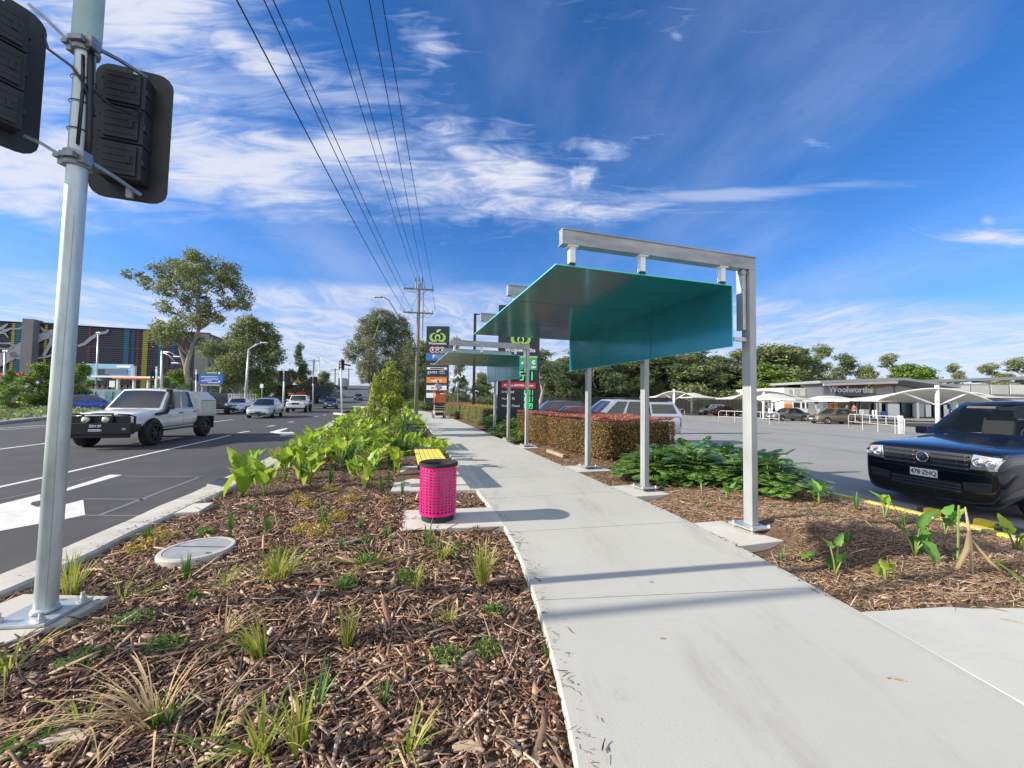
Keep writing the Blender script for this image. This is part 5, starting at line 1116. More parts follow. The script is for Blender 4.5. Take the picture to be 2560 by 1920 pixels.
# round chrome badge with two stacked letters
fx2 = bv.ray_cast(Vector((4, 0, .90)), Vector((-1, 0, 0)))[0].x
Mb = Matrix.Translation((fx2 + .030, 0, .895)) @ Matrix.Rotation(R(90), 4, 'Z') @ Matrix.Rotation(R(90), 4, 'X')
b = MB(); b.lathe([(.086, 0), (.088, .012), (.080, .016), (.074, .010), (.072, 0)], 32, M=Mb); b.stroke([(-.034, .062), (0, .006), (.034, .062)], .017, Mb, 0, .012); b.stroke([(-.062, .036), (-.030, -.060), (0, .0), (.030, -.060), (.062, .036)], .017, Mb, 0, .012)
b.lathe([(0, .001), (.073, .001)], 24, M=Mb, mi=1); b.build('badge', [M_['chrome'], mat('badge_backing', (.01, .02, .06), .3)], t)
seams(bv, t, (.85, -.25), .40, 1.15); handles(bv, t, (-.05, -1.1), 1.04, np_); mirrors(t, .82, .90, 1.27, np_, 1.15)
proj(bv, t, 'bonnet_gap', [(2.2, -.80), (1.15, -.86), (1.15, -.852), (2.2, -.792)], 't', M_['dark'], .003, (10, 1)); proj(bv, t, 'bonnet_gap', [(2.2, .80), (1.15, .86), (1.15, .852), (2.2, .792)], 't', M_['dark'], .003, (10, 1))
b = MB(); b.tube([(1.2, -.5, 1.235), (1.08, -.1, 1.26), (1.03, .2, 1.29)], .008, 5); b.build('wiper', M_['black'], t)
# ---- silver ute with canopy and roof tray behind the red hedge
sv = paintm('silver_ute_paint', (.50, .52, .56), .5, .3)
t = thing('silver_canopy_ute', 'silver dual cab ute with canopy and black roof tray behind the red hedge', 'ute', (4.35, 16.1, -.25), R(180 + 10))
st = [(2.62, .70, .80, .84, .34), (2.5, .86, .96, 1.0, .30), (2.1, .92, 1.04, 1.09, .3), (1.2, .93, 1.10, 1.17, .32), (.6, .93, 1.14, 1.2, .32), (-1.0, .93, 1.15, 1.17, .34), (-1.2, .93, 1.16, 1.17, .34), (-2.5, .93, 1.18, 1.18, .40), (-2.62, .90, 1.16, 1.16, .45)]
bo, bv = hull(t, 'body', st, .3, sv, [(1.6, .93), (-1.5, .93)], .38, 2)
cabin(t, 1.15, .35, -.95, -1.15, 1.14, 1.80, .84, .68, sv, wins=((.10, .47), (.53, .93)))
b = MB(); rows = [[(x, y * w, z) for y, w, z in ((-1, .86, 1.16), (-1, .72, 1.74), (-.6, .72, 1.80), (.6, .72, 1.80), (1, .72, 1.74), (1, .86, 1.16))] for x in (-1.18, -2.28)] + [[(-2.60, y * w, z) for y, w, z in ((-1, .86, 1.16), (-1, .84, 1.22), (-.6, .84, 1.23), (.6, .84, 1.23), (1, .84, 1.22), (1, .86, 1.16))]]
b.grid(rows); b.build('canopy', sv, t)
for s_ in (1, -1):
    b = MB(); b.add([(-1.26, s_ * .838, 1.28), (-2.36, s_ * .838, 1.28), (-2.22, s_ * .752, 1.66), (-1.26, s_ * .752, 1.66)], [(0, 1, 2, 3)]); b.build('canopy_window', M_['glass'], t)
    proj(bv, t, 'tail_light', [(s_ * .80, .75), (s_ * .92, .75), (s_ * .92, 1.1), (s_ * .80, 1.1)], 'r', M_['redlens'], .012)
    proj(bv, t, 'tail_light_side', [(-2.60, .72), (-2.50, .72), (-2.50, 1.08), (-2.60, 1.08)], 'l' if s_ > 0 else 'R', M_['redlens'], .008)
b = MB(); b.box((-1.25, 0, 1.90), (2.1, 1.25, .05)); b.box((-.35, .5, 1.87), (.05, .05, .06)); b.box((-2.1, .5, 1.86), (.05, .05, .08)); b.build('roof_tray', M_['black'], t)
for x in (1.6, -1.5):
    for y in (.84, -.84): wheel(t, x, y, .38, .24, M_['alloy'], 6)
seams(bv, t, (.8, -.22, -1.16), .40, 1.1); handles(bv, t, (-.05, -1.0), 1.02, M_['chrome']); mirrors(t, .85, .86, 1.24, M_['chrome'], 1.1)
# ---- cars in the car park
t, bv = common('red_sedan', 'bright red car parked behind the hedge left of the silver ute', 'car', (3.2, 20.6, -.25), R(190), paintm('red_paint', (.42, .01, .02)), dict(SED, roof=1.42))
t, bv = common('black_wagon', 'black wagon parked beyond the red car beside the price sign', 'car', (2.6, 23.6, -.25), R(190), paintm('black_wagon_paint', (.02, .021, .024)), SUV)
CZ = -.25
for nm, lab, K, x0, x1, yb, rz, col in (
    ('white_suv', 'white small wagon under the shade sails behind the red car', SUV, 1757, 1815, 1038, 178, (.62, .63, .64)), ('maroon_sedan', 'dark red car beside the white wagon under the shade sails', SED, 1793, 1853, 1040, 5, (.20, .012, .02)),
    ('grey_sedan', 'silver grey fastback sedan behind the trolley rails', SED, 1942, 2024, 1053, 184, (.17, .18, .19)), ('bronze_sedan', 'old bronze beige sedan parked before the store entrance', SED, 2056, 2155, 1061, 180, (.14, .12, .09))):
    a, c = G(x0, yb, CZ), G(x1, yb, CZ); sc_ = (c.x - a.x) / 4.5; q = (a + c) / 2
    t, bv = common(nm, lab, 'car', (q.x, q.y + .8, CZ), R(rz), paintm(nm + '_paint', col, .3), dict(K, sub=1))
    t.scale = (min(1.05, sc_),) * 3 if sc_ < 1 else (1.03,) * 3
# ------------------------------------------------------------------ plants
def fast(name, V, k, mats, mi=None, parent=None):
    """V (n,k,3) separate k-sided faces"""
    n = len(V); me = bpy.data.meshes.new(name); me.vertices.add(n * k); me.vertices.foreach_set('co', V.astype(np.float32).reshape(-1))
    me.loops.add(n * k); me.loops.foreach_set('vertex_index', np.arange(n * k, dtype=np.int32)); me.polygons.add(n); me.polygons.foreach_set('loop_start', np.arange(0, n * k, k, dtype=np.int32))
    me.update(calc_edges=True)
    for m in (mats if isinstance(mats, (list, tuple)) else [mats]): me.materials.append(m)
    if mi is not None: me.polygons.foreach_set('material_index', np.asarray(mi, dtype=np.int32))
    o = bpy.data.objects.new(name, me); COL.objects.link(o)
    if parent is not None: o.parent = parent
    return o
def leafquads(C, ln, asp, rg, droop=.2, flat=0.):
    n = len(C); a = rg.uniform(0, 2 * PI, n); e = rg.normal(-droop, .55, n)
    d = np.stack([np.cos(a) * np.cos(e), np.sin(a) * np.cos(e), np.sin(e)], 1); r = rg.normal(0, 1, (n, 3)); r[:, 2] *= (1 - flat)
    s = np.cross(d, r); s /= np.linalg.norm(s, axis=1)[:, None] + 1e-6
    L_ = (ln * rg.uniform(.6, 1.3, n))[:, None]; W = L_ * asp
    return np.stack([C - d * L_ / 2, C + s * W / 2 - d * L_ * .05, C + d * L_ / 2, C - s * W / 2 - d * L_ * .05], 1)
def blobleaves(blobs, per, ln, asp, rg, sub=.30, droop=.2):
    """blobs: (x,y,z,rx,ry,rz); leaves in small tufts so that gaps stay between them"""
    out = []
    for x, y, z, rx, ry, rz in blobs:
        vol = (rx * ry * rz) ** (1 / 3); m = max(3, int(per * vol ** 2)); q = rg.normal(0, 1, (m, 3)); q /= np.linalg.norm(q, axis=1)[:, None]; q *= rg.uniform(.35, 1.02, m)[:, None] ** .6
        c = np.array([x, y, z]) + q * np.array([rx, ry, rz]); sr = sub * vol ** .5
        for p in c:
            k = rg.integers(9, 20); t_ = p + rg.normal(0, sr * .55, (k, 3)) * np.array([1, 1, .75]); out.append(leafquads(t_, ln, asp, rg, droop))
    return np.concatenate(out)
def tree(name, label, base, trunk, blobs, leaf, bark, per=26, ln=.3, asp=.4, tr=.2, seed=1, group=None, limbs=True, droop=.25, sub=.30, lr=.28):
    rg = np.random.default_rng(seed); B0 = Vector(base); t = thing(name, label, 'tree', base, 0, group)
    b = MB(); tp = [Vector(p) for p in trunk]; n = len(tp); b.tube(tp, [max(.02, tr * (1 - .72 * i / max(1, n - 1))) for i in range(n)], 9)
    if limbs:
        for (x, y, z, rx, ry, rz) in blobs:
            c = Vector((x, y, z)); cand = [p for p in tp if p.z < z - .25 * abs(x - p.x) - .05 * (tp[-1].z)] or [tp[min(1, n - 1)]]
            s = min(cand, key=lambda p: (p - c).length); i = tp.index(s); r0 = max(.015, tr * (1 - .72 * i / max(1, n - 1)) * .45); m1 = s.lerp(c, .5) + Vector((rg.normal(0, .06), rg.normal(0, .06), .10)) * (c - s).length
            b.tube([s, s.lerp(m1, .5), m1, c], [r0, r0 * .75, r0 * .5, r0 * .18], 5)
            for k in range(4):
                e_ = c + Vector((rg.uniform(-1, 1) * rx, rg.uniform(-1, 1) * ry, rg.uniform(-.4, 1) * rz)) * .8; b.tube([m1.lerp(c, .3 + .15 * k), e_], [r0 * .3, r0 * .08], 4)
    o = b.build('trunk', bark, t, smooth=True); 
    fast('crown', blobleaves(blobs, per, ln, asp, rg, sub, droop), 4, leaf, None, t)
    return t
def pxblobs(L_, ox, oy, sc_, Y, dz=None, base=None, jit=.6, rg=None, fz=1.25):
    rg = rg or random.Random(5); out = []; k = Y / FPX / sc_
    for cx, cy, rx, ry in L_:
        p = AT(ox + cx / sc_, oy + cy / sc_, Y); d = rg.uniform(-jit, jit) * rx * k * 2
        out.append((p.x - base[0], p.y + d - base[1], p.z - base[2], rx * k, rx * k * .9, ry * k * fz))
    return out
def pxline(P, ox, oy, sc_, Y, base): return [AT(ox + x / sc_, oy + y / sc_, Y) - Vector(base) for x, y in P]
# tall gum on the left
Yg = 50.; bp = AT(467, 1010, Yg); base = (bp.x, Yg, -.3)
bl = pxblobs([(560, 200, 130, 70), (760, 150, 140, 65), (950, 150, 130, 60), (1090, 210, 90, 80), (480, 290, 90, 70), (700, 300, 160, 75), (900, 300, 140, 80), (1130, 330, 110, 70), (1230, 430, 80, 60), (1240, 540, 95, 45), (1090, 520, 80, 45), (620, 430, 100, 60), (780, 440, 90, 60), (190, 265, 45, 40), (270, 280, 50, 30), (330, 310, 45, 30), (400, 380, 60, 32),
    (1350, 585, 34, 40), (560, 600, 75, 50), (620, 700, 85, 60), (850, 640, 90, 60), (890, 740, 100, 45), (1000, 690, 70, 40), (600, 800, 95, 50), (440, 800, 70, 42), (600, 890, 100, 65), (740, 850, 95, 65), (820, 920, 45, 50), (1080, 690, 34, 24), (430, 200, 40, 30), (850, 520, 60, 50), (1010, 400, 60, 45), (850, 95, 90, 45), (640, 150, 70, 50), (1110, 320, 60, 60), (720, 560, 60, 45), (950, 600, 60, 45)], 280, 620, 3.95, Yg, base=base, fz=1.5)
tree('gum_tree', 'tall spreading gum tree with pale forked trunk on the left skyline', base, [Vector((0, 0, 0))] + pxline([(745, 1300), (735, 1180), (760, 1080), (800, 950), (850, 820), (870, 700), (850, 600), (840, 480), (850, 380), (860, 250)], 280, 620, 3.95, Yg, base), bl, M_['gum'], M_['bark'], per=31, ln=.36, asp=.42, tr=.34, seed=3, sub=.46)
b = MB(); b.tube([Vector(base) + q for q in pxline([(742, 1330), (722, 1160), (690, 1060), (655, 960), (640, 880)], 280, 620, 3.95, Yg, base)], [.28, .23, .18, .12, .07], 9); b.build('second_stem', M_['bark'], bpy.data.objects['gum_tree'], smooth=True, world=True)
Y2 = 62.; bp = AT(603, 1003, Y2); base = (bp.x, Y2, -.3)
bl = pxblobs([(1330, 720, 110, 50), (1250, 800, 120, 60), (1420, 790, 120, 70), (1150, 900, 120, 70), (1350, 900, 160, 90), (1520, 900, 90, 70), (1080, 1020, 110, 80), (1280, 1040, 170, 110), (1480, 1030, 130, 100), (1580, 980, 50, 50), (1120, 1160, 110, 80), (1330, 1180, 170, 100), (1530, 1160, 90, 100), (1180, 1290, 130, 70), (1400, 1300, 160, 70), (1560, 1280, 70, 60), (1100, 1240, 80, 60), (1620, 1080, 40, 40)], 280, 620, 3.95, Y2, base=base)
tree('bushy_gum_tree', 'broad bushy olive green gum tree right of the tall gum', base, [Vector((0, 0, 0))] + pxline([(1275, 1350), (1290, 1200), (1320, 1050), (1340, 900), (1340, 780)], 280, 620, 3.95, Y2, base), bl, M_['gum'], M_['bark'], per=38, ln=.38, asp=.45, tr=.42, seed=4, sub=.46)
# street tree on the near bed
bp = G(916, 1072.7); Yt = bp.y; base = (bp.x, bp.y, -.05)
bl = pxblobs([(1700, 210, 130, 75), (1560, 300, 120, 90), (1850, 300, 130, 100), (1480, 430, 90, 100), (1690, 380, 150, 100), (1930, 440, 90, 100), (1460, 590, 80, 90), (1600, 560, 110, 100), (1780, 560, 140, 110), (1990, 600, 70, 110), (1500, 740, 80, 70), (1640, 720, 110, 90), (1830, 760, 130, 110), (1990, 780, 70, 110), (1560, 850, 70, 50), (1740, 900, 110, 90), (1920, 920, 100, 90), (1840, 1040, 100, 80), (1980, 1010, 60, 70), (1690, 1020, 60, 60)], 540, 740, 4.148, Yt, base=base, jit=.8)
tree('street_tree', 'fine leaved grey green street tree on the planted verge', base, pxline([(1565, 1400), (1570, 1300), (1590, 1150), (1620, 980), (1630, 850), (1610, 700), (1600, 560), (1650, 420), (1690, 280)], 540, 740, 4.148, Yt, base), bl, M_['olive'], M_['bark'], per=680, ln=.13, asp=.22, tr=.085, seed=6, sub=.20, droop=.0)
p0, p1 = AT(540 + 1400 / 4.148, 740 + 1320 / 4.148, Yt), AT(540 + 1590 / 4.148, 740 + 1110 / 4.148, Yt)
b = MB(); b.tube([(p0.x, Yt - .3, p0.z - .1), (p1.x, Yt - .05, p1.z)], .03, 6); tag(b.build('support_stake', M_['stake']), 'leaning timber stake propping the street tree', 'stake')
b = MB(); b.tube([(bp.x - .12, bp.y - .25, -.05), (bp.x - .05, bp.y - .2, .62)], [.16, .12], 14); tag(b.build('tree_guard', mat('pale_card_guard', (.42, .36, .27), .9, nz=(5, .15)), smooth=True), 'pale tubular tree guard round the street tree base', 'tree guard')
bp = G(971, 1089); Yt = bp.y; base = (bp.x, bp.y, -.05)
bl = pxblobs([(1800, 710, 55, 40), (1770, 800, 80, 55), (1850, 830, 70, 60), (1780, 920, 90, 65), (1870, 950, 60, 60), (1740, 1040, 70, 60), (1830, 1060, 80, 60), (1900, 1080, 40, 50), (1770, 1160, 70, 50), (1850, 1180, 70, 50), (1650, 880, 40, 40), (1660, 1000, 40, 40)], 540, 740, 4.148, Yt, base=base)
tree('young_tree', 'young yellow green tree with bright leaves before the street tree', base, pxline([(1790, 1480), (1795, 1300), (1800, 1100), (1810, 950), (1800, 800)], 540, 740, 4.148, Yt, base), bl, M_['yg'], M_['barkd'], per=430, ln=.095, asp=.5, tr=.03, seed=9, sub=.2)
q = G(1000, 1072); yt_ = [o for o in bpy.data.objects if o.name.startswith('young_tree')][0]; dup(yt_, (q.x, q.y, -.05), 2.1, 'second slender young tree behind the bright one, near the path', scale=(.6, .6, 1.25))
q = G(935, 1090); dup(yt_, (q.x, q.y, -.05), 4.1, 'short leafy sapling left of the bright young tree', scale=(.5, .5, .8))
# prototypes for the distant trees
def auto(seed, H_, R_, n, lo=.35, flatk=.6):
    r = random.Random(seed); out = []
    for i in range(n):
        h = lo + (1 - lo) * (i + .5) / n; w = math.sin(PI * min(1, (h - lo) / (1 - lo) * .75 + .22)) * R_; a = r.uniform(0, 2 * PI); d = w * r.uniform(.2, .85); s = R_ * r.uniform(.26, .42)
        out.append((d * math.cos(a), d * math.sin(a), H_ * h * .96 - s * .3, s, s, s * flatk))
    return out
protos = []
for i, (H_, R_, n, lo, lf, bk, per) in enumerate(((12, 3.6, 26, .28, 'gumd', 'bark', 26), (14, 3.4, 16, .42, 'gum', 'bark', 24), (10, 4.2, 24, .2, 'gum', 'barkd', 30), (9, 3.2, 22, .15, 'broad', 'barkd', 30), (13, 3.0, 12, .5, 'gumd', 'bark', 22))):
    rg2 = random.Random(50 + i); tk = [Vector((rg2.uniform(-.15, .15) * k, rg2.uniform(-.15, .15) * k, H_ * k / 6)) for k in range(6)]
    protos.append(dict(args=(tk, auto(i + 11, H_, R_, n, lo), M_[lf], M_[bk]), per=per, H=H_, obj=None, i=i))
EXTRA = [(1370, 900, 68, 2), (1415, 890, 70, 0), (1465, 905, 66, 2), (1510, 895, 72, 2), (1560, 900, 64, 2), (1610, 892, 72, 2), (1665, 900, 70, 0), (1715, 895, 74, 2), (1765, 905, 66, 2), (1812, 915, 80, 0), (1880, 890, 74, 0), (1950, 890, 76, 2), (2000, 905, 72, 2)]
def far_tree(px, ytop, Y, pi, label, group, wk=1.0, z0=-.3, seed=0):
    P = protos[pi]; p = AT(px, ytop, Y); s = (p.z - z0) / P['H']; nm = ['dense_gum_tree', 'slender_gum_tree', 'round_gum_tree', 'leafy_tree', 'bare_stemmed_gum_tree'][pi]
    if P['obj'] is None:
        t = tree(nm, label, (0, 0, 0), P['args'][0], P['args'][1], P['args'][2], P['args'][3], per=int(P['per'] * 1.25), ln=.34, asp=.5, tr=.24, seed=70 + pi, group=group, sub=.42); P['obj'] = t
    else: t = dup(P['obj'], label=label, group=group)
    t.location = (p.x, Y, z0); t.rotation_euler = (0, 0, (px * 1.7 + seed) % 6.28); t.scale = (s * wk, s * wk, s); return t
GB = 'tall trees behind the car park'
spec = [(1352, 870, 52, 4, 'tall thin gum just right of the price sign'), (1395, 905, 60, 0, 'dense dark gum right of the price sign, over the red car'), (1440, 862, 64, 1, 'open crowned gum seen left of the second shelter post'), (1490, 880, 62, 0, 'dark gum left of the middle shelter post'),
    (1530, 858, 70, 4, 'gum seen under the roof corner beside the middle post'), (1580, 880, 66, 0, 'dark dense gum just left of the second post'), (1640, 872, 64, 0, 'dark dense gum right of the second post, above the silver ute'), (1690, 880, 66, 2, 'rounded gum above the leftmost shade sail'), (1740, 872, 70, 0, 'dark gum between the two right shelter posts'),
    (1785, 885, 68, 0, 'dark gum with a pale gap left of the yellow building'), (1845, 868, 78, 1, 'lighter gum behind the yellow building left of the nearest post'), (1925, 862, 66, 2, 'broad rounded gum just right of the nearest post'), (1975, 862, 70, 0, 'tall dark gum on the right of the nearest post'), (1905, 905, 60, 3, 'lower green tree beside the nearest post')]
for i, (px, yt, Y, pi, lab) in enumerate(spec): far_tree(px, yt, Y, pi, lab, GB, 1.75, seed=i)
for i, (px, yt, Y, pi, lab, wk) in enumerate([(2055, 855, 85, 1, 'tall airy gum left of the store canopy', 1.0), (2110, 880, 90, 4, 'airy spreading gum above the store sign', 1.3), (2165, 912, 85, 2, 'small rounded tree right of the airy gums', .8), (2218, 880, 88, 1, 'pale gum above the canopy roof edge', 1.0), (2265, 905, 86, 3, 'bright bushy tree over the store roof', 1.3), (2310, 912, 90, 3, 'second bushy tree over the store roof', 1.1),
    (2385, 905, 92, 1, 'separate pale gum above the long store roof', .9), (2470, 905, 84, 1, 'pale open gum near the right edge', 1.2), (2540, 890, 80, 1, 'pale open gum at the right edge', 1.3)]):
    far_tree(px, yt, Y, pi, lab, 'trees behind the store', wk, seed=i)
for i, (px, yt, Y, pi, lab, wk) in enumerate([(750, 852, 70, 4, 'slim two tiered gum standing alone left of the bridge road', .55), (762, 905, 66, 0, 'dark lower crown beneath the slim gum', .7), (700, 925, 75, 2, 'low dark tree between the bushy gum and the signals', .9), (730, 920, 80, 0, 'dark tree behind the median signals', .8), (812, 928, 95, 2, 'rounded tree beside the bridge road', .9), (660, 935, 70, 3, 'dense tree right of the bushy gum', .9), (560, 930, 80, 0, 'dark tree under the bushy gum', 1.0), (640, 915, 72, 0, 'shaded tree at the foot of the bushy gum', 1.1),
    (1060, 850, 60, 2, 'gum behind the power pole and pylon sign', .8), (1140, 838, 70, 4, 'thin gum right of the pylon sign', .8), (1150, 930, 55, 0, 'tree behind the dark hedge shrubs', .9), (1205, 930, 60, 2, 'round tree behind the black lamp post', .9), (1275, 960, 50, 0, 'dark tree left of the price sign', .7), (945, 925, 60, 0, 'dark tree behind the street tree', .9), (1010, 880, 75, 2, 'tree behind the street tree beside the power pole', .9)]):
    far_tree(px, yt, Y, pi, lab, 'trees along the road', wk, seed=i)
for i, (px, yt, Y, pi, lab, wk) in enumerate([(105, 905, 36, 3, 'leafy tree left of the near pole before the car park building', 1.2), (205, 905, 38, 3, 'leafy tree right of the near pole', .9), (150, 918, 37, 3, 'leafy tree hidden behind the near pole', 1.0), (30, 965, 28, 3, 'low leafy tree at the left edge', 1.0), (445, 920, 50, 3, 'bright green tree under the tall gum', 1.1), (25, 922, 45, 3, 'small bright tree at far left before the mural', .6), (412, 938, 48, 3, 'bright low bush beside the grey signal pole', .8)]):
    far_tree(px, yt, Y, pi, lab, 'bright leafy trees across the road', wk, seed=i)
for i, (px, yt, Y, pi) in enumerate(EXTRA): far_tree(px, yt, Y, pi, 'dense gum filling the tree line behind the car park fence', GB, 1.5, seed=i * 3)
# dark shrubs behind the yellow hedges
def shrub(label, x, y, h, r, lf, seed, group, cat='shrub', name='shrub', ln=.12, per=90, z0=-.1):
    rg = np.random.default_rng(seed); t = thing(name, label, cat, (x, y, z0), 0, group); bl = [(rg.uniform(-.5, .5) * r, rg.uniform(-.5, .5) * r, h * rg.uniform(.25, .8), r * .5, r * .5, h * .28) for _ in range(9)]
    b = MB()
    for q in bl: b.tube([(0, 0, 0), (q[0] * .5, q[1] * .5, q[2] * .5), q[:3]], [.03, .02, .008], 4)
    b.build('stems', M_['barkd'], t); fast('foliage', blobleaves(bl, per, ln, .5, rg, .3), 4, lf, None, t); return t
for i, (px, yt, Y, r) in enumerate(((1130, 978, 44, 1.6), (1160, 985, 42, 1.6), (1200, 990, 38, 1.5), (1230, 985, 34, 1.3), (1040, 1000, 50, 1.6), (1060, 1004, 46, 1.2), (1015, 1002, 52, 1.5))):
    p = AT(px, yt, Y); shrub(['dark round shrub behind the scissor lift', 'dark round shrub above the far hedge', 'dark shrub beside the black lamp post', 'dark shrub left of the price sign', 'green shrub left of the pylon sign foot', 'low green shrub before the pylon sign', 'green shrub left of the power pole base'][i], p.x, Y, p.z + .1, r, M_['gumd'] if i < 4 else M_['weed'], 200 + i, 'round shrubs by the far footpath', ln=.16, per=60)
# clipped hedges
def hedge(label, near, ang, length, width, h, lf, toplf, seed, n):
    rg = np.random.default_rng(seed); t = thing('clipped_hedge', label, 'hedge', (near[0], near[1], -.06), ang)
    L2 = []; tp = []
    for _ in range(n):
        f = rg.random(); A = (length * h * 2 + width * h * 2); a1, a2 = length * h, width * h; tot = 2 * a1 + 2 * a2 + length * width; u = rg.random() * tot; z = rg.uniform(0, h)
        if u < a1: p = (0, rg.uniform(0, length), z)
        elif u < 2 * a1: p = (width, rg.uniform(0, length), z)
        elif u < 2 * a1 + a2: p = (rg.uniform(0, width), 0, z)
        elif u < 2 * a1 + 2 * a2: p = (rg.uniform(0, width), length, z)
        else: p = (rg.uniform(0, width), rg.uniform(0, length), h)
        x, y, z = p; cr = .35                   # round the corners and let the face bulge
        for (cx, cy) in ((0, 0), (width, 0), (0, length), (width, length)):
            ux, uy = (cx + cr if cx == 0 else cx - cr), (cy + cr if cy == 0 else cy - cr)
            if (x < cr if cx == 0 else x > width - cr) and (y < cr if cy == 0 else y > length - cr):
                d = math.hypot(x - ux, y - uy)
                if d > cr: x, y = ux + (x - ux) * cr / d, uy + (y - uy) * cr / d
        bul = .05 * math.sin(3 * y + 2 * z) + .04 * math.sin(7 * x + 5 * y) + rg.normal(0, .028)
        dn = Vector((x - width / 2, 0, 0)).normalized(); x += dn.x * bul; z += (bul * .5 if p[2] == h else 0) - (.07 * (h - p[2] < .06) * (p[2] != h))
        if p[2] < .18 and rg.random() < .5: continue
        (tp if z > h - .07 else L2).append((x, y, max(.02, z)))
    C = np.array(L2 + tp); mi = [0] * len(L2) + [1] * len(tp); Q = leafquads(C, .046, .6, rg, 0)
    fast('foliage', Q, 4, [lf, toplf], mi, t)
    b = MB(); b.box((width / 2, length / 2, h / 2 - .02), (width - .22, length - .22, h - .16)); b.build('light_block_core', mat('hedge_inner', (.035, .035, .02), 1., nz=(20, .5)), t, bevel=.12)  # solid dark box added inside the leaves to block light
    return t
hedge('long clipped hedge with reddish new leaves beside the near shelter', (2.35, 9.45), R(21.5), 6.0, 2.3, 1.12, M_['hedge'], M_['hedger'], 21, 60000)
hedge('yellow green clipped hedge beyond the price sign', (-1.75, 21.8), R(17), 7.4, 1.9, 1.10, M_['hedgey'], M_['hedgey'], 22, 16000)
hedge('farthest yellow green clipped hedge beside the scissor lift', (-4.35, 31.0), R(17), 9.0, 2.0, 1.12, M_['hedgey'], M_['hedger'], 23, 14000)
# lobed leaf plants
def xanadu(seed, n=46, r=.55, h=.62):
    rg = random.Random(seed); V = []
    for _ in range(n):
        a = rg.uniform(0, 2 * PI); f = math.sqrt(rg.random()); o = Vector((math.cos(a), math.sin(a), 0)); tip = o * r * f * .9 + Vector((0, 0, h * (1 - .55 * f * f) * rg.uniform(.75, 1.1)))
        d = (o * (.5 + .6 * f) + Vector((rg.uniform(-.4, .4), rg.uniform(-.4, .4), .35 - .5 * f))).normalized(); s = d.cross(Vector((0, 0, 1))).normalized(); up = s.cross(d); L_ = rg.uniform(.17, .26)
        V.append([tip - s * .006, tip + s * .006, tip + d * L_ + s * .008, tip + d * L_ - s * .008]); V.append([Vector((tip.x * .2, tip.y * .2, 0)) - s * .005, Vector((tip.x * .2, tip.y * .2, 0)) + s * .005, tip + s * .004, tip - s * .004])
        for k in range(6):
            u = (k + .4) / 6; p = tip + d * L_ * u - up * .03 * u * u; w = L_ * .52 * math.sin(PI * (u * .72 + .22))
            for sg_ in (1, -1):
                dd = (s * sg_ + d * (.25 + .9 * u) - up * .12).normalized(); q = dd.cross(up).normalized() * .030
                V.append([p, p + dd * w * .5 + q, p + dd * w, p + dd * w * .5 - q])
    return V
xp = []
for k in range(3):
    t = thing('lobed_leaf_plant', 'dark green plant with deeply lobed leaves in the clump right of the hedge', 'plant', (0, 0, 0), 0, 'lobed leaf plants beside the shelters')
    fast('leaves', np.array([[tuple(q) for q in f] for f in xanadu(30 + k, 120, .60, .56)]), 4, M_['xan'], None, t); xp.append(t)
xs = [(3.0, 8.1), (3.55, 7.75), (4.1, 7.5), (4.65, 7.3), (3.3, 8.75), (3.9, 8.4), (4.5, 8.1), (5.0, 7.8), (2.9, 7.65), (3.5, 7.3), (4.2, 6.95), (4.55, 6.75), (4.3, 9.1), (4.9, 8.6), (4.7, 9.6)]
used = set()
for i, (x, y) in enumerate(xs):
    k = i % 3; o = xp[k] if k not in used else dup(xp[k]); used.add(k); o.location = (x, y, -.08); o.rotation_euler = (0, 0, i * 2.4); o.scale = (1.05 + .1 * (i % 3),) * 2 + (1.0 + .12 * (i % 2),)
for i, (x, y, s_) in enumerate([(.75, 15.6, 1.1), (.25, 16.6, 1.1), (-.1, 17.8, 1.1), (1.2, 16.4, 1.2), (.55, 18.4, 1.2), (-.9, 19.4, 1.1), (-1.2, 20.6, 1.1), (-.4, 21.2, 1.1), (0.2, 14.0, .6), (-.55, 16.0, .8), (-3.6, 29.6, 1.2), (-3.0, 29.9, 1.2), (-4.2, 30.0, 1.0)]):
    o = dup(xp[i % 3], (x, y, -.08), i * 1.9, 'dark lobed leaf plant among the posts of the farther shelter' if i < 10 else 'dark plant between the two yellow hedges', scale=s_)
# tufts, straps and broad leaves -------------------------------------------------
def blades(n, h, spread, w, rg, bend=.6, lean=(0, 0)):
    V = []
    for _ in range(n):
        a = rg.uniform(0, 2 * PI); r0 = rg.uniform(0, spread * .16); o = Vector((math.cos(a), math.sin(a), 0)); p = o * r0; L_ = h * rg.uniform(.55, 1.15); b_ = bend * rg.uniform(.3, 1.4); hd = (o * rg.uniform(.1, 1) * spread / max(h, .01) + Vector((lean[0], lean[1], 0))); s = Vector((-o.y, o.x, 0)); ww = w * rg.uniform(.6, 1.2); pts = []
        for k in range(6):
            u = k / 5; q = p + hd * L_ * (u * .6 + b_ * .55 * u * u) + Vector((0, 0, L_ * (u - b_ * .62 * u * u * u))); pts.append((q, s * ww * (1 - u ** 2.2) * .5 + s * .0004))
        for (q0, w0), (q1, w1) in zip(pts, pts[1:]): V.append([q0 - w0, q0 + w0, q1 + w1, q1 - w1])
    return V
def bladeobj(name, V, m, parent=None):
    b = MB()
    for i in range(0, len(V), 5):                # keep every blade one island
        q = V[i:i + 5]; vs = []
        for f in q: vs += [f[0], f[1]]
        vs += [q[-1][3], q[-1][2]]; b.add(vs, [(2 * k, 2 * k + 1, 2 * k + 3, 2 * k + 2) for k in range(len(q))])
    for z, v in enumerate(b.v):
        if v[2] < .004: b.v[z] = (v[0], v[1], .004)
    return b.build(name, m, parent, smooth=True)
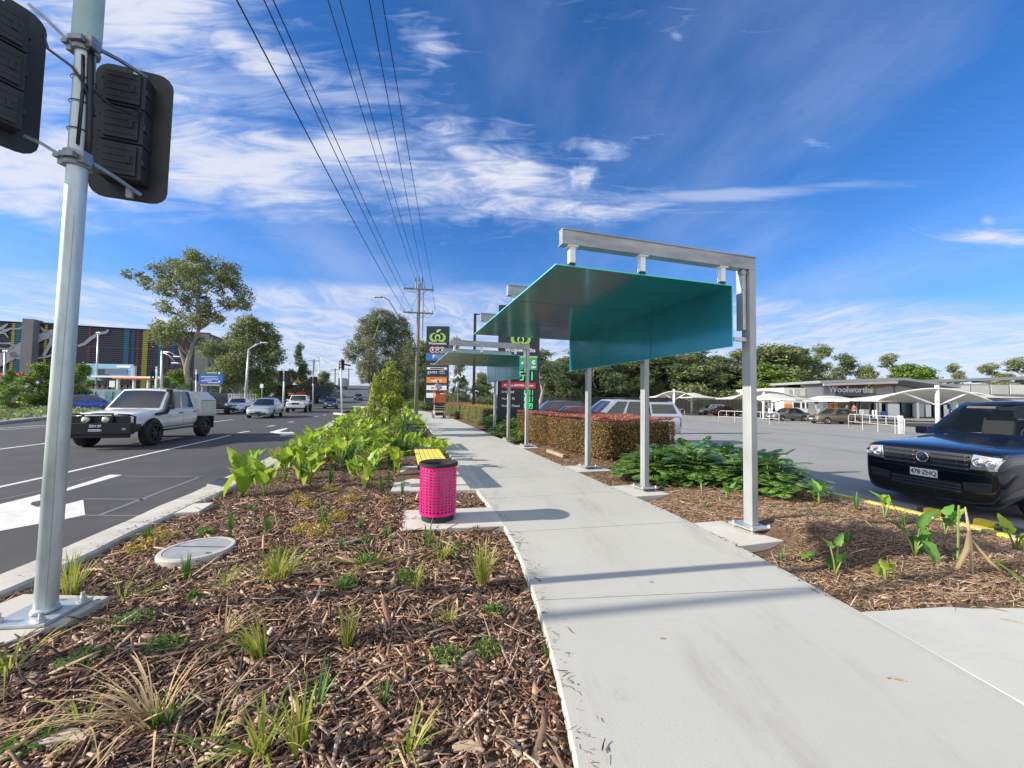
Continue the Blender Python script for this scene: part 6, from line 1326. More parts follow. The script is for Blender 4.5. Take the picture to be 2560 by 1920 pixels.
def broad(n, h, ll_, rg, m, t, wk=.56, up=.5):
    for _ in range(n):
        a = rg.uniform(0, 2 * PI); o = Vector((math.cos(a), math.sin(a), 0)); L_ = ll_ * rg.uniform(.65, 1.1); hh = h * rg.uniform(.5, 1.0); k = rg.uniform(.1, .5); p1 = o * h * k * .6 + Vector((0, 0, hh))
        st_ = MB(); st_.tube([(0, 0, 0), tuple(o * h * k * .2 + Vector((0, 0, hh * .5))), tuple(p1)], [.012, .009, .006], 5); so_ = st_.build('stalk', M_['stem'], t, smooth=True)
        d = (o * rg.uniform(.25, .9) + Vector((0, 0, (rg.uniform(.1, 1.1) if rg.random() < .8 else -.4) * up * 2))).normalized(); s = d.cross(Vector((0, 0, 1))).normalized(); nn = s.cross(d); rows = []; cup = rg.uniform(.1, .5)
        for i in range(8):
            u = i / 7; w = L_ * wk * .5 * (math.sin(PI * (u ** .62)) ** .8 if 0 < u < 1 else .02); c = p1 + d * L_ * (u - .12) - nn * L_ * .35 * u * u; rows.append([c + s * w * v + nn * (abs(v) * w * cup + .010 * math.sin(u * 26) * abs(v)) for v in (-1, -.6, -.25, 0, .25, .6, 1)])
        lf_ = MB(); lf_.grid(rows); lf_.build('leaf', m, so_, smooth=True)
def tuft(label, px, h, n=45, m='strap', spread=.2, w=.009, bend=.6, seed=1, lean=(0, 0), cat='grass tuft', name='grass_tuft', zf=None, group=None):
    p = G(px[0], px[1], -.03); rg = random.Random(seed * 7 + 1); zf = zf or bedL; z = zf(p.x, p.y)
    V = blades(n, h, spread, w, rg, bend, lean); o = bladeobj(name, V, M_[m]); o.location = (p.x, p.y, z); return tag(o, label, cat, group)
T = [('tall yellow green strap tuft right of the signal pole base', (178, 1488), .42, 60, 'strap', .30, .012, .45), ('soft bright green grass tuft spilling over the kerb', (368, 1340), .22, 90, 'strapg', .24, .004, 1.), ('dark green rush tuft right of the manhole cover', (575, 1331), .24, 70, 'strapg', .12, .004, .2),
    ('dark green rush tuft in front of the manhole cover', (466, 1447), .24, 70, 'strapg', .09, .004, .2), ('dark rush tuft between manhole cover and pink bin, left one', (669, 1340), .22, 80, 'strapg', .12, .004, .25), ('small dark rush tuft near the kerb plants', (628, 1283), .16, 60, 'strapg', .12, .004, .3),
    ('big arching yellow green tuft in the middle of the mulch', (695, 1466), .36, 130, 'strap', .44, .009, .9), ('slender yellow green tuft in the foreground mulch', (868, 1612), .28, 80, 'strap', .14, .006, .35), ('tuft of green blades with dry straw, lower left of the slender one', (650, 1650), .34, 46, 'strap', .22, .012, .7),
    ('bright green short tuft in the lower left mulch', (409, 1816), .15, 26, 'weed', .22, .012, .3), ('arching pale green straps at the bottom edge', (655, 1885), .26, 34, 'strap', .36, .013, 1.1), ('tall green straps at the bottom edge right of the arching ones', (748, 1880), .36, 30, 'strap', .24, .014, .6),
    ('thin upright green blades above the bottom edge straps', (790, 1765), .24, 12, 'strapg', .20, .012, .4), ('large yellow green grass beside the path below the bin slab', (1206, 1455), .42, 130, 'strap', .28, .008, .6), ('leaning strap clump left of the large grass by the path', (1106, 1398), .26, 60, 'strap', .34, .008, 1.),
    ('pair of curved leek like shoots in front of the pink bin', (1068, 1374), .36, 7, 'strapg', .10, .022, .55), ('thin curved shoots right of the leek like pair', (1094, 1372), .34, 6, 'strap', .16, .014, .6), ('dark rush tuft left of the bin slab', (964, 1352), .18, 70, 'strapg', .10, .004, .2), ('small dark rush tuft in the middle mulch', (853, 1392), .15, 60, 'strapg', .09, .004, .2),
    ('upright green strap shoot left of the bin', (901, 1328), .26, 9, 'strapg', .10, .014, .3), ('tall leek like straps among the yellow shrubs', (812, 1332), .36, 12, 'strapg', .24, .020, .6), ('dry dead straw clump at lower left', (378, 1812), .30, 60, 'dry', .55, .008, 1.3), ('dry straw blades at the far left edge', (8, 1705), .25, 40, 'strap', .4, .01, 1.3),
    ('low trailing yellow green blades below the middle tuft', (930, 1430), .22, 40, 'strap', .6, .008, 1.6), ('low trailing blades near the signal pole plate', (300, 1505), .20, 26, 'strap', .6, .009, 1.6), ('green weed sprout by the path edge', (1366, 1622), .12, 24, 'weed', .10, .006, .4),
    ('strap leaves behind the pink bin, nearest the bench', (1005, 1236), .30, 16, 'strapg', .12, .016, .3), ('strap leaves at the back left of the bin', (952, 1234), .34, 16, 'strapg', .10, .016, .25), ('upright straps left of the pink bin top', (972, 1218), .36, 12, 'strapg', .08, .02, .2), ('thin green seedling blades at the lower centre', (960, 1755), .16, 16, 'strapg', .14, .006, .5), ('yellow green tuft in the lower right mulch', (1120, 1560), .17, 36, 'strap', .20, .006, .8), ('small strap tuft at the centre bottom', (1020, 1880), .20, 22, 'strap', .24, .010, .9), ('sparse straw coloured tuft left of the centre', (560, 1600), .22, 30, 'dry', .30, .006, 1.0),
    ('low tuft of mixed blades left of the arching straps', (520, 1870), .14, 18, 'strap', .30, .007, 1.0), ('loose yellow green tuft at the bottom left corner', (210, 1840), .18, 22, 'strap', .36, .007, 1.1), ('green blade cluster right of the pole footing', (300, 1590), .16, 30, 'strapg', .22, .007, .9), ('wispy tuft between middle tuft and path', (1040, 1470), .24, 44, 'strap', .30, .006, .9), ('fine blade tuft below the manhole cover', (560, 1470), .18, 50, 'strap', .26, .005, .9), ('dry blade scatter in the centre foreground', (740, 1690), .14, 16, 'dry', .30, .006, 1.4),
    ('strap clump in the middle of the broad leaves', (825, 1212), .38, 16, 'strapg', .12, .02, .2)]
for i, (lab, px, h, n, m_, sp_, w_, bd) in enumerate(T): tuft(lab, px, h, n, m_, sp_, w_, bd, i + 1, lean=(-.5, 0) if 'dry' in lab or 'trailing' in lab else (0, 0))
def weedy(label, px, r, h, m, seed, ln, cat, name, zf=None, per=1):
    p = G(px[0], px[1], -.03); zf = zf or bedL; rg = np.random.default_rng(seed); n = int(170 * per); a = rg.uniform(0, 2 * PI, n); f = np.sqrt(rg.random(n)); C = np.stack([np.cos(a) * r * f, np.sin(a) * r * f * .8, h * (1 - f * f * .8) * rg.uniform(.15, 1.05, n) + .01], 1)
    t = thing(name, label, cat, (p.x, p.y, zf(p.x, p.y))); fast('leaves', leafquads(C, ln, .32, rg, -.5), 4, M_[m], None, t)
    b = MB()
    for q in C[:16]: b.tube([(0, 0, 0), (q[0] * .6, q[1] * .6, q[2] * .7), tuple(q)], .0025, 4)
    b.build('stems', M_['stem'], t); return t
for i, (lab, px, r, h, m_) in enumerate([('yellow shrub seedling by the kerb, nearest one', (344, 1376), .15, .16, 'yshrub'), ('yellow shrub seedling by the kerb, behind the nearest', (410, 1350), .16, .15, 'yshrub'), ('yellow shrub below the big leaves, leftmost', (742, 1258), .13, .16, 'yshrub'), ('yellow shrub right of the leftmost yellow one', (766, 1277), .12, .16, 'yshrub'), ('orange tipped shrub in the middle mulch', (822, 1238), .16, .12, 'yshrub'),
    ('orange tipped shrub left of the pink bin', (874, 1262), .16, .18, 'yshrub'), ('yellow green shrub in the middle mulch', (755, 1336), .14, .13, 'yshrub'), ('yellow shrub behind the leek like straps', (842, 1308), .14, .15, 'yshrub'), ('yellow green shrub under the leek like straps', (799, 1352), .15, .18, 'yshrub'), ('tiny yellow sprig near the pink bin', (970, 1260), .07, .07, 'yshrub')]):
    weedy(lab, px, r, h, m_, 300 + i, .035, 'shrub', 'yellow_shrub', per=1.3)
for i, (lab, px, r, h) in enumerate([('bright weed near the kerb, right of the yellow shrubs', (513, 1337), .12, .09), ('leafy weed beside the pole footing', (340, 1562), .11, .07), ('leafy weed in the left foreground', (403, 1630), .12, .06), ('leafy weed at the far left foreground', (206, 1678), .13, .06), ('bushy weed below the trailing blades', (916, 1429), .11, .10), ('bushy weed right of the middle mulch', (1008, 1463), .09, .12), ('weed right of the big arching tuft', (866, 1484), .09, .10),
    ('pale weed in the lower middle mulch', (1109, 1655), .13, .08), ('weed right of the pale one, near the path', (1218, 1626), .10, .09), ('weed below the large grass by the path', (1235, 1528), .09, .07), ('small weed behind the middle tuft', (700, 1400), .07, .06), ('tiny weed near the plastic scrap', (484, 1500), .05, .08), ('pale green weed left of the bin slab', (907, 1360), .12, .06), ('weed at the lower left corner', (85, 1880), .12, .05)]):
    weedy(lab, px, r, h, 'weed', 330 + i, .042, 'weed', 'weed')
# broad leaved plants, near bed
def bplant(label, pos, h, n, ll_, m, seed, group=None, zf=None, wk=.62, up=.5):
    zf = zf or bedL; t = thing('broad_leaved_plant', label, 'plant', (pos[0], pos[1], zf(pos[0], pos[1]) - .01), 0, group); broad(n, h, ll_, random.Random(seed), M_[m], t, wk, up); return t
def gz(x, y): return G(540 + x / 3.16, 1000 + y / 3.16, -.03)
GL = 'bright broad leaved plants in the verge bed'
near = [((210, 745), .62, 9, .42, 'leftmost big leaved plant by the drain grate, with drooping leaves'), ((385, 765), .50, 7, .36, 'drooping broad leaved plant right of the leftmost'), ((545, 655), .50, 8, .36, 'bright broad leaved plant above the yellow shrubs'), ((700, 500), .62, 8, .38, 'bright plant by the kerb with upright round leaves'), ((740, 705), .48, 6, .30, 'leggy plant with pale stem in the middle of the bed'),
    ((985, 560), .58, 8, .36, 'bright upright leaved plant behind the middle'), ((1090, 640), .36, 6, .28, 'small yellow leaved plant in the middle of the bed'), ((1195, 700), .50, 9, .32, 'bright plant with yellow leaves left of the bin'), ((1410, 610), .55, 8, .34, 'bright plant just left of the bench'), ((1570, 420), .42, 6, .28, 'bright plant at the far end of the yellow bench'),
    ((1762, 395), .36, 6, .30, 'bright plant on the path side behind the bench'), ((1290, 560), .5, 7, .32, 'bright plant behind the yellow leaved one'), ((820, 560), .5, 7, .34, 'plant with crossed leaves in the middle of the bed'), ((620, 560), .55, 8, .34, 'bright plant near the kerb, second row')]
for i, (q, h, n, l_, lab) in enumerate(near): p = gz(*q); bplant(lab, (p.x, p.y), h * .9, n + 4, l_ * .98, 'taro', 400 + i, GL, None, .58, .9)
# the mass of plants farther along the verge: copies of a few kinds
def protoset(mk, ks): return [mk(k) for k in ks]
rg0 = random.Random(77); mass = []
def mkb(k): return bplant('bright broad leaved plant in the mass along the verge', (0, 0), .50, 11, .30, 'taro', 500 + k, GL, None, .56, .9)
def mks(k):
    t = thing('strap_leaved_plant', 'strap leaved plant in the mass along the verge', 'plant', (0, 0, 0), 0, 'strap leaved plants in the verge bed'); bladeobj('leaves', blades(46, .55, .42, .028, random.Random(600 + k), .8), M_['strap' if k % 2 else 'strapg'], t); return t
pb, ps_ = protoset(mkb, range(4)), protoset(mks, range(4)); first = set()
y = 8.6; cnt = 0
while y < 35:
    a, c = pline(KB, y) + .3, pline(PLs, y) - .35; k = int((c - a) / .62) + 1
    for j in range(k):
        x = lerp(a, c, (j + rg0.uniform(.1, .9)) / k); yy = y + rg0.uniform(-.3, .3)
        if -2.6 < x - pline(PLs, yy) + 1.9 < .9 and yy < 9.4 and x > pline(PLs, yy) - 1.35: continue
        if abs(x + 2.95) < .5 and 10.8 < yy < 13: continue
        bl_ = rg0.random() < (.6 if yy < 13 else .3); pr0 = (pb if bl_ else ps_)[rg0.randrange(4)]
        o = pr0 if pr0.name not in first else dup(pr0); first.add(pr0.name); s_ = rg0.uniform(.8, 1.2) * (1.15 if y > 9.5 else 1.)
        o.location = (x, yy, bedL(x, yy) - .01); o.rotation_euler = (0, 0, rg0.uniform(0, 6.28)); o.scale = (s_,) * 3; cnt += 1
    y += .62 if y < 14 else (.85 if y < 22 else 1.1)
for i, (q, s_) in enumerate((((330, 560), .8), ((480, 470), .9), ((690, 610), .8), ((880, 500), .9), ((1020, 470), .9), ((1180, 560), .8), ((1380, 520), .8), ((1480, 450), .8), ((560, 420), .9), ((760, 420), .9))):
    p = gz(*q); dup(ps_[(i * 3) % 4], (p.x, p.y, bedL(p.x, p.y)), i * 1.3, 'long strap leaved plant among the first rows of broad leaves', scale=s_ * 1.15)
# right hand bed
def rz(x, y): return G(1900 + x / 2.765, 1200 + y / 2.765, -.02)
for i, (q, h, n, l_, m_, lab) in enumerate([((862, 268), .34, 4, .26, 'taro', 'bright three leaved plant before the dark ute badge'), ((1282, 352), .28, 4, .26, 'tarod', 'pair of dark green upright leaves by the yellow kerb'), ((1072, 562), .30, 6, .25, 'tarod', 'largest broad leaved plant in the right bed, in shade'), ((525, 612), .30, 4, .20, 'tarod', 'broad leaved plant in shade near the path corner'), ((872, 692), .20, 4, .17, 'taro', 'small yellowing plant in front of the shade patch'),
    ((1762, 482), .26, 5, .22, 'taro', 'bright plant at the right edge by the kerb'), ((412, 182), .34, 5, .24, 'tarod', 'tall bent leaved plant by the end of the yellow kerb'), ((-224, 150), .26, 5, .17, 'tarod', 'small plant before the lobed leaf clump'), ((40, 120), .30, 4, .17, 'tarod', 'stalky plant right of the nearest post foot'), ((335, 515), .08, 4, .13, 'tarod', 'low flat leaved plant beside the footing slab'), ((-400, 105), .16, 4, .12, 'tarod', 'small shoot left of the nearest post')]):
    p = rz(*q); bplant(lab, (p.x, p.y), h, n, l_, m_, 700 + i, 'broad leaved plants in the right bed', bedR, .55, .9)
for i, (q, h, n, m_, lab) in enumerate([((345, 252), .24, 7, 'strapg', 'upright green shoot right of the nearest post'), ((665, 222), .34, 10, 'strapg', 'upright strap shoot by the yellow kerb'), ((610, 502), .22, 8, 'strapg', 'upright shoot in the shade patch'), ((145, 512), .22, 6, 'weed', 'thin shoot on the edge of the footing slab'), ((92, 204), .10, 8, 'weed', 'tiny shoot behind the footing slab'), ((1000, 330), .24, 12, 'strapg', 'strap shoot behind the largest shaded plant'), ((470, 262), .10, 20, 'weed', 'small weed behind the mound'), ((-370, 190), .08, 8, 'weed', 'tiny yellow shoot near the second footing')]):
    p = rz(*q); bladeobj_ = bladeobj('green_shoot', blades(n, h, .10, .018, random.Random(800 + i), .4), M_[m_]); bladeobj_.location = (p.x, p.y, bedR(p.x, p.y)); tag(bladeobj_, lab, 'shoot', 'green shoots in the right bed')
p = rz(1470, 690); t = thing('withered_plant', 'withered tan plant with bent dry stalks in the right bed', 'plant', (p.x, p.y, bedR(p.x, p.y))); 
b = MB(); b.tube([(0, 0, 0), (.05, .05, .22), (.12, .12, .40), (.19, .2, .55)], [.012, .014, .012, .006], 6); b.tube([(.10, .10, .36), (-.02, .02, .22), (-.16, -.02, .06)], [.010, .022, .016], 5); b.tube([(.08, .08, .30), (.16, 0, .12), (.24, -.04, .03)], [.010, .016, .01], 5); b.build('dry_stalk', M_['dry'], t, smooth=True)
b = MB(); b.tube([(.22, .30, 0), (.21, .28, .3), (.2, .26, .55)], .008, 5); b.build('green_stalk', M_['stem'], t)
b = MB(); b.grid([[(.18 + .1 * i * .3, -.02 - .03 * i + j * .02, .14 - .035 * i) for j in (-1, 0, 1)] for i in range(5)]); b.build('wilted_leaf', M_['taro'], t)
# median planting across the road
ma_ = [GP(-70, 1067), GP(0, 1061), GP(116, 1048), GP(300, 1040), GP(560, 1027.5)]; mb_ = [GP(-70, 1035), GP(0, 1032), GP(116, 1029), GP(300, 1024), GP(560, 1017)]
b = MB(); b.grid([[(lerp(p.x, q.x, f), lerp(p.y, q.y, f), z) for f, z in ((0, -.16), (.0, 0), (.03, 0), (.035, -.03), (.97, -.03), (.97, 0), (1, 0), (1, -.16))] for p, q in zip(ma_, mb_)]); struct(b.build('median_island', M_['kerb']))
rgm = np.random.default_rng(9); C = []
for p, q in zip(ma_, ma_[1:]):
    i = ma_.index(p); p2, q2 = mb_[i], mb_[i + 1]
    for _ in range(900): u, v = rgm.random(), rgm.uniform(.08, .92); a = p.lerp(q, u); c = p2.lerp(q2, u); r = a.lerp(c, v); C.append((r.x, r.y, rgm.uniform(.0, .35)))
stuff(fast('median_ground_cover', leafquads(np.array(C), .30, .4, rgm, -.3), 4, [M_['gum'], M_['weed']], [int(v) for v in (rgm.random(len(C)) < .35)]))
# loose bits on the mulch and path
mb2 = mat('pale_bark', (.45, .34, .23), .85, isl=[(.42, .30, .19), (.55, .43, .31), (.24, .17, .12), (.62, .50, .40)], nz=(30, .3), stretch=(1, 1, 1))
def stick(label, px, L_, w, ang, seed, m=None, th=.4, name='bark_piece', curve=.15):
    p = G(px[0], px[1], -.03); rg = random.Random(seed); n = 7; pts = [Vector((L_ * (k / (n - 1) - .5), curve * L_ * math.sin(PI * k / (n - 1)) + rg.uniform(-.004, .004), rg.uniform(0, .004))) for k in range(n)]
    b = MB(); b.tube(pts, [w * (.35 + .65 * math.sin(PI * (k + .5) / n)) * rg.uniform(.75, 1.2) for k in range(n)], 7); b.v = [(x, y, z * 1.0 if False else (z * th)) for x, y, z in b.v]
    o = b.build(name, m or mb2, smooth=True, sharp=30); z = bedL(p.x, p.y) if p.x < pline(PLs, p.y) else 0; o.location = (p.x, p.y, z + w * th + .004); o.rotation_euler = (0, 0, ang); return tag(o, label, 'bark')
for i, (lab, px, L_, w, a) in enumerate([('long pale split bark piece in the lower middle mulch', (975, 1667), .17, .016, -.1), ('broad grey bark slab at the bottom edge near the path', (1170, 1885), .14, .035, -.1), ('reddish bark slab near the bottom right of the mulch', (1262, 1865), .17, .024, -.6), ('long thin pale stick beside the path edge, lowest', (1365, 1870), .22, .009, -.9), ('grey twisted bark strip in the bottom middle', (962, 1810), .22, .016, 1.9), ('grey stick lying above the dry straw', (310, 1650), .34, .010, .35),
    ('cream bark chunk at the lower left', (72, 1720), .10, .022, -.3), ('pale bark slab at the bottom left corner', (150, 1890), .22, .04, .2), ('cream bark chip left of the weeds', (350, 1668), .11, .013, -.7), ('tan rounded cake of bark below the pale weed', (1110, 1685), .13, .030, -.3), ('pale slab of bark in the lower middle left', (585, 1760), .12, .022, -1.2), ('thin pale stick near the path, upper one', (1290, 1510), .18, .009, -.6), ('dark curved plastic like strip right of the pole base', (382, 1570), .14, .016, 1.1),
    ('cream stick left of the path edge, middle', (1190, 1590), .15, .009, -.5), ('white bark chip below the big tuft', (515, 1705), .10, .016, -.8), ('pale chip right of the dry straw', (600, 1790), .09, .014, .4)]): stick(lab, px, L_, w, a, 900 + i, M_['rubber'] if 'plastic' in lab else None)
for i, (lab, px, L_, a) in enumerate([('curled brown leaf lying on the pavement at the right', (2240, 1702), .09, -.3), ('dark bark strip on the pavement edge, right corner', (2320, 1513), .16, .1), ('long brown strip on the side pavement', (2470, 1524), .22, -.2), ('curved brown strip at the right edge of the pavement', (2545, 1560), .16, -.8), ('small dark leaf on the path in front of the shadow', (1628, 1456), .03, .3), ('little dry leaf on the lower path', (1655, 1598), .035, .1)]):
    o = stick(lab, px, L_, .006, a, 950 + i, mb2, .6, 'dry_leaf'); o['category'] = 'leaf'; p = G(px[0], px[1], 0); o.location = (p.x, p.y, .005)
p = G(475 + 0, 1472, -.03); b = MB(); b.grid([[(.09 * i - .1, .05 * j - .08, .012 + .028 * math.sin(i * 1.7 + j) ** 2) for j in range(4)] for i in range(4)]); o = b.build('plastic_scrap', mat('clear_plastic', (.7, .72, .75), .15, alpha=.35), smooth=True); o.location = (550 * 0 + p.x + .25, p.y, bedL(p.x, p.y) + .01); tag(o, 'crumpled clear plastic scrap lying on the mulch', 'litter'); o.scale = (.6, .6, .8)
# ------------------------------------------------------------------ across the road: multi storey car park and frontage
A0 = AT(-140, 796, 74.); A1 = AT(524, 838, 88.)
A0.z = A1.z = 0; U = (A1 - A0).normalized(); LN = (A1 - A0).length; Nn = Vector((U.y, -U.x, 0))   # towards the road
ang = math.atan2(U.y, U.x)
def SF(px):                               # distance along the facade seen at a picture column
    d = ray(px, 985); q = d.x / d.y; return (A0.x - q * A0.y) / (q * U.y - U.x)
def ZF(px, py, off=0.):
    s = SF(px); P = A0 + U * s; return AT(px, py, P.y).z
HT = ZF(300, 822)
t = thing('car_park_building', 'long dark louvred multi storey car park with coloured stripes and tree mural', 'building', (A0.x, A0.y, -.3), ang)
mlv = mat('dark_louvres', (.035, .038, .055), .5, nz=(.15, .3))
b = MB(); b.box((LN / 2, 12, HT / 2 + .15), (LN, 24, HT + .3)); b.build('core', mlv, t)
b = MB(); n = int(HT / .42)
for i in range(n): b.box((LN / 2, -.12, .6 + i * .42), (LN, .14, .16))
b.build('louvre_blades', mat('louvre_blades', (.06, .065, .09), .4), t)
for i, f in enumerate((.25, .5, .75)):
    b = MB(); b.box((LN / 2, -.21, HT * f), (LN, .03, .5)); b.build('floor_band', mat('floor_band', (.05, .045, .06), .6), t)
cols = {'teal': (.015, .17, .26), 'olive': (.42, .38, .04), 'maroon': (.20, .035, .05), 'blue': (.025, .09, .26)}
for x0, x1, c in ((325, 332, 'blue'), (412, 418, 'maroon'), (215, 222, 'maroon'), (448, 455, 'maroon'), (22, 30, 'olive'), (32, 50, 'teal'), (305, 318, 'teal'), (337, 343, 'maroon'), (352, 365, 'olive'), (392, 405, 'teal'), (425, 434, 'blue'), (500, 506, 'olive'), (105, 112, 'olive')):
    s0, s1 = SF(x0), SF(x1); b = MB()
    for i in range(n): b.box(((s0 + s1) / 2, -.25, .6 + i * .42), (s1 - s0, .04, .30))
    b.build('coloured_stripe', mat('stripe_' + c, cols[c], .5), t)
mgp = mat('grey_tower_panel', (.24, .225, .225), .8, nz=(.3, .08))
s0, s1 = SF(64), SF(92); b = MB(); b.box(((s0 + s1) / 2, -.6, (ZF(80, 801) + .3) / 2), (s1 - s0, 2.4, ZF(80, 801) + .3)); b.box(((s1 + SF(121)) / 2, 2., (ZF(110, 806) + .3) / 2), (SF(121) - s1, 4., ZF(110, 806) + .3)); b.build('stair_tower', mgp, t)
s0, s1 = SF(484), SF(519); b = MB(); b.box(((s0 + s1) / 2, -.35, HT / 2), (s1 - s0, .3, HT + .4)); b.build('end_panel', mgp, t)
b = MB(); b.box((LN / 2, -.2, HT + .35), (LN + .4, .5, .22)); b.build('parapet', M_['dark'], t)
mm_ = mat('mural_grey', (.36, .38, .42), .7)
def mural(P, wd, ox, oy, sc_):
    pts = [(SF(ox + x / sc_), ZF(ox + x / sc_, oy + y / sc_) + .3) for x, y in P]; k = 85 / FPX / sc_ * 1.25
    b = MB(); b.stroke(pts, [w * k for w in wd], Matrix.Translation((0, -.36, 0)) @ RX, 0, .05); b.build('mural_branch', mm_, t)
S5 = (0, 780, 5.53)
mural([(-700, 760), (-300, 740), (0, 660), (110, 610), (230, 540), (370, 430), (560, 340), (720, 290), (900, 240), (1000, 200)], [150, 130, 120, 100, 110, 80, 70, 80, 60, 30], *S5)
mural([(150, 560), (180, 600), (240, 630), (360, 620), (500, 640), (620, 625), (740, 590)], [40, 60, 40, 40, 20, 18, 24], *S5)
mural([(0, 270), (60, 255), (110, 235), (230, 235), (270, 215), (330, 180)], [30, 26, 16, 14, 20, 6], *S5)
mural([(-150, 330), (-20, 285), (40, 300), (90, 360)], [40, 30, 16, 6], *S5)
mural([(-60, 250), (0, 220), (50, 180), (70, 165)], [20, 30, 16, 8], *S5)
mural([(-80, 500), (20, 510), (100, 520), (180, 480)], [10, 16, 20, 30], *S5); mural([(-80, 420), (10, 440), (110, 435), (200, 470)], [8, 14, 20, 14], *S5)
mural([(270, 545), (300, 500), (360, 470)], [8, 20, 16], *S5); mural([(590, 610), (630, 540), (660, 470), (690, 420), (680, 350), (740, 320)], [26, 24, 30, 36, 26, 20], *S5)
mural([(530, 215), (575, 260), (620, 285)], [14, 24, 30], *S5); mural([(1060, 475), (1150, 440), (1230, 370), (1340, 300), (1440, 285), (1465, 250)], [26, 30, 34, 34, 26, 20], *S5)
# hoarding and frontage bits
def bpx(name, x0, y0, x1, y1, Y, m, t=None, th=.15, z0=None):
    a, c = AT(x0, (y0 + y1) / 2, Y), AT(x1, (y0 + y1) / 2, Y); xm = (x0 + x1) / 2; zt, zb = AT(xm, y0, Y).z, (AT(xm, y1, Y).z if z0 is None else z0)
    b = MB(); b.box(((a.x + c.x) / 2, Y + th / 2, (zt + zb) / 2), (c.x - a.x, th, zt - zb)); return b.build(name, m, t, world=t is not None)
Yh = 56.; t = thing('advertising_hoarding', 'pale blue hoarding picturing low dark buildings, on a grey post', 'hoarding', (AT(275, 950, Yh).x, Yh, -.3))
bpx('board', 212, 910, 332, 967, Yh, mat('sky_blue_print', (.20, .42, .62), .5, nz=(.5, .15)), t); bpx('pictured_block', 240, 922, 272, 938, Yh - .06, M_['navy'], t, .04); bpx('pictured_block', 262, 922, 318, 936, Yh - .09, mat('print_slate', (.07, .10, .16), .5), t, .04)
bpx('title_strip', 292, 914, 326, 919, Yh - .06, M_['signwhite'], t, .04); bpx('post', 328, 915, 336, 967, Yh - .1, M_['galv'], t, .3, -.3)
t = thing('service_canopy', 'flat white canopy with orange and red fascia stripes over a low frontage', 'canopy', (AT(300, 950, 54).x, 54, -.3))
bpx('roof_edge', 196, 940, 420, 944, 53.5, M_['white'], t, 4.); bpx('fascia_stripe', 280, 944, 412, 947, 53.4, M_['orange'], t, 1.); bpx('fascia_stripe', 300, 947, 400, 949, 53.45, M_['red'], t, 1.)
for x in (290, 330, 366, 410): bpx('column', x, 944, x + 4, 990, 53.6, M_['white'], t, .3, -.3)
bpx('dark_shopfront', 190, 951, 326, 962, 55, M_['navy'], t, 1.); bpx('wall', 186, 960, 330, 990, 56, mat('pale_wall', (.35, .34, .33), .8), t, .5, -.3)
for x in range(196, 326, 14): bpx('window', x, 963, x + 9, 973, 55.9, M_['glass'], t, .05)
Yw = 44.; t = thing('mural_hoarding', 'turquoise and grey painted hoarding along the far footpath', 'hoarding', (AT(240, 990, Yw).x, Yw, -.3))
bpx('board', 183, 973, 302, 1012, Yw, mat('turquoise_mural', (.10, .28, .32), .7, nz=(.9, .3, 4), col2=(.34, .30, .36)), t)
for x0, x1, c in ((200, 216, (.35, .30, .33)), (226, 236, (.16, .36, .42)), (262, 280, (.06, .24, .22))): bpx('painted_patch', x0, 978, x1, 1006, Yw - .05, mat('mural_patch', c, .7, nz=(1.2, .4, 4)), t, .03)
t = thing('white_totem_sign', 'white arched notice board with red lines on the far footpath', 'sign', (AT(85, 990, 40).x, 40, -.3))
p0, p1 = AT(66, 962, 40.), AT(102, 987, 40.); b = MB(); b.prism([(p0.x, p1.z - .4), (p1.x, p1.z - .4), (p1.x, p0.z)] + [(lerp(p1.x, p0.x, k / 8), p0.z + .75 * math.sin(PI * k / 8)) for k in range(1, 8)] + [(p0.x, p0.z)], 0, .12, M=Matrix.Translation((0, 40, 0)) @ RX); b.build('board', M_['signwhite'], t, world=True)
for y in (966, 971, 976): bpx('text_line', 70, y, 97, y + 1.4, 39.85, M_['red'] if y == 966 else M_['galv_dark'], t, .02)
bpx('base', 64, 984, 103, 1000, 40.1, M_['white'], t, .3, -.3)
bpx('low_wall', -40, 990, 66, 1012, 42, M_['dark']); tag(bpy.data.objects['low_wall'], 'dark low frontage wall behind the left median plants', 'wall')
t = thing('picket_rail', 'dark picket rail beside the white notice board', 'fence', (AT(60, 1000, 41).x, 41, -.3))
bpx('rail', 30, 988, 118, 990, 38.5, M_['dark'], t, .06)
for x in range(44, 78, 3): bpx('picket', x, 990, x + 1.2, 1008, 38.5, M_['white'], t, .03)
t = tag(bpx('yellow_bollard', 76, 992, 80, 1010, 37.5, M_['yellow']), 'yellow bollard behind the blue hatchback', 'bollard'); t2 = tag(bpx('yellow_marker', 40, 996, 46, 1014, 36.5, M_['yellow']), 'small yellow marker post by the picket rail', 'marker')
t = tag(bpx('footpath_sign', 273, 952, 287, 968, 47, M_['signwhite'], th=.04), 'small white sign with dark lines above the white work ute', 'sign')
bpx('red_awning', -30, 932, 48, 938, 60, M_['red'], th=3); tag(bpy.data.objects['red_awning'], 'thin red awning across the far left shopfronts', 'awning')
bpx('shopfront', -120, 940, 66, 1000, 62, mat('dark_shopfront_wall', (.07, .07, .09), .5, nz=(.4, .3)), th=4, z0=-.3); tag(bpy.data.objects['shopfront'], 'dark shopfronts under the red awning at far left', 'shopfront')
# far footpath and verge across the road
b = MB(); b.add([(-120, 38.5, -.13), (-30, 44, -.13), (-24, 66, -.13), (-120, 66, -.13)], [(0, 1, 2, 3)]); struct(b.build('footpath', mat('far_paving', (.36, .345, .31), .9, nz=(.3, .15))))
b = MB(); b.add([(-60, 45.5, -.125), (-29, 46.5, -.125), (-25, 60, -.125), (-60, 60, -.125)], [(0, 1, 2, 3)]); struct(b.build('grass_verge', mat('far_grass', (.12, .18, .045), .95, nz=(1., .3))))
